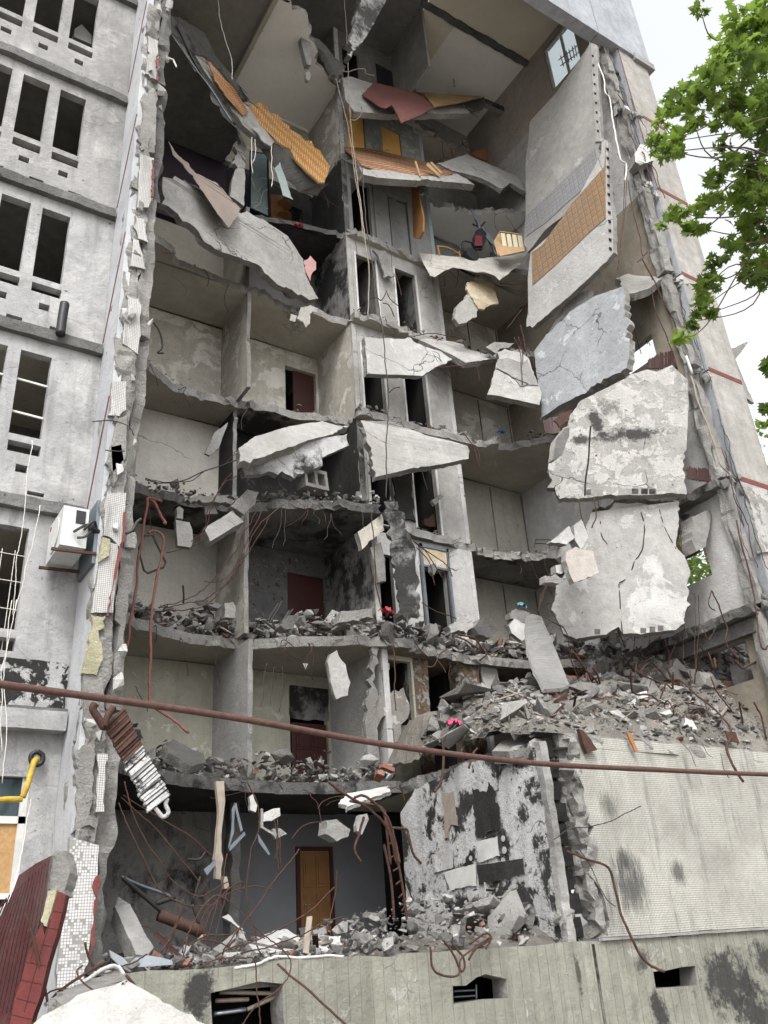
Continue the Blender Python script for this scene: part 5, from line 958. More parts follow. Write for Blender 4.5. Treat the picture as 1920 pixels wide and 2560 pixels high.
for lab, cv, P, th, mt, Yy in [
 ('dark domed slab lying on top of the heap near the leaning grey slab', z8, [(295, 1290), (340, 1230), (430, 1205), (545, 1190), (590, 1240), (570, 1300), (440, 1350), (340, 1330)], .08, 'edge_dark', 11.8),
 ('long grey slab with a rounded end lying across the heap', z8, [(60, 1320), (170, 1290), (270, 1300), (400, 1320), (500, 1375), (440, 1420), (300, 1415), (190, 1370)], .12, 'edge', 11.2),
 ('bright white flake of slab on the heap crest', z8, [(-40, 1330), (0, 1325), (135, 1360), (120, 1380), (0, 1378), (-60, 1350)], .05, 'white', 11.4),
 ('pale angular slab end in the centre of the heap', z8, [(480, 1470), (570, 1385), (655, 1430), (575, 1530), (520, 1520)], .2, 'pale', 11.0),
 ('bright pointed white shard at the front of the heap', z8, [(985, 1640), (1000, 1575), (1060, 1600), (1135, 1730), (1120, 1765), (1020, 1690)], .08, 'whiteish', 10.0),
 ('flat grey slab lying under the white box on the heap', z8, [(665, 1425), (760, 1420), (950, 1470), (1080, 1540), (1060, 1560), (900, 1510), (720, 1460)], .1, 'conc', 10.8),
 ('grey mottled slab standing on edge at the right end of the heap', z8, [(1370, 1600), (1420, 1450), (1440, 1340), (1560, 1270), (1645, 1340), (1600, 1450), (1560, 1560), (1480, 1690), (1400, 1700)], .2, 'pale', 10.6),
 ('upright grey pointed block behind the rusty angle iron', z8, [(700, 1400), (705, 1240), (740, 1260), (790, 1350), (830, 1400), (740, 1420)], .2, 'edge', 11.0),
 ('thick grey column stub standing in the heap under the hanging rods', z8, [(840, 1230), (930, 1100), (1000, 1180), (1120, 1230), (1170, 1340), (1160, 1450), (1080, 1460), (960, 1300), (860, 1270)], .35, 'edge', 11.2),
 ('pale slab flake jutting out of the heap near the brick piers', zF, [(1000, 455), (1060, 475), (1210, 515), (1200, 530), (1080, 500)], .04, 'pale', 12.0),
 ('long flat pale slab resting on the heap below the leaning grey slab', zF, [(1240, 480), (1270, 465), (1440, 445), (1660, 480), (1650, 510), (1480, 500), (1250, 510)], .08, 'pale', 11.8),
 ('small white upright plate in the front of the heap', zF, [(1483, 640), (1520, 560), (1600, 545), (1600, 620), (1530, 755), (1495, 720)], .06, 'conc', 10.6),
 ('blue white rag coloured sheet draped on the heap', zF, [(1190, 680), (1230, 625), (1270, 650), (1280, 700), (1245, 735)], .03, 'whiteish', 11.0),
 ('grey slab plate lying on the ground floor rubble before the ochre door', zG, [(990, 1100, 10.6), (1190, 1010, 11.2), (1265, 1003, 11.4), (1415, 1115, 11.0), (1340, 1160, 10.4), (1050, 1170, 10.2)], .1, 'pale', None),
 ('dark edged slab lying to the right of the ochre door', zG, [(1370, 1065, 11.0), (1450, 1010, 11.2), (1530, 985, 11.2), (1545, 1030, 11.0), (1430, 1090, 10.8)], .12, 'conc', None),
 ('broad rubble slab in front of the ochre door', zG, [(1430, 1110, 10.6), (1540, 1050, 10.8), (1640, 1050, 10.6), (1650, 1110, 10.4), (1540, 1160, 10.2), (1440, 1150, 10.3)], .15, 'pale', None),
 ('curled white plaster plate standing among the rusty bars', zG, [(815, 920, 11.0), (860, 900, 11), (900, 950, 10.9), (960, 1000, 10.8), (995, 1095, 10.7), (930, 1060, 10.8), (935, 1000, 10.8), (880, 955, 10.9)], .03, 'white', None),
 ('grey board sloping beside the curled plaster plate', zG, [(720, 1165, 10.5), (920, 1000, 10.8), (915, 1060, 10.7), (800, 1180, 10.4)], .05, 'conc', None),
 ('grey leaning concrete post in the corner of the ground floor room', zG, [(75, 850, 11.0), (100, 780, 11), (180, 830, 11.0), (345, 1130, 10.3), (300, 1190, 10.2), (220, 1180, 10.2)], .22, 'conc', None),
 ('chunk of slab dangling from wires at the upper middle of the ground floor room', zG, [(1540, 250), (1640, 275), (1670, 330), (1655, 370), (1610, 397), (1530, 345)], .15, 'conc', 10.6),
 ('thin plaster plate dangling below the second floor edge', zG, [(1100, 260), (1105, 200), (1170, 170), (1215, 165), (1220, 220), (1160, 255)], .03, 'pale', 11.0),
 ('small chunk at the end of a bent steel profile', zG, [(1165, 310), (1215, 305), (1265, 345), (1190, 385), (1170, 350)], .06, 'conc', 11.0),
 ('narrow plaster chunk hanging above the rusty cables', zG, [(1005, 90), (1030, 70), (1060, 150), (1050, 195), (1010, 180)], .06, 'pale', 11.0),
 ('slab splinter hanging right of the dangling chunk', zF, [(195, 1390), (215, 1320), (270, 1310), (283, 1350), (235, 1458), (200, 1430)], .08, 'conc', 10.8),
 ('thick dangling lump left of the slab splinter', zF, [(-10, 1360), (60, 1350), (155, 1420), (140, 1470), (60, 1500), (-20, 1450)], .2, 'edge', 10.8),
 ('long pale slab lying at the end of the second floor edge', zF, [(70, 1240, 11.9), (130, 1170, 12.2), (250, 1150, 12.3), (420, 1120, 12.2), (430, 1160, 11.8), (290, 1210, 11.6), (120, 1280, 11.6)], .06, 'pale', None),
 ('round grey block on the third floor rubble near the doorway', zE, [(1010, 1350), (1050, 1290), (1130, 1290), (1170, 1370), (1120, 1420), (1040, 1400)], .3, 'edge_dark', 13.0),
 ('white flat block on the third floor rubble near the doorway', zE, [(830, 1340), (880, 1310), (1000, 1300), (1010, 1350), (960, 1395), (850, 1390)], .2, 'white', 13.1),
 ('cream slab standing in the rubble behind the leaning grey slab', zE, [(1250, 1340), (1290, 1290), (1380, 1330), (1370, 1430), (1340, 1445), (1270, 1390)], .1, 'whiteish', 12.9),
 ('layered slab pile with a teal cloth on top', zE, [(1250, 1255), (1300, 1220), (1400, 1250), (1410, 1290), (1360, 1325), (1260, 1290)], .15, 'conc', 12.9),
 ('dark block leaning on the third floor rubble below the dark red door', zH, [(1000, 1060), (1060, 990), (1125, 965), (1150, 1010), (1080, 1085), (1030, 1090)], .25, 'edge_dark', 13.6),
 ('tall rough block standing by the third floor partition', zH, [(612, 1005), (612, 905), (670, 898), (690, 930), (685, 1010)], .15, 'conc', 14.4),
 ('stacked long slab layer at the right end of the third floor left rubble', zH, [(1400, 1040), (1420, 960), (1560, 950), (1650, 925), (1640, 1010), (1540, 1030)], .2, 'edge', 13.3),
 ('flat slab pile on the left half of the fourth floor edge', zH, [(335, 200), (340, 175), (440, 150), (600, 160), (720, 195), (660, 225), (500, 210), (380, 215)], .15, 'edge', 14.3),
 ('dark rough slab leaning on the second floor rubble', zH, [(0, 0), (1, 1), (0, 1)], .1, 'edge', 12) ][:-1]:
    thing('concrete_plate', lab, 'concrete slab', place(cv, P, Y=Yy), th, [M[mt], M['edge'], M['edge']], jag=.03, seg=.06)
thing('concrete_plate', 'long black and grey slab lying on the second floor rubble above the radiator', 'concrete slab', place(q5, [(715, 1000, 12.4), (745, 980, 12.6), (880, 1045, 12.6), (890, 1080, 12.4), (830, 1100, 12.2), (730, 1040, 12.2)]), .15, Mc('edge_dark'), jag=.04)
thing('plastic_tub', 'small white plastic tub on the rubble heap', 'tub', place(z8, [(635, 1375), (690, 1362), (705, 1410), (645, 1425)], Y=10.9), .15, M['whiteish'], jag=.0)
thing('slab_edge_stub', 'ragged grey slab edge lying over the top of the burnt wall', 'concrete slab', place(zF, [(1130, 880, 10.6), (1200, 810, 10.8), (1390, 765, 10.4), (1530, 790, 10.0), (1545, 850, 9.8), (1400, 850, 9.9), (1250, 880, 10.2)]), .2, Mc('edge'), jag=.04)
for i, (cv, x, y, Y) in enumerate([(zF, 405, 1010, 12.6), (zF, 350, 1065, 12.5), (zF, 1180, 600, 11.6), (zE, 1205, 1455, 13.0), (z8, 300, 1445, 10.9)]):
    p = place(cv, [(x, y)], Y=Y)[0]; b = MB(); b.box(-.12, .12, -.06, .06, -.035, .035); o = b.build('loose_brick', M['brick']); o.location = p; o.rotation_euler = (.4*i, .3, i*1.3)
    setp(o, ['orange red brick on the second floor rubble', 'red brick half buried at the second floor edge', 'red brick piece on the heap beside the white rag', 'red brick shard under the third floor doorway', 'brick shard on the left of the great heap'][i], 'brick')
# near objects at the lower left
rp_ = tilt(z5, 250, 1300, 8.0, (-.75, -.62, .15)); rs = empty('facade_panel', rp_[0]+Vector((0, 0, -1.5)), 'fallen facade panel painted dark red leaning at the lower left corner', 'wall panel')
M['darkred'] = conc('ribbed_dark_red', (.085, .018, .018), (.045, .014, .014), streak=.5, crack=0, spots=.1, bump=.5, seed=90)
M['bred'] = conc('brick_red_paint', (.125, .027, .024), (.085, .02, .018), streak=.15, crack=0, peel=(.10, .035, .03), peel_t=.68, peel_s=3, bump=.3, seed=91)
slab('ribbed_face', place(z5, [(505, 550), (350, 630), (185, 745), (90, 1000), (0, 1150), (-300, 1500), (-300, 2450), (60, 2450), (95, 2212), (210, 1780), (290, 1500), (390, 1200), (460, 960), (480, 700)], plane=rp_), .06, [M['darkred'], M['edge'], M['edge']], rs, jag=.008)
slab('broken_core', place(z5, [(505, 550), (560, 500), (640, 500), (680, 640), (690, 720), (640, 940), (570, 950), (510, 1130), (440, 1330), (380, 1300), (400, 1180), (460, 960), (480, 720)], plane=(rp_[0]+rp_[1]*-.03, rp_[1])), .12, [M['edge'], M['edge']], rs, jag=.03, seg=.04)
slab('insulation_foam', place(z5, [(470, 900), (560, 880), (540, 980), (500, 1120), (460, 1250), (430, 1240), (400, 1190), (440, 1060)], plane=(rp_[0]+rp_[1]*.0, rp_[1])), .03, [M['foam'], M['foam']], rs, jag=.015, seg=.03)
slab('brick_face', place(z5, [(650, 940), (570, 900), (520, 1080), (440, 1340), (410, 1210), (330, 1400), (205, 1790), (110, 2150), (50, 2450), (240, 2450), (330, 2120), (470, 1620), (560, 1330), (620, 1090)], plane=(rp_[0]+rp_[1]*.02, rp_[1])), .05, [M['bred'], M['darkred']], rs, jag=.006)
for a, c in (([(525, 1095), (615, 1110)], 0), ([(465, 1260), (575, 1280)], 0), ([(410, 1425), (520, 1450)], 0), ([(330, 1400), (350, 1400), (300, 1600), (400, 1640)], 0), ([(250, 1600), (460, 1640)], 0), ([(210, 1780), (415, 1820)], 0), ([(165, 1960), (360, 2010)], 0), ([(120, 2120), (320, 2170)], 0), ([(500, 1180), (420, 1440), (330, 1760), (240, 2100)], 0)):
    b = MB(); b.tube(place(z5, a, plane=(rp_[0]+rp_[1]*.021, rp_[1])), .003, 4); b.build('brick_joint', M['darkred'], rs)
for i in range(16):
    x0 = 480-i*32; b = MB(); b.tube(place(z5, [(x0, 600+i*28), (x0-100-i*8, 1250+i*15), (x0-260-i*8, 2100)], plane=(rp_[0]+rp_[1]*.002, rp_[1])), .005, 4); b.build('rib', M['darkred'], rs)
wp = tilt(z5, 900, 2050, 7.0, (-.35, -.86, .38))
thing('concrete_plate', 'bright white concrete slab lying at the bottom left before the plinth', 'concrete slab', place(z5, [(250, 2450), (330, 2212), (420, 2130), (560, 2060), (690, 1990), (760, 1930), (900, 1880), (1040, 1850), (1130, 1830), (1240, 1775), (1340, 1830), (1450, 1890), (1560, 1950), (1680, 2020), (1900, 2120), (2080, 2240), (2200, 2450)], plane=wp), .2, [conc('bright_white_concrete', g(.58, .02), g(.44, .04), streak=0, crack=.15, spots=.12, bump=.6, peel=g(.5, .1), peel_t=.64, seed=95), M['edge'], M['edge']], jag=[.03]*15+[0, 0], seg=.05)
thing('concrete_plate', 'crumbling grey slab rim behind the bright white slab', 'concrete slab', place(z5, [(480, 1960, 7.6), (560, 1900, 7.8), (880, 1790, 8.2), (1000, 1720, 8.4), (1180, 1700, 8.4), (1260, 1790, 8.0), (1100, 1840, 7.6), (800, 1950, 7.4), (560, 2080, 7.3)]), .15, Mc('edge'), jag=.04, seg=.05)

# ------------------------------------------------------------------ pipes, cables, bars
def bar(label, cv, P, r=.012, mat='rust', Y=None, wig=.02, name='steel_bar', cat='steel bar', group=None, n=6): return wire(name, label, cat, place(cv, P, Y=Y), r, M[mat], group, None, n, wig)
wire('gas_pipe', 'long rusty gas pipe crossing the whole ruin in front of the walls', 'pipe', [onY(-350, 1430, 8.2), onY(0, 1478, 8.4), onY(480, 1546, 8.7), onY(850, 1611, 8.9), (onY(1150, 1648, 9.0)), onY(1400, 1662, 9.1), onY(1659, 1673, 9.2), onY(1900, 1680, 9.3)], .036, M['pipe'], n=12)
bar('brown pipe running down beside the torn wall on the left', q5, [(700, -45, 12), (645, -60, 12), (635, -10, 11.9), (612, 130, 11.8), (590, 300, 11.7), (565, 480, 11.5), (545, 600, 11.4), (525, 680, 11.2), (505, 810, 10.9)], .02, 'pinkpipe', wig=.03, name='water_pipe', cat='pipe', n=8)
bar('brown bent pipe with a hooked top beside the chair frame', q5, [(640, 90, 11.8), (670, 82, 11.8), (705, 110, 11.8), (705, 170, 11.8), (680, 270, 11.7), (655, 440, 11.6), (650, 600, 11.5), (645, 760, 11.4), (655, 830, 11.3), (720, 880, 11.2), (815, 955, 11.0)], .019, 'pinkpipe', wig=.02, name='water_pipe', cat='pipe', n=8)
bar('short curled brown pipe end under the fourth floor edge', zH, [(90, 190, 12.2), (130, 220, 12.2), (165, 300, 12.2), (200, 350, 12.1), (190, 360, 12.1)], .025, 'pinkpipe', name='water_pipe', cat='pipe', n=8)
bar('black stub of a vent pipe standing on the loggia ledge', z2, [(625, 1395, 11.0), (645, 1240, 11.0), (672, 1075, 11.0)], .07, 'blk', wig=0, name='vent_pipe', cat='pipe', n=14)
yp = bar('yellow gas pipe with an elbow below the ground floor window', z4, [(385, 1650, 10.95), (350, 1690, 10.9), (290, 1900, 10.8), (232, 2050, 10.8)], .035, 'yellow', wig=0, name='gas_pipe', cat='pipe', n=10)
b = MB(); b.tube(place(z4, [(232, 2065), (60, 2068), (-200, 2095)], Y=10.8), .033, 10); b.build('lower_run', M['yellow'], None).parent = None
bpy.data.objects['lower_run'].name = 'gas_pipe'; bpy.data.objects['gas_pipe.002' if 'gas_pipe.002' in bpy.data.objects else 'gas_pipe'].get('label')
for o in bpy.data.objects:
    if o.name.startswith('gas_pipe') and 'label' not in o: setp(o, 'horizontal yellow gas pipe run in front of the dark window', 'pipe')
bar('black rubber ring around the hole above the yellow pipe', z4, [(385, 1570, 11.1), (440, 1610, 11.1), (435, 1680, 11.1), (385, 1710, 11.1), (330, 1680, 11.1), (325, 1610, 11.1), (385, 1570, 11.1)], .03, 'blk', wig=0, name='rubber_ring', cat='ring', n=8)
bar('white cable hanging along the left loggias', z3, [(340, 420, 11.0), (320, 560, 10.9), (275, 800, 10.9), (260, 1080, 10.9), (225, 1400, 10.9), (175, 1650, 10.9), (165, 1900, 10.9), (125, 2211, 10.9)], .005, 'wirew', name='cable', cat='cable')
bar('second white cable hanging from the slot below the loggia ledge', z3, [(415, 1090, 11.0), (390, 1240, 10.9), (340, 1480, 10.9), (240, 1850, 10.9), (160, 2211, 10.9)], .005, 'wirew', name='cable', cat='cable')
bar('white cable pair end dangling before the gas pipe', z4, [(130, 0, 10.8), (60, 500, 10.8), (15, 800, 10.8), (10, 1250, 10.8), (30, 1580, 10.8)], .005, 'wirew', name='cable', cat='cable')
bar('long white cable dropping past the chipboard window', z4, [(170, 0, 10.8), (90, 400, 10.8), (40, 700, 10.8), (65, 1100, 10.8), (70, 1450, 10.8), (15, 1900, 10.8)], .005, 'wirew', name='cable', cat='cable')
bar('pale cable curving down past the chipboard to the red panel', z5, [(300, 0, 10.6), (260, 200, 10.6), (215, 500, 10.5), (180, 700, 10.3), (120, 900, 10.1), (40, 1050, 9.9)], .005, 'wirew', name='cable', cat='cable')
V3 = 'twisted cables hanging in the middle of the ruin'
bar('thick twisted cable hanging from the top past the sixth floor doors', zB, [(110, -30, 12.8), (128, 200, 12.8), (140, 500, 12.8), (155, 800, 12.8), (190, 1150, 12.8), (225, 1400, 12.8), (262, 1700, 12.8), (285, 1900, 12.8), (275, 2200, 12.8)], .013, 'greywood', wig=.02, name='cable', cat='cable')
bar('longer twisted cable reaching down to the fourth floor', zD, [(235, -400, 12.7), (265, 0, 12.7), (310, 300, 12.7), (350, 560, 12.7), (380, 750, 12.7), (395, 950, 12.7), (412, 1100, 12.7), (418, 1300, 12.7), (405, 1500, 12.7), (402, 1700, 12.7), (405, 1900, 12.7)], .013, 'wire', wig=.02, name='cable', cat='cable')
bar('pale twisted cable beside the broken wall edge at the upper middle', zA, [(1215, 540, 13), (1245, 650, 12.9), (1290, 830, 12.9), (1320, 1000, 12.8), (1345, 1200, 12.8), (1380, 1400, 12.8), (1405, 1659, 12.8)], .01, 'greywood', wig=.02, name='cable', cat='cable')
bar('bent wire bracket sticking out of the upper middle wall', zB, [(95, 490, 13.5), (140, 495, 13.4), (200, 478, 13.3), (255, 478, 13.2), (265, 505, 13.2), (320, 520, 13.1)], .015, 'greywood', name='wire', cat='wire')
bar('hooked wire at the lower end of the red carpet slab', zB, [(160, 830, 13), (190, 830, 13), (225, 800, 13), (235, 760, 13), (225, 740, 13)], .012, 'greywood', name='wire', cat='wire')
bar('thin cable dangling from the dark ceiling at the upper left', zA, [(398, -20, 13), (415, 120, 13), (440, 240, 13), (480, 350, 13), (498, 430, 13), (500, 550, 13)], .01, 'wirew', name='cable', cat='cable')
for i, P in enumerate(([(635, 950), (632, 1100), (640, 1200)], [(655, 960), (660, 1060), (640, 1130)], [(770, 1010), (772, 1160), (780, 1220), (770, 1290)], [(120, 190), (240, 430), (400, 680), (520, 860)], [(80, 250), (200, 410), (380, 660), (500, 850)], [(62, 405), (95, 420), (115, 465)])):
    bar(['white cable hanging left of the teal glass panel', 'kinked white cable beside the teal glass panel', 'thin hooked cable below the herringbone slab', 'black cable bundle along the narrow sloping slab', 'second black cable following the narrow sloping slab', 'curved pale hook on the torn wall edge'][i], zA, P, [.01, .01, .01, .03, .022, .018][i], ['wirew', 'wirew', 'wirew', 'wire', 'bluesteel', 'wirew'][i], 12.9 if i in (3, 4) else 13.4 if i < 5 else 10.4, name='cable', cat='cable')
# bars of the left rooms
bar('black wire hook at the left edge of the fifth floor room', q3, [(665, 290), (690, 330), (700, 390), (680, 415), (705, 418)], .015, 'wire', 11.5, name='wire', cat='wire')
bar('thin horizontal wire crossing the torn wall edge', q3, [(402, 716), (460, 710), (520, 722), (560, 745), (575, 775)], .008, 'wire', 10.0, name='wire', cat='wire')
bar('short straight wire poking from the torn wall edge', q3, [(455, 838), (520, 840), (540, 838)], .008, 'wire', 10.1, name='wire', cat='wire')
bar('long cable drooping across the fourth floor back wall', q3, [(628, 965, 14), (700, 980, 14), (790, 970, 14), (900, 925, 13.9), (1020, 880, 13.8)], .011, 'wire', name='cable', cat='cable')
for i, P in enumerate(([(840, 260), (770, 380), (720, 480), (640, 620), (540, 740), (440, 830), (300, 900), (150, 940)], [(1010, 225), (900, 320), (820, 430), (740, 600), (650, 740), (560, 820), (440, 890), (300, 915), (160, 935)], [(870, 260), (800, 400), (730, 560), (660, 690), (580, 760), (480, 755)], [(1020, 220), (930, 300), (840, 450), (760, 570), (700, 690), (600, 810), (480, 920), (350, 955), (60, 955)], [(665, 0), (580, 110), (530, 240), (480, 380), (440, 440), (390, 480)], [(730, 10), (620, 70), (560, 150), (500, 260), (470, 420), (420, 510), (215, 552)], [(470, 0), (400, 50), (280, 75), (60, 50)], [(1010, 240), (990, 380), (960, 470), (948, 530)], [(1030, 240), (1035, 400), (1020, 515)], [(1340, 285), (1325, 380), (1330, 440), (1300, 470)], [(1350, 290), (1370, 380), (1420, 440)], [(1250, 240), (1225, 290), (1260, 320), (1262, 360)], [(905, 1330), (890, 1450), (858, 1620)], [(955, 1340), (945, 1450), (918, 1620)], [(1010, 1350), (1012, 1480), (992, 1659)], [(0, 1480), (40, 1560), (90, 1659)])):
    bar('rusty reinforcing bar dangling from the broken floors of the left rooms', zH, P, .0085 if i < 7 else .006, 'rust' if i < 7 else 'wire', 13.6 if i < 12 else 13.0, .04, 'reinforcing_bar', 'reinforcing bar', 'reinforcing bars dangling in the left rooms')
def chair_frame(label, cv, Y, segs, r=.018):
    o = MB()
    for P in segs: o.tube(place(cv, P, Y=Y), r, 6)
    return setp(o.build('chair_frame', M['wire']), label, 'chair frame')
chair_frame('black folding chair frame hanging by the torn wall on the third floor', zH, 13.0, [[(60, 440), (115, 440), (205, 625), (190, 660), (80, 700), (55, 680), (30, 590), (20, 520), (60, 440)]])
chair_frame('black stool frame lying upside down on the third floor rubble', zH, 13.9, [[(880, 1025), (970, 1095), (1060, 960)], [(970, 1095), (940, 1030)], [(910, 1030), (985, 910)], [(925, 1040), (1010, 895)], [(985, 1070), (1085, 950)]], .022)
bar('pair of short black rods stuck in the third floor back wall', zH, [(325, 785), (330, 850), (328, 905)], .02, 'wire', 15.5, 0, 'rod', 'rod')
chair_frame('small black wire rack standing on the fourth floor edge at right', zE, 13.6, [[(1425, 800), (1435, 745), (1540, 745), (1530, 800)], [(1430, 770), (1535, 775)]], .012)
# second floor and ground floor tangle
Gb = [([(145, -20), (200, 200), (300, 400), (450, 640), (600, 760), (700, 765), (870, 670)], 10.6), ([(110, 130), (190, 330), (350, 680), (480, 800), (620, 850), (790, 830)], 10.5), ([(130, 90), (300, 260), (500, 480), (700, 730), (830, 870)], 10.8), ([(130, 85), (380, 230), (600, 370), (760, 510)], 11.0),
 ([(540, 1170), (560, 1060), (650, 900), (740, 790), (800, 785), (950, 880), (1080, 1030), (1220, 1130), (1285, 1220), (1270, 1330), (1180, 1440), (1030, 1560), (940, 1700)], 9.4), ([(650, 1275), (800, 1205), (950, 1200), (1030, 1220), (1050, 1400), (1075, 1640), (1085, 1800)], 9.3), ([(395, 1170), (480, 1020), (550, 800)], 9.9), ([(1350, 455), (1200, 640), (1050, 860), (960, 980), (820, 1150)], 10), ([(1590, 710), (1450, 850), (1280, 970), (1050, 1090), (880, 1130), (760, 1200)], 9.9),
 ([(1659, 915), (1500, 960), (1380, 1030), (1150, 1130), (1000, 1170), (870, 1200)], 9.8), ([(985, -20), (1060, 150), (1070, 300), (1010, 520), (985, 700), (1000, 900), (1040, 1010), (1060, 1130), (1095, 1190)], 10.2), ([(700, 1130), (740, 1000), (810, 700), (850, 480)], 10.2), ([(740, 1150), (790, 1000), (830, 820), (860, 700)], 10.1), ([(1155, 725), (1050, 705), (960, 720), (850, 760), (700, 880), (640, 1050)], 10.4), ([(690, 1160), (700, 1000), (770, 840), (900, 700), (960, 690), (970, 740)], 10.3),
 ([(560, 1130), (700, 1060), (850, 1040), (960, 980)], 10.2), ([(600, 1140), (640, 1080), (760, 1090), (880, 1140)], 10.0), ([(420, 1180), (470, 1050), (545, 890)], 10.0), ([(515, 1260), (560, 1150), (580, 1060)], 9.8), ([(1200, 250), (1195, 450), (1210, 620)], 11), ([(1180, 240), (1200, 420), (1185, 530)], 11), ([(1230, 600), (1215, 480), (1220, 350)], 11), ([(1610, 600), (1600, 760), (1570, 900), (1540, 1050)], 10.4), ([(0, 1290), (200, 1240), (300, 1180)], 9.5)]
for P, Y in Gb: bar('bent rusty reinforcing bar in the tangle of the ground floor room', zG, P, .0075, 'rust', Y, .022, 'reinforcing_bar', 'reinforcing bar', 'reinforcing bars tangled in the ground floor room')
Fb = [([(0, 1090), (130, 1180), (300, 1290), (420, 1430), (480, 1659)], 10.2), ([(180, 1200), (240, 1185), (330, 1240), (420, 1360), (470, 1500), (495, 1659)], 10.1), ([(150, 1220), (330, 1250), (390, 1290), (400, 1400), (435, 1659)], 10.3), ([(440, 1415), (540, 1420), (560, 1480), (600, 1600), (650, 1659)], 10.0), ([(250, 1330), (215, 1470), (185, 1560), (230, 1650)], 10.4)]
for P, Y in Fb: bar('thick bent pipe curving down from the second floor edge beside the burnt wall', zF, P, .017, 'rust', Y, .02, 'bent_pipe', 'pipe', 'bent pipes beside the burnt wall')
b = MB()
for i in range(6): b.tube(place(q8, [(15+i*12, 330+i*58), (50+i*9, 318+i*55)], Y=10.6), .012, 5)
b.tube(crom(place(q8, [(0, 200), (40, 320), (75, 480), (100, 660)], Y=10.6)), .018, 6); b.tube(crom(place(q8, [(0, 330), (30, 480), (45, 660)], Y=10.6)), .018, 6); setp(b.build('ladder_frame', M['rust']), 'bent rusty ladder like frame left of the burnt wall', 'metal frame')
for lab, P, Yy in [('long weathered timber post hanging in the ground floor room', [(775, -20), (830, -20), (838, 120), (812, 350), (825, 520), (810, 662), (770, 655), (762, 520), (780, 350), (795, 200)], 10.9), ('light splintered timber piece at the foot of the hanging post', [(820, 640), (850, 640), (868, 715), (835, 725)], 10.8)]:
    thing('timber_post', lab, 'timber', place(zG, P, Y=Yy), .07, M['greywood'], jag=.008)
for i, (P, r, mt, Yy) in enumerate([([(380, 905), (690, 1030)], .075, 'pipe', 12), ([(120, 640), (250, 700), (420, 760), (500, 810)], .02, 'bluesteel', 12), ([(130, 650), (270, 770), (410, 890)], .03, 'wire', 12), ([(350, 830), (490, 780)], .035, 'wire', 12), ([(580, 522), (660, 520), (700, 470)], .02, 'wire', 12.5), ([(610, 830), (665, 640)], .02, 'wire', 12.5), ([(610, 830), (660, 980)], .02, 'wire', 12.5)]):
    bar(['thick rusty pipe stub lying in the ground floor room', 'bent grey brace in the ground floor room', 'black diagonal brace in the ground floor room', 'black channel stub on the diagonal brace', 'black angled rod on the ground floor back wall', 'upper arm of a bent black rod in the ground floor room', 'lower arm of a bent black rod in the ground floor room'][i], zG, P, r, mt, Yy, 0, 'metal_pipe' if i == 0 else 'metal_rod', 'pipe' if i == 0 else 'metal rod', n=10)
for i, P in enumerate(([(1085, 170), (1100, 172), (1102, 295), (1185, 345), (1178, 358), (1085, 302)], [(862, 440), (970, 330), (980, 350), (870, 465)], [(690, 590), (770, 520), (775, 555), (712, 632)], [(885, 180), (905, 130), (900, 330), (870, 445), (860, 440), (880, 330)], [(1065, 340), (1080, 370), (1150, 485), (1135, 490), (1070, 400)], [(900, 140), (915, 130), (960, 320), (945, 330)])):
    thing('steel_profile', ['white steel profile bent like a hook', 'crumpled steel strip crossing the charred post', 'flat tin strip at the left of the timber post', 'folded tin strip right of the timber post', 'twisted grey strip hanging beside the ochre door room', 'thin steel strip leaning next to the folded tin strip'][i], 'steel profile', place(zG, P, Y=10.8), .02, M['conc' if i == 0 else 'bluesteel'], jag=.004)
for i, (P, Yy) in enumerate([([(180, 1240), (220, 1200), (310, 1185), (400, 1200), (470, 1220), (480, 1250), (330, 1262), (210, 1265)], 9.75), ([(455, 1225), (560, 1110), (598, 1130), (560, 1180), (500, 1245)], 9.9), ([(40, 1150), (130, 1200), (180, 1250), (120, 1270), (50, 1200)], 9.8)]):
    thing('tin_sheet', ['crumpled shiny tin gutter on the plinth edge', 'upright bent tin strip beside the shiny gutter', 'dark folded tin sheet in the corner by the torn wall'][i], 'metal sheet', place(zG, P, Y=Yy), .03, M['steel'], jag=.01)
bar('pinkish barrier tape lying along the plinth top', zG, [(900, 1280, 9.6), (1050, 1250, 9.6), (1200, 1200, 9.6), (1450, 1195, 9.6), (1659, 1190, 9.6)], .015, 'whiteish', name='barrier_tape', cat='tape')
bar('white tape strip twisted over the slab at the lower left', z5, [(450, 2010, 7.9), (600, 1930, 8), (780, 1830, 8.2), (920, 1740, 8.4), (1010, 1680, 8.5), (1140, 1640, 8.6), (1220, 1720, 8.6)], .018, 'whiteish', name='barrier_tape', cat='tape')
for i, (P, Yy) in enumerate([([(480, 2000), (600, 1880), (800, 1740), (1045, 1600)], 8.0), ([(250, 1120), (330, 1400), (420, 1750), (475, 1990)], 7.8), ([(840, 1400), (880, 1560), (955, 1700)], 8.8), ([(600, 1870), (740, 1935)], 7.9), ([(1240, 1720), (1480, 2010), (1659, 2212)], 7.6)]):
    bar(['thin rusty rod leaning over the lower left slabs', 'rusty rod leaning on the dark red panel', 'short rusty rod at the foot of the mosaic wall end', 'tiny rusty rod on the slab rim', 'long rusty rod at the right of the bright slab'][i], z5, P, .011, 'rust', Yy, .01, 'metal_rod', 'metal rod')
bar('thin rusty rod slanting before the plinth', zG, [(1200, 1240, 9.3), (1560, 1560, 9.0), (1900, 1900, 8.8)], .012, 'rust', name='metal_rod', cat='metal rod')
bar('bent dark iron strip hanging down the mosaic wall to the basement opening', q8, [(790, 365, 9.5), (880, 395, 9.45), (965, 432, 9.4), (1000, 530, 9.4), (1030, 650, 9.4), (1070, 740, 9.35), (1140, 845, 9.3), (1215, 885, 9.2)], .019, 'rust', name='iron_strip', cat='iron strip', n=5)
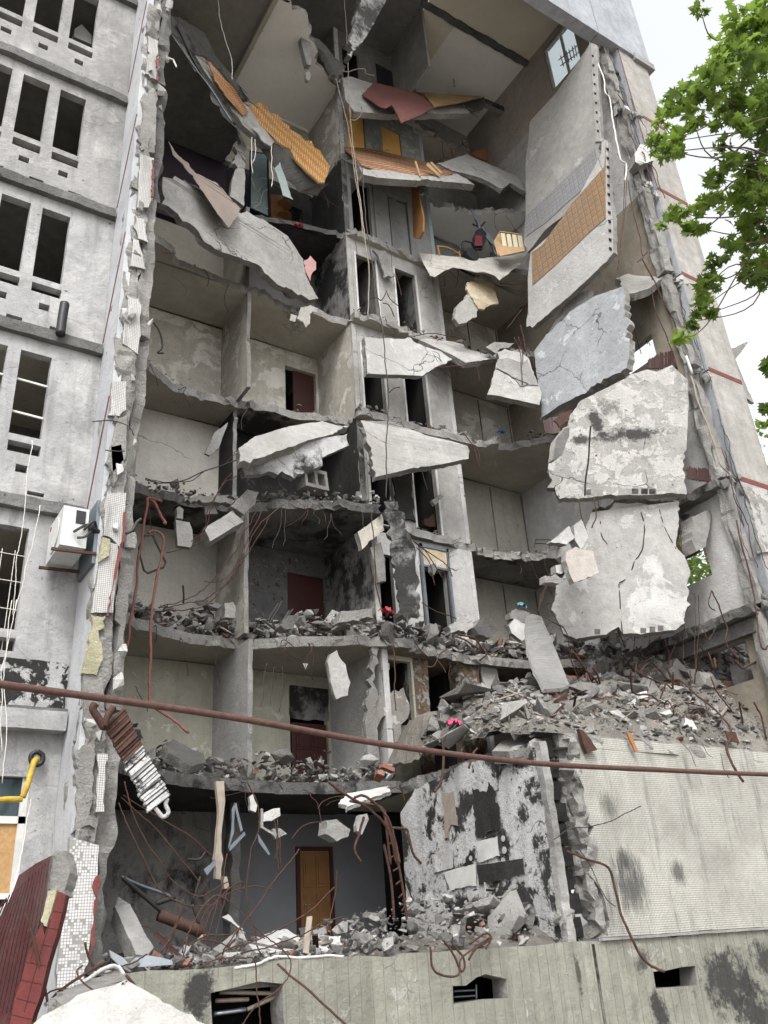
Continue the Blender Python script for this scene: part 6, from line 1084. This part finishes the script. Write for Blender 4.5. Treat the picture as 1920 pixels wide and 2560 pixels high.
bar('thin twig like wire sticking out over the mosaic wall', q8, [(730, 310, 9.5), (800, 265, 9.45), (920, 250, 9.4), (1030, 205, 9.4), (1110, 165, 9.3)], .007, 'wire', name='wire', cat='wire')
bar('thin curled wires on the mosaic wall below the twig wire', q8, [(840, 340), (900, 440), (960, 560), (1000, 600)], .006, 'wire', 9.5, name='wire', cat='wire')
for i, P in enumerate(([(200, 770), (225, 880), (320, 898), (335, 820), (455, 740), (440, 712), (370, 760)], [(250, 745), (290, 800), (335, 880), (345, 830), (300, 770)], [(360, 830), (400, 770), (465, 730), (440, 780)])):
    bar(['rusty bent steel band looping over the plinth edge', 'inner rusty band of the loop over the plinth edge', 'short rusty band at the right of the loop'][i], q8, P, .014, 'rust', 9.45, .02, 'steel_band', 'steel band', n=4)
# great heap irons
bar('long twisted angle iron lying down the right half of the heap', z8, [(720, 1130, 11.4), (790, 1190, 11.2), (870, 1275, 11), (960, 1280, 10.8), (1080, 1390, 10.5), (1200, 1480, 10.2), (1300, 1580, 9.9), (1370, 1690, 9.6), (1330, 1800, 9.5), (1360, 1920, 9.4), (1410, 2010, 9.35), (1465, 2095, 9.3)], .024, 'rust', name='angle_iron', cat='angle iron', n=4)
thing('iron_plate', 'rusty square iron plate at the right front of the heap', 'iron plate', place(z8, [(1320, 1690), (1400, 1690), (1435, 1780), (1350, 1770)], Y=9.55), .02, M['rust'], jag=.008)
thing('tin_sheet', 'torn rusty tin flap hanging on the angle iron', 'metal sheet', place(z8, [(900, 1290), (970, 1270), (940, 1330), (925, 1420), (900, 1380), (880, 1400), (870, 1350)], Y=10.9), .01, M['rust'], jag=.01)
thing('rusty_trough', 'rusty bent channel hanging over the mosaic wall top', 'iron plate', place(z8, [(150, 1665), (185, 1680), (240, 1740), (300, 1832), (220, 1862), (190, 1790)], Y=9.5), .06, M['rust'], jag=.008)
thing('timber_board', 'orange brown wooden board end hanging over the mosaic wall top', 'timber', place(z8, [(535, 1690), (570, 1700), (625, 1845), (600, 1850), (560, 1760)], Y=9.5), .03, M['woodo'], jag=.005)
Hb = [(z8, [(150, 860), (640, 940), (620, 1000)][:2], 11.5)]
for i, (cv, P, Y, r) in enumerate([(z8, [(1075, 580), (1082, 800), (1075, 1000), (1080, 1200)], 10.5, .012), (z8, [(1100, 600), (1112, 780), (1098, 1000), (1085, 1210)], 10.6, .012), (z8, [(990, 840), (985, 1000), (975, 1130)], 10.6, .012), (z8, [(1210, 560), (1250, 650), (1310, 790), (1340, 870), (1320, 950), (1350, 1030), (1420, 1110)], 10.0, .025), (z8, [(1210, 560), (1185, 660), (1210, 710), (1240, 720)], 10.0, .018), (z8, [(1140, 830), (1160, 930), (1190, 960), (1240, 850)], 10.1, .012), (z8, [(1180, 1060), (1215, 1150), (1225, 1185)], 10.2, .03), (z8, [(1235, 1100), (1245, 1190)], 10.1, .04), (z8, [(600, 1200), (700, 1260), (800, 1300)], 11, .03), (z8, [(560, 1340), (600, 1240), (605, 1130)], 11.2, .03), (z8, [(630, 1210), (720, 1130)], 11.1, .025), (z8, [(1040, 1200), (1050, 1430)], 10.7, .03), (z8, [(1200, 1250), (1250, 1360), (1340, 1480), (1395, 1550)], 10.2, .022), (z8, [(1150, 1450), (1210, 1600), (1230, 1560)], 10.2, .012), (z8, [(860, 1140), (925, 960)], 11.0, .025),
    (z8, [(1400, 1120), (1450, 1180), (1500, 1160), (1590, 1110)], 9.9, .035), (z8, [(1550, 1450), (1600, 1560), (1650, 1740)], 9.7, .03), (z8, [(950, 1750), (1030, 1850), (1080, 1960)], 9.5, .007), (z8, [(1130, 1780), (1180, 1870), (1220, 1900)], 9.5, .007), (z8, [(1280, 1860), (1310, 1990), (1350, 2060)], 9.5, .009),
    (zF, [(1110, 560), (1070, 680), (1030, 830)], 11.3, .03), (zF, [(1030, 860), (1000, 900), (975, 1000)], 10.6, .03), (zF, [(780, 790), (800, 900), (790, 1080), (740, 1165)], 10.6, .035), (zE, [(900, 1400), (1000, 1420), (1060, 1480), (1090, 1540), (1050, 1580)], 12.9, .03), (zE, [(880, 1410), (950, 1440), (1040, 1500)], 12.9, .03), (zE, [(1130, 1560), (1180, 1520), (1260, 1470), (1340, 1455)], 12.8, .015), (zE, [(650, 1180), (760, 1240), (890, 1290)], 13.9, .018)]):
    bar('rusty iron bar sticking out of the rubble around the great heap', cv, P, r*.62, 'rust', Y, .02, 'iron_bar', 'iron bar', 'rusty iron bars around the great heap', n=5)
# right side rods and cables
Rw = [(z7, [(560, 390), (590, 530), (650, 720)], 10.6, .01), (z7, [(590, 290), (640, 480), (700, 640)], 10.6, .01), (z7, [(600, 280), (660, 470), (720, 650)], 10.6, .01), (z7, [(730, 200), (750, 330), (800, 460), (860, 600), (900, 700), (930, 830)], 9.6, .014), (z7, [(680, 0), (740, 110), (800, 240), (870, 380), (920, 480), (940, 560)], 9.4, .014), (z6, [(540, 1440), (580, 1680), (640, 1900), (660, 2040), (700, 2010), (650, 2060), (620, 2090)], 9.3, .014), (z6, [(650, 2060), (700, 2150), (740, 2230)], 9.3, .014), (z6, [(520, 1300), (510, 1600), (490, 1900), (460, 2150)], 9.6, .012), (z6, [(530, 1400), (520, 1700), (480, 1950), (470, 2100)], 9.6, .01), (z7, [(150, 1880), (170, 2000), (180, 2050)], 10.6, .014), (z7, [(270, 1870), (290, 2000), (260, 2100)], 10.6, .014),
    (z8, [(960, 0), (962, 120), (965, 240)], 10.2, .01), (z8, [(1400, 0), (1450, 200), (1540, 550), (1560, 700), (1600, 980), (1640, 1030), (1659, 1000)], 9.2, .016)]
for cv, P, Y, r in Rw: bar('dark steel rod or cable dangling beside the right torn wall edge', cv, P, r, 'rust', Y, .02, 'steel_rod', 'steel rod', 'rods dangling at the right torn wall')
bar('white gutter cable running down the right torn wall edge', z7, [(1010, 740, 9.25), (1040, 860, 9.2), (1100, 1090, 9.2), (1180, 1300, 9.2), (1250, 1500, 9.2), (1290, 1610, 9.2), (1350, 1670, 9.2)], .018, 'greywood', name='cable', cat='cable')
bar('white plastic conduit bent at the top of the right torn wall', z6, [(230, 320, 9.6), (300, 500, 9.4), (350, 640, 9.3), (365, 740, 9.3), (400, 790, 9.3), (420, 960, 9.3), (450, 1120, 9.3), (485, 1270, 9.3), (530, 1310, 9.3), (520, 1440, 9.3)], .02, 'wirew', name='conduit', cat='conduit')
bar('short white conduit stub at the right torn wall', z7, [(1005, 735), (1055, 875)], .03, 'whiteish', 9.15, 0, 'conduit', 'conduit')
bar('black branch like crack wire on the torn wall end', q5, [(610, 30, 10.2), (590, 45, 10.2), (575, 75, 10.2), (545, 90, 10.2)], .02, 'wire', name='wire', cat='wire')
for i, (cv, P, Y) in enumerate([(q4, [(580, 350), (600, 430), (590, 555)], 12.7), (q4, [(590, 300), (620, 440), (625, 555)], 12.7), (q4, [(600, 360), (640, 450), (690, 580)], 12.7), (zD, [(1290, 780), (1330, 900), (1345, 1110)], 12.6), (zD, [(1160, 1000), (1320, 1080), (1500, 1150)], 12.6), (zD, [(750, 990), (900, 985), (1050, 965), (1150, 955)], 13.2), (zD, [(590, 775), (700, 755), (800, 765), (950, 800)], 13.8), (zD, [(1240, 720), (1340, 590)], 13), (zD, [(930, 1440), (1030, 1560), (1050, 1650)], 13.2), (zD, [(1175, 430), (1280, 450), (1370, 470)], 13.2), (zD, [(1190, 410), (1300, 420), (1385, 400), (1370, 520)], 13.2), (zD, [(290, 515), (340, 510), (370, 525), (410, 460)], 13.9), (zD, [(380, 545), (420, 560), (460, 640), (440, 600)], 14.0), (zD, [(410, 480), (430, 520), (490, 570)], 14.0), (zD, [(425, 1165), (450, 1140), (495, 1130)], 13), (zD, [(470, 360), (490, 420), (508, 495)], 14.0), (zE, [(590, 750), (680, 830), (750, 940), (790, 1010)], 13.9), (zE, [(600, 760), (720, 850), (830, 930), (860, 1000)], 13.9), (zE, [(610, 800), (700, 900), (740, 1060)], 13.9), (zE, [(300, 560), (320, 800), (330, 1050), (370, 1230)], 13.2), (zE, [(1560, 960), (1500, 1100), (1450, 1240)], 12), (zE, [(1540, 970), (1480, 1120), (1455, 1250)], 12), (zE, [(960, 90), (1010, 110), (1030, 180), (1050, 240)], 13.2), (zF, [(450, 130), (465, 300), (460, 440), (470, 600)], 13), (zF, [(600, 120), (640, 180), (690, 230)], 13), (zF, [(660, 290), (730, 290), (770, 210), (820, 175)], 13), (zF, [(760, 260), (790, 300), (810, 335)], 13)]):
    bar('rusty wire dangling from broken slabs in the middle and right rooms', cv, P, .012, 'rust', Y, .02, 'steel_wire', 'wire', 'wires dangling in the middle rooms')

# ------------------------------------------------------------------ radiators and air conditioner
def radiator(label, La, Ra, n, split, Y, mats, r=.022, th=.05, loop=None, cv=dd):
    L = place(cv, La, Y=Y); R = place(cv, Ra, Y=Y); root = empty('radiator', (L[-1]+R[-1])/2, label, 'radiator')
    fL = lambda t: L[0].lerp(L[1], t/split) if t < split else L[1].lerp(L[-1], (t-split)/(1-split+1e-6)); fR = lambda t: R[0].lerp(R[1], t/split) if t < split else R[1].lerp(R[-1], (t-split)/(1-split+1e-6))
    for i in range(n):
        t = (i+.5)/n; a, c = fL(t), fR(t); b = MB(); jj = Vector((rr.uniform(-.015, .015), rr.uniform(-.02, .02), rr.uniform(-.012, .012)))
        b.bar(a+jj, c+jj*.5, th, r*1.3, upv=(.3, .2, 1)); b.build('fin', mats[0] if t < split else mats[1], root)
    for w in (.22, .78):
        b = MB(); b.tube([fL(t/10).lerp(fR(t/10), w)+Vector((0, .03, 0)) for t in range(11)], .016, 6); b.build('rail', mats[0], root)
    if loop: b = MB(); b.tube(crom(place(cv, loop, Y=Y), 5), .022, 8); b.build('pipe_loop', mats[1], root)
    return root
M['radw'] = conc('chipped_white_enamel', g(.6), g(.42), peel=g(.06), peel_t=.56, peel_s=9, streak=.2, crack=0, seed=97)
radiator('long radiator hanging from the gas pipe with rusty and white fins', [(226, 1569), (268, 1650), (320, 1757)], [(268, 1529), (307, 1613), (368, 1720)], 30, .48, 9.3, (M['rust'], M['radw']), loop=[(335, 1745), (352, 1764), (364, 1755), (358, 1738), (362, 1725)])
bar('bent rusty steel plate holding the radiator to the gas pipe', z4, [(990, 1080, 9.2), (960, 1130, 9.2), (1020, 1220, 9.2), (1080, 1310, 9.2), (1110, 1210, 9.2), (1180, 1110, 9.2)], .04, 'rust', name='steel_bracket', cat='bracket', n=4)
M['brownrad'] = plain('brown_radiator_paint', (.045, .022, .02), .6, .4)
radiator('dark brown curved radiator above the scorched white panel', [(700, 775), (800, 712), (930, 690)], [(700, 838), (800, 835), (940, 830)], 13, .5, 9.9, (M['brownrad'], M['brownrad']), .02, .05, None, z7)
radiator('dark brown ribbed radiator right of the scorched white panel', [(1018, 1622), (1160, 1635), (1325, 1655)], [(1018, 1712), (1160, 1735), (1315, 1765)], 26, .5, 9.7, (M['brownrad'], M['brownrad']), .014, .05, None, z7)
radiator('small rusty radiator lying on the fifth floor edge beside the blue panel', [(690, 712), (720, 700), (758, 690)], [(700, 765), (728, 770), (760, 762)], 9, .5, 11.6, (M['brownrad'], M['brownrad']), .014, .05, None, q4)
radiator('ribbed grill strip at the top right window', [(755, 245), (830, 190), (870, 140)], [(770, 290), (840, 240), (890, 170)], 12, .5, 10.6, (M['ceil'], M['ceil']), .012, .03, None, q2)
ac = empty('air_conditioner', Vector((2.3, 10.75, 4.8)), 'white air conditioner unit with torn wiring on rusty brackets on the side wall', 'air conditioner')
b = MB(); b.box(2.14, 2.46, 10.4, 11.12, 4.87, 5.42); case = b.build('case', M['acw'], ac)
b = MB(); b.box(2.30, 2.42, 10.388, 10.398, 5.2, 5.38); b.build('terminal_recess', M['blk'], ac)
b = MB(); b.tube([(2.135, 10.76, 5.15), (2.125, 10.76, 5.15)], .24, 20); b.build('fan_grille', M['acw'], ac)
b = MB(); b.tube([(2.137, 11.0, 5.34), (2.128, 11.0, 5.34)], .035, 12); b.build('badge', M['redp'], ac)
for y in (10.42, 11.05): b = MB(); b.bar((2.05, y, 4.8), (2.6, y, 4.83), .035); b.build('bracket', M['rust'], ac)
b = MB(); b.box(2.555, 2.598, 10.42, 11.1, 4.7, 5.6); b.build('mounting_plate', M['bluesteel'], ac)
for P in ([(2.45, 10.38, 5.2), (2.36, 10.34, 5.12), (2.28, 10.36, 5.05)], [(2.52, 10.4, 5.15), (2.42, 10.33, 5.0), (2.33, 10.36, 4.98)], [(2.57, 10.42, 5.2), (2.5, 10.3, 5.22), (2.4, 10.36, 5.1)]):
    b = MB(); b.tube(crom(P), .018, 6); b.build('insulated_hose', M['wire'], ac)
b = MB(); b.tube([(2.6, 10.45, 5.15), (2.48, 10.38, 5.17)], .045, 8); b.build('hose_bundle', M['blk'], ac)

# ------------------------------------------------------------------ trees
def leaf_mat(name, a, b_):
    n = NB(name, .5); f = n.noise(1.6, 4); f2 = n.noise(14, 2); c = n.mix(n.ramp(f, .4, .62), a, b_); c = n.mix(n.ramp(f2, .4, .6, 0, .4), c, tuple(x*.5 for x in a)); n.color(c)  # noise mixes a shaded and a sunlit green into the leaf colour
    tr = n.t.nodes.new('ShaderNodeBsdfTranslucent'); n.L(n.mix(.5, c, tuple(min(1, x*2.2) for x in b_)), tr.inputs[0]); mx = n.t.nodes.new('ShaderNodeMixShader'); mx.inputs[0].default_value = .45
    n.L(n.b.outputs[0], mx.inputs[1]); n.L(tr.outputs[0], mx.inputs[2]); n.L(mx.outputs[0], n.out.inputs[0]); return n.m
M['leaf'] = leaf_mat('maple_leaf', (.030, .060, .014), (.135, .20, .03)); M['bark'] = plain('grey_brown_bark', (.12, .09, .065), .95, .5, 0, 6, .6)
star = [(0, -.5), (.06, -.16), (.28, -.34), (.24, -.14), (.5, -.1), (.36, .04), (.46, .26), (.22, .16), (.16, .3), (0, .55), (-.16, .3), (-.22, .16), (-.46, .26), (-.36, .04), (-.5, -.1), (-.24, -.14), (-.28, -.34), (-.06, -.16)]
def leaf(b, p, s_, r):
    n = Vector((r.gauss(0, .6), r.gauss(0, .6), 1)).normalized() if r.random() < .75 else Vector((r.gauss(0, 1), r.gauss(0, 1), r.gauss(0, 1))).normalized()
    u = n.cross(Vector((r.gauss(0, 1), r.gauss(0, 1), .1))).normalized(); v = n.cross(u); fold = r.uniform(.1, .5)
    vs = [p]+[p+u*x*s_+v*y*s_-n*abs(x)*s_*fold for x, y in star]; k_ = len(star)
    b.add(vs, [(0, 1+i, 1+(i+1) % k_) for i in range(k_)])
def near_tree():
    r = random.Random(5); root = empty('maple_tree', Vector((8.6, 1.2, GZ)), 'maple tree whose leafy branches hang in at the upper right', 'tree')
    base = Vector((8.6, 1.2, GZ)); trunk = [base, base+Vector((0, .1, 2.5)), base+Vector((-.2, .2, 5)), base+Vector((-.5, .4, 7.5)), base+Vector((-.7, .6, 10))]
    b = MB(); b.tube(crom(trunk), .22, 10, r2=.09); b.build('trunk', M['bark'], root)
    cl = [(1110, 60, 60), (1500, 200, 190), (1350, 330, 130), (1620, 90, 150), (1400, 480, 180), (1230, 620, 140), (1600, 500, 200), (1090, 750, 140), (930, 850, 110), (800, 950, 65), (1500, 820, 160), (1300, 880, 130), (1050, 960, 80), (1640, 800, 120), (780, 1140, 70), (880, 1210, 80), (920, 1120, 60), (1440, 1000, 60), (1290, 1150, 60), (1350, 1300, 80), (1500, 1360, 110), (1620, 1480, 140), (1230, 1420, 70), (1240, 1570, 100), (1430, 1600, 150), (1600, 1750, 150), (1130, 1640, 70), (950, 1690, 80), (840, 1770, 60), (1020, 1830, 60), (1150, 1830, 40), (1480, 1900, 110), (1340, 1950, 80), (1240, 2080, 70), (1560, 2080, 110), (1180, 2250, 90), (1130, 2380, 70), (1100, 2480, 60), (1200, 2500, 40), (1060, 2570, 50), (970, 2690, 75), (1600, 2230, 80), (1510, 2170, 90), (1645, 2950, 50), (1640, 3260, 55), (1650, 3380, 50), (1750, 300, 250), (1780, 900, 250), (1800, 1500, 250), (1780, 2050, 200), (1750, 2900, 100)]
    b = MB(); pts = []
    for x, y, rad in cl:
        dist = r.uniform(7.2, 8.8); c = z6(x, y); d = ray(c[0], c[1]).normalized(); p = d*dist; R_ = rad*.2708/1900*dist*1.05; pts.append((p, R_))
        for _ in range(int(7+rad*rad*.0021)):
            q = Vector((r.gauss(0, 1), r.gauss(0, 1), r.gauss(0, 1))); q = q.normalized()*(r.random()**.45)*R_; q = Vector((q.x, q.y, q.z)); leaf(b, p+q, r.uniform(.07, .125), r)
    b.build('crown', M['leaf'], root)
    hubs = [Vector((7.6, 1.9, 8.3)), Vector((7.4, 2.2, 6.6)), Vector((7.3, 2.0, 5.2))]
    for h in hubs:
        a = trunk[2] if h.z < 6 else trunk[3]; bb = MB(); bb.tube(crom([a-Vector((0, 0, .8)), a.lerp(h, .5)+Vector((0, 0, .3)), h]), .07, 7, r2=.035); bb.build('branch', M['bark'], root)
    for i, (p, R_) in enumerate(pts):
        h = min(hubs, key=lambda q: (q-p).length); mid = h.lerp(p, .55)+Vector((0, 0, .25)); bb = MB(); mid2 = h.lerp(p, .8)+Vector((r.uniform(-.2, .2), r.uniform(-.2, .2), r.uniform(-.1, .2))); mid = mid+Vector((r.uniform(-.5, .5), r.uniform(-.4, .4), r.uniform(-.2, .5))); bb.tube(crom([h, mid, mid2, p], 6), .012, 5, r2=.003); bb.build('twig', M['bark'], root)
near_tree()
def far_tree(p, H, R_, label, seed):
    r = random.Random(seed); root = empty('broadleaf_tree', p, label, 'tree'); b = MB(); b.tube(crom([p, p+Vector((.1, 0, H*.4)), p+Vector((0, .2, H*.8))]), .25, 8, r2=.08); b.build('trunk', M['bark'], root); b = MB()
    for _ in range(90):
        q = Vector((r.gauss(0, 1), r.gauss(0, 1), r.gauss(0, .9))).normalized()*(r.random()**.5); c = p+Vector((q.x*R_, q.y*R_, H*.62+q.z*H*.36)); rad = r.uniform(.5, 1.0)
        for _ in range(70): leaf(b, c+Vector((r.gauss(0, .5), r.gauss(0, .5), r.gauss(0, .4)))*rad, r.uniform(.16, .3), r)
    b.build('crown', M['leaf2'], root)
M['leaf2'] = leaf_mat('distant_leaf', (.05, .085, .02), (.12, .18, .04))
c = onY(1520, 1215, 19.5); far_tree(Vector((c.x+.5, c.y, GZ)), 23, 4.2, 'green tree behind the ruin seen through the lower right window gap', 8)
c = onY(1460, 1640, 20); far_tree(Vector((c.x-5, c.y+1, GZ)), 9, 3, 'lower green tree behind the ruin seen below the window gap', 9)

for (x, y, r_) in [(135, 455, 9), (150, 400, 9), (178, 445, 8), (195, 480, 8), (190, 395, 8), (215, 520, 8), (240, 520, 9), (220, 475, 9), (310, 365, 12), (312, 410, 14), (345, 400, 11), (375, 390, 10), (515, 305, 12), (520, 355, 14), (550, 325, 10), (515, 400, 12), (550, 390, 11), (575, 300, 9)]:
    c = place(q8, [(x, y)], X=9.0)[0]; e = (place(q8, [(x, y+r_)], X=9.0)[0]-c).length; b = MB()
    b.add([c+Vector((-.002, math.cos(t)*e*1.25, math.sin(t)*e*1.15)) for t in [k*math.pi/8 for k in range(16)]], [tuple(range(16))]); b.build('glue_spot', M['pale'], BLD)
for P, mt in ([[(400, 320), (490, 295), (500, 380), (410, 410)], 'whiteish'], [[(205, 375), (295, 350), (300, 430), (215, 455)], 'pale'], [[(255, 450), (395, 415), (400, 510), (285, 530)], 'whiteish'], [[(400, 420), (600, 390), (610, 460), (410, 505)], 'soot'], [[(250, 110), (300, 100), (320, 250), (285, 250), (285, 310), (262, 310)], 'greywood'], [[(375, 70), (430, 100), (450, 60), (490, 90), (500, 200), (505, 270), (400, 300), (385, 200)], 'soot']):
    slab('wall_patch', place(q8, P, X=8.995), .006, [M[mt], M['edge']], BLD, jag=.02 if mt in ('soot', 'greywood') else .01, seg=.03)

# thin wires and bar ends hanging from every broken floor edge
wr = random.Random(77)
for P, k, n_, side in ((FS[2], 2, 7, 'left'), (FS[3], 3, 9, 'left'), (FS[4], 4, 8, 'left'), (FS[5], 5, 5, 'left'), (FS[6], 6, 4, 'left'), (RS[3], 3, 12, 'right'), (RS[4], 4, 6, 'right'), (RS[5], 5, 8, 'right'), (RS[6], 6, 8, 'right'), (RS[7], 7, 6, 'right'), (RS[8], 8, 5, 'right'), (RS[9], 9, 5, 'right')):
    f = along(P)
    for i in range(n_):
        p = f(wr.random()); p = Vector((p.x, p.y+.05, Fl(k)-wr.uniform(.02, .15))); L = wr.uniform(.2, .95); out = wr.uniform(.05, .35)
        q = [p, p+Vector((wr.gauss(0, .06), -out, -L*.15)), p+Vector((wr.gauss(0, .12), -out*1.2, -L*.55)), p+Vector((wr.gauss(0, .2), -out+wr.gauss(0, .1), -L))]
        wire('steel_wire', 'thin kinked wire hanging from the broken %s floor edge of the %s rooms' % ({8: 'eighth', 9: 'ninth'}.get(k) or word[k], side), 'wire', q, wr.uniform(.004, .008), M['rust' if wr.random() < .7 else 'wire'], 'wires hanging from the %s floor edge' % ({8: 'eighth', 9: 'ninth'}.get(k) or word[k]), wig=.05)
# splintered wood and insulation scraps mixed into the heaps
for i in range(46):
    if i < 26: x = wr.uniform(9.4, 16.8); y = wr.uniform(9.8, 12.3); z = heap_h(x, y)+.08; lb = 'splintered timber scrap lying on the great rubble heap'; gr = 'timber scraps on the great rubble heap'
    else: x = wr.uniform(3.4, 8.8); y = wr.uniform(9.8, 11.4); z = .25; lb = 'splintered timber scrap lying on the ground floor rubble'; gr = 'timber scraps on the ground floor rubble'
    d = Vector((wr.gauss(0, 1), wr.gauss(0, 1), wr.gauss(.25, .4))).normalized(); L = wr.uniform(.2, .6); b = MB(); b.bar(Vector((x, y, z))-d*L/2, Vector((x, y, z))+d*L/2, wr.uniform(.02, .07), wr.uniform(.012, .03))
    setp(b.build('timber_scrap', M[wr.choice(('greywood', 'greywood', 'doorred', 'edge_dark'))]), lb, 'timber', gr)

rough_box('broken_slab_edge', 14.7, 15.2, 9.5, 13.2, Fl(3)-.2, Fl(3)-.01, M['edge_dark'], BLD, .05, .07)
rough_box('broken_slab_edge', 14.75, 15.2, 9.5, 12.8, Fl(4)-.2, Fl(4)-.01, M['edge_dark'], BLD, .05, .07)
b = MB(); b.box(14.85, 15.0, 9.6, 12.8, Fl(3)-.5, Fl(3)-.22); b.build('window_lintel', M['edge_dark'], BLD)
thing('cabinet', 'grey cabinet corner standing in an upper left loggia opening', 'cabinet', place(zc(0, 0, 4.1475), [(775, 300), (845, 250), (950, 365), (948, 460), (770, 380)], Y=11.7), .3, [M['cabinet']], jag=0)

for i, (P, m_) in enumerate(([[(300, 965), (395, 960)], 'bluesteel'], [[(302, 990), (398, 984)], 'bluesteel'], [[(398, 935), (400, 1005)], 'bluesteel'])):
    bar(['upper grey slat in the middle basement opening', 'lower grey slat in the middle basement opening', 'upright grey rod in the middle basement opening'][i], q8, P, .011, m_, 9.8, 0, 'metal_rod', 'metal rod')
for i, P in enumerate(([(770, 1500), (1000, 1490)], [(990, 1560), (1190, 1470)], [(760, 1590), (980, 1560)], [(800, 1440), (1230, 1450)])):
    bar(['dark plank lying in the left basement opening', 'plank sloping in the left basement opening', 'pale blue tin strip in the left basement opening', 'plank under the top rim of the left basement opening'][i], zG, P, .022, 'steel' if i == 2 else 'greywood', 9.8, 0, 'timber_plank' if i != 2 else 'tin_strip', 'plank' if i != 2 else 'metal strip', n=4)

# tangled iron and joint clutter at the right
for i in range(46):
    x = wr.uniform(12.2, 17.0); y = wr.uniform(9.9, 12.4); z = heap_h(x, y); p = Vector((x, y, z)); d = Vector((wr.gauss(0, .8), wr.gauss(-.2, .5), wr.gauss(.3, .6))); L = wr.uniform(.3, 1.1)
    q = [p, p+d*L*.4+Vector((0, 0, .12)), p+d*L*.7+Vector((wr.gauss(0, .15), 0, wr.gauss(0, .15))), p+d*L+Vector((wr.gauss(0, .3), wr.gauss(0, .2), wr.gauss(-.05, .25)))]
    wire('iron_bar', 'rusty iron bar sticking out of the rubble around the great heap', 'iron bar', q, wr.choice((.006, .008, .012, .018)), M['rust'], 'rusty iron bars around the great heap', wig=.03)
for k in range(3, 9):
    for i in range(7):
        b = MB(); sz = wr.uniform(.05, .17); c = Vector((wr.uniform(14.85, 15.35), wr.uniform(9.3, 9.5), Fl(k)+wr.uniform(-.25, .2))); hull_into(b, [c+v*sz for v in rock_pts(wr, 1, .8, .9)]); b.build('joint_lump', M[wr.choice(('edge', 'edge_dark', 'pale'))], BLD)
for i in range(12):
    z = wr.uniform(8, 21.5); L = wr.uniform(1.2, 4); x = wr.uniform(14.8, 15.3); y = wr.uniform(9.2, 9.35)
    q = [Vector((x+wr.gauss(0, .06), y+wr.gauss(0, .03), z-L*t/5)) for t in range(6)]
    wire('cable', 'thin dark cable running down the right torn wall joint', 'cable', q, wr.uniform(.006, .014), M[wr.choice(('wire', 'rust', 'wire'))], 'cables along the right torn wall joint', wig=.04)
for k in range(2, 9):
    for i in range(4):
        b = MB(); sz = wr.uniform(.05, .13); c = Vector((wr.uniform(2.68, 3.05), wr.uniform(10.3, 10.42), Fl(k)+wr.uniform(-1.2, 1.2))); hull_into(b, [c+v*sz for v in rock_pts(wr, .7, .6, 1.2)]); b.build('joint_lump', M[wr.choice(('edge', 'white', 'pale'))], BLD)
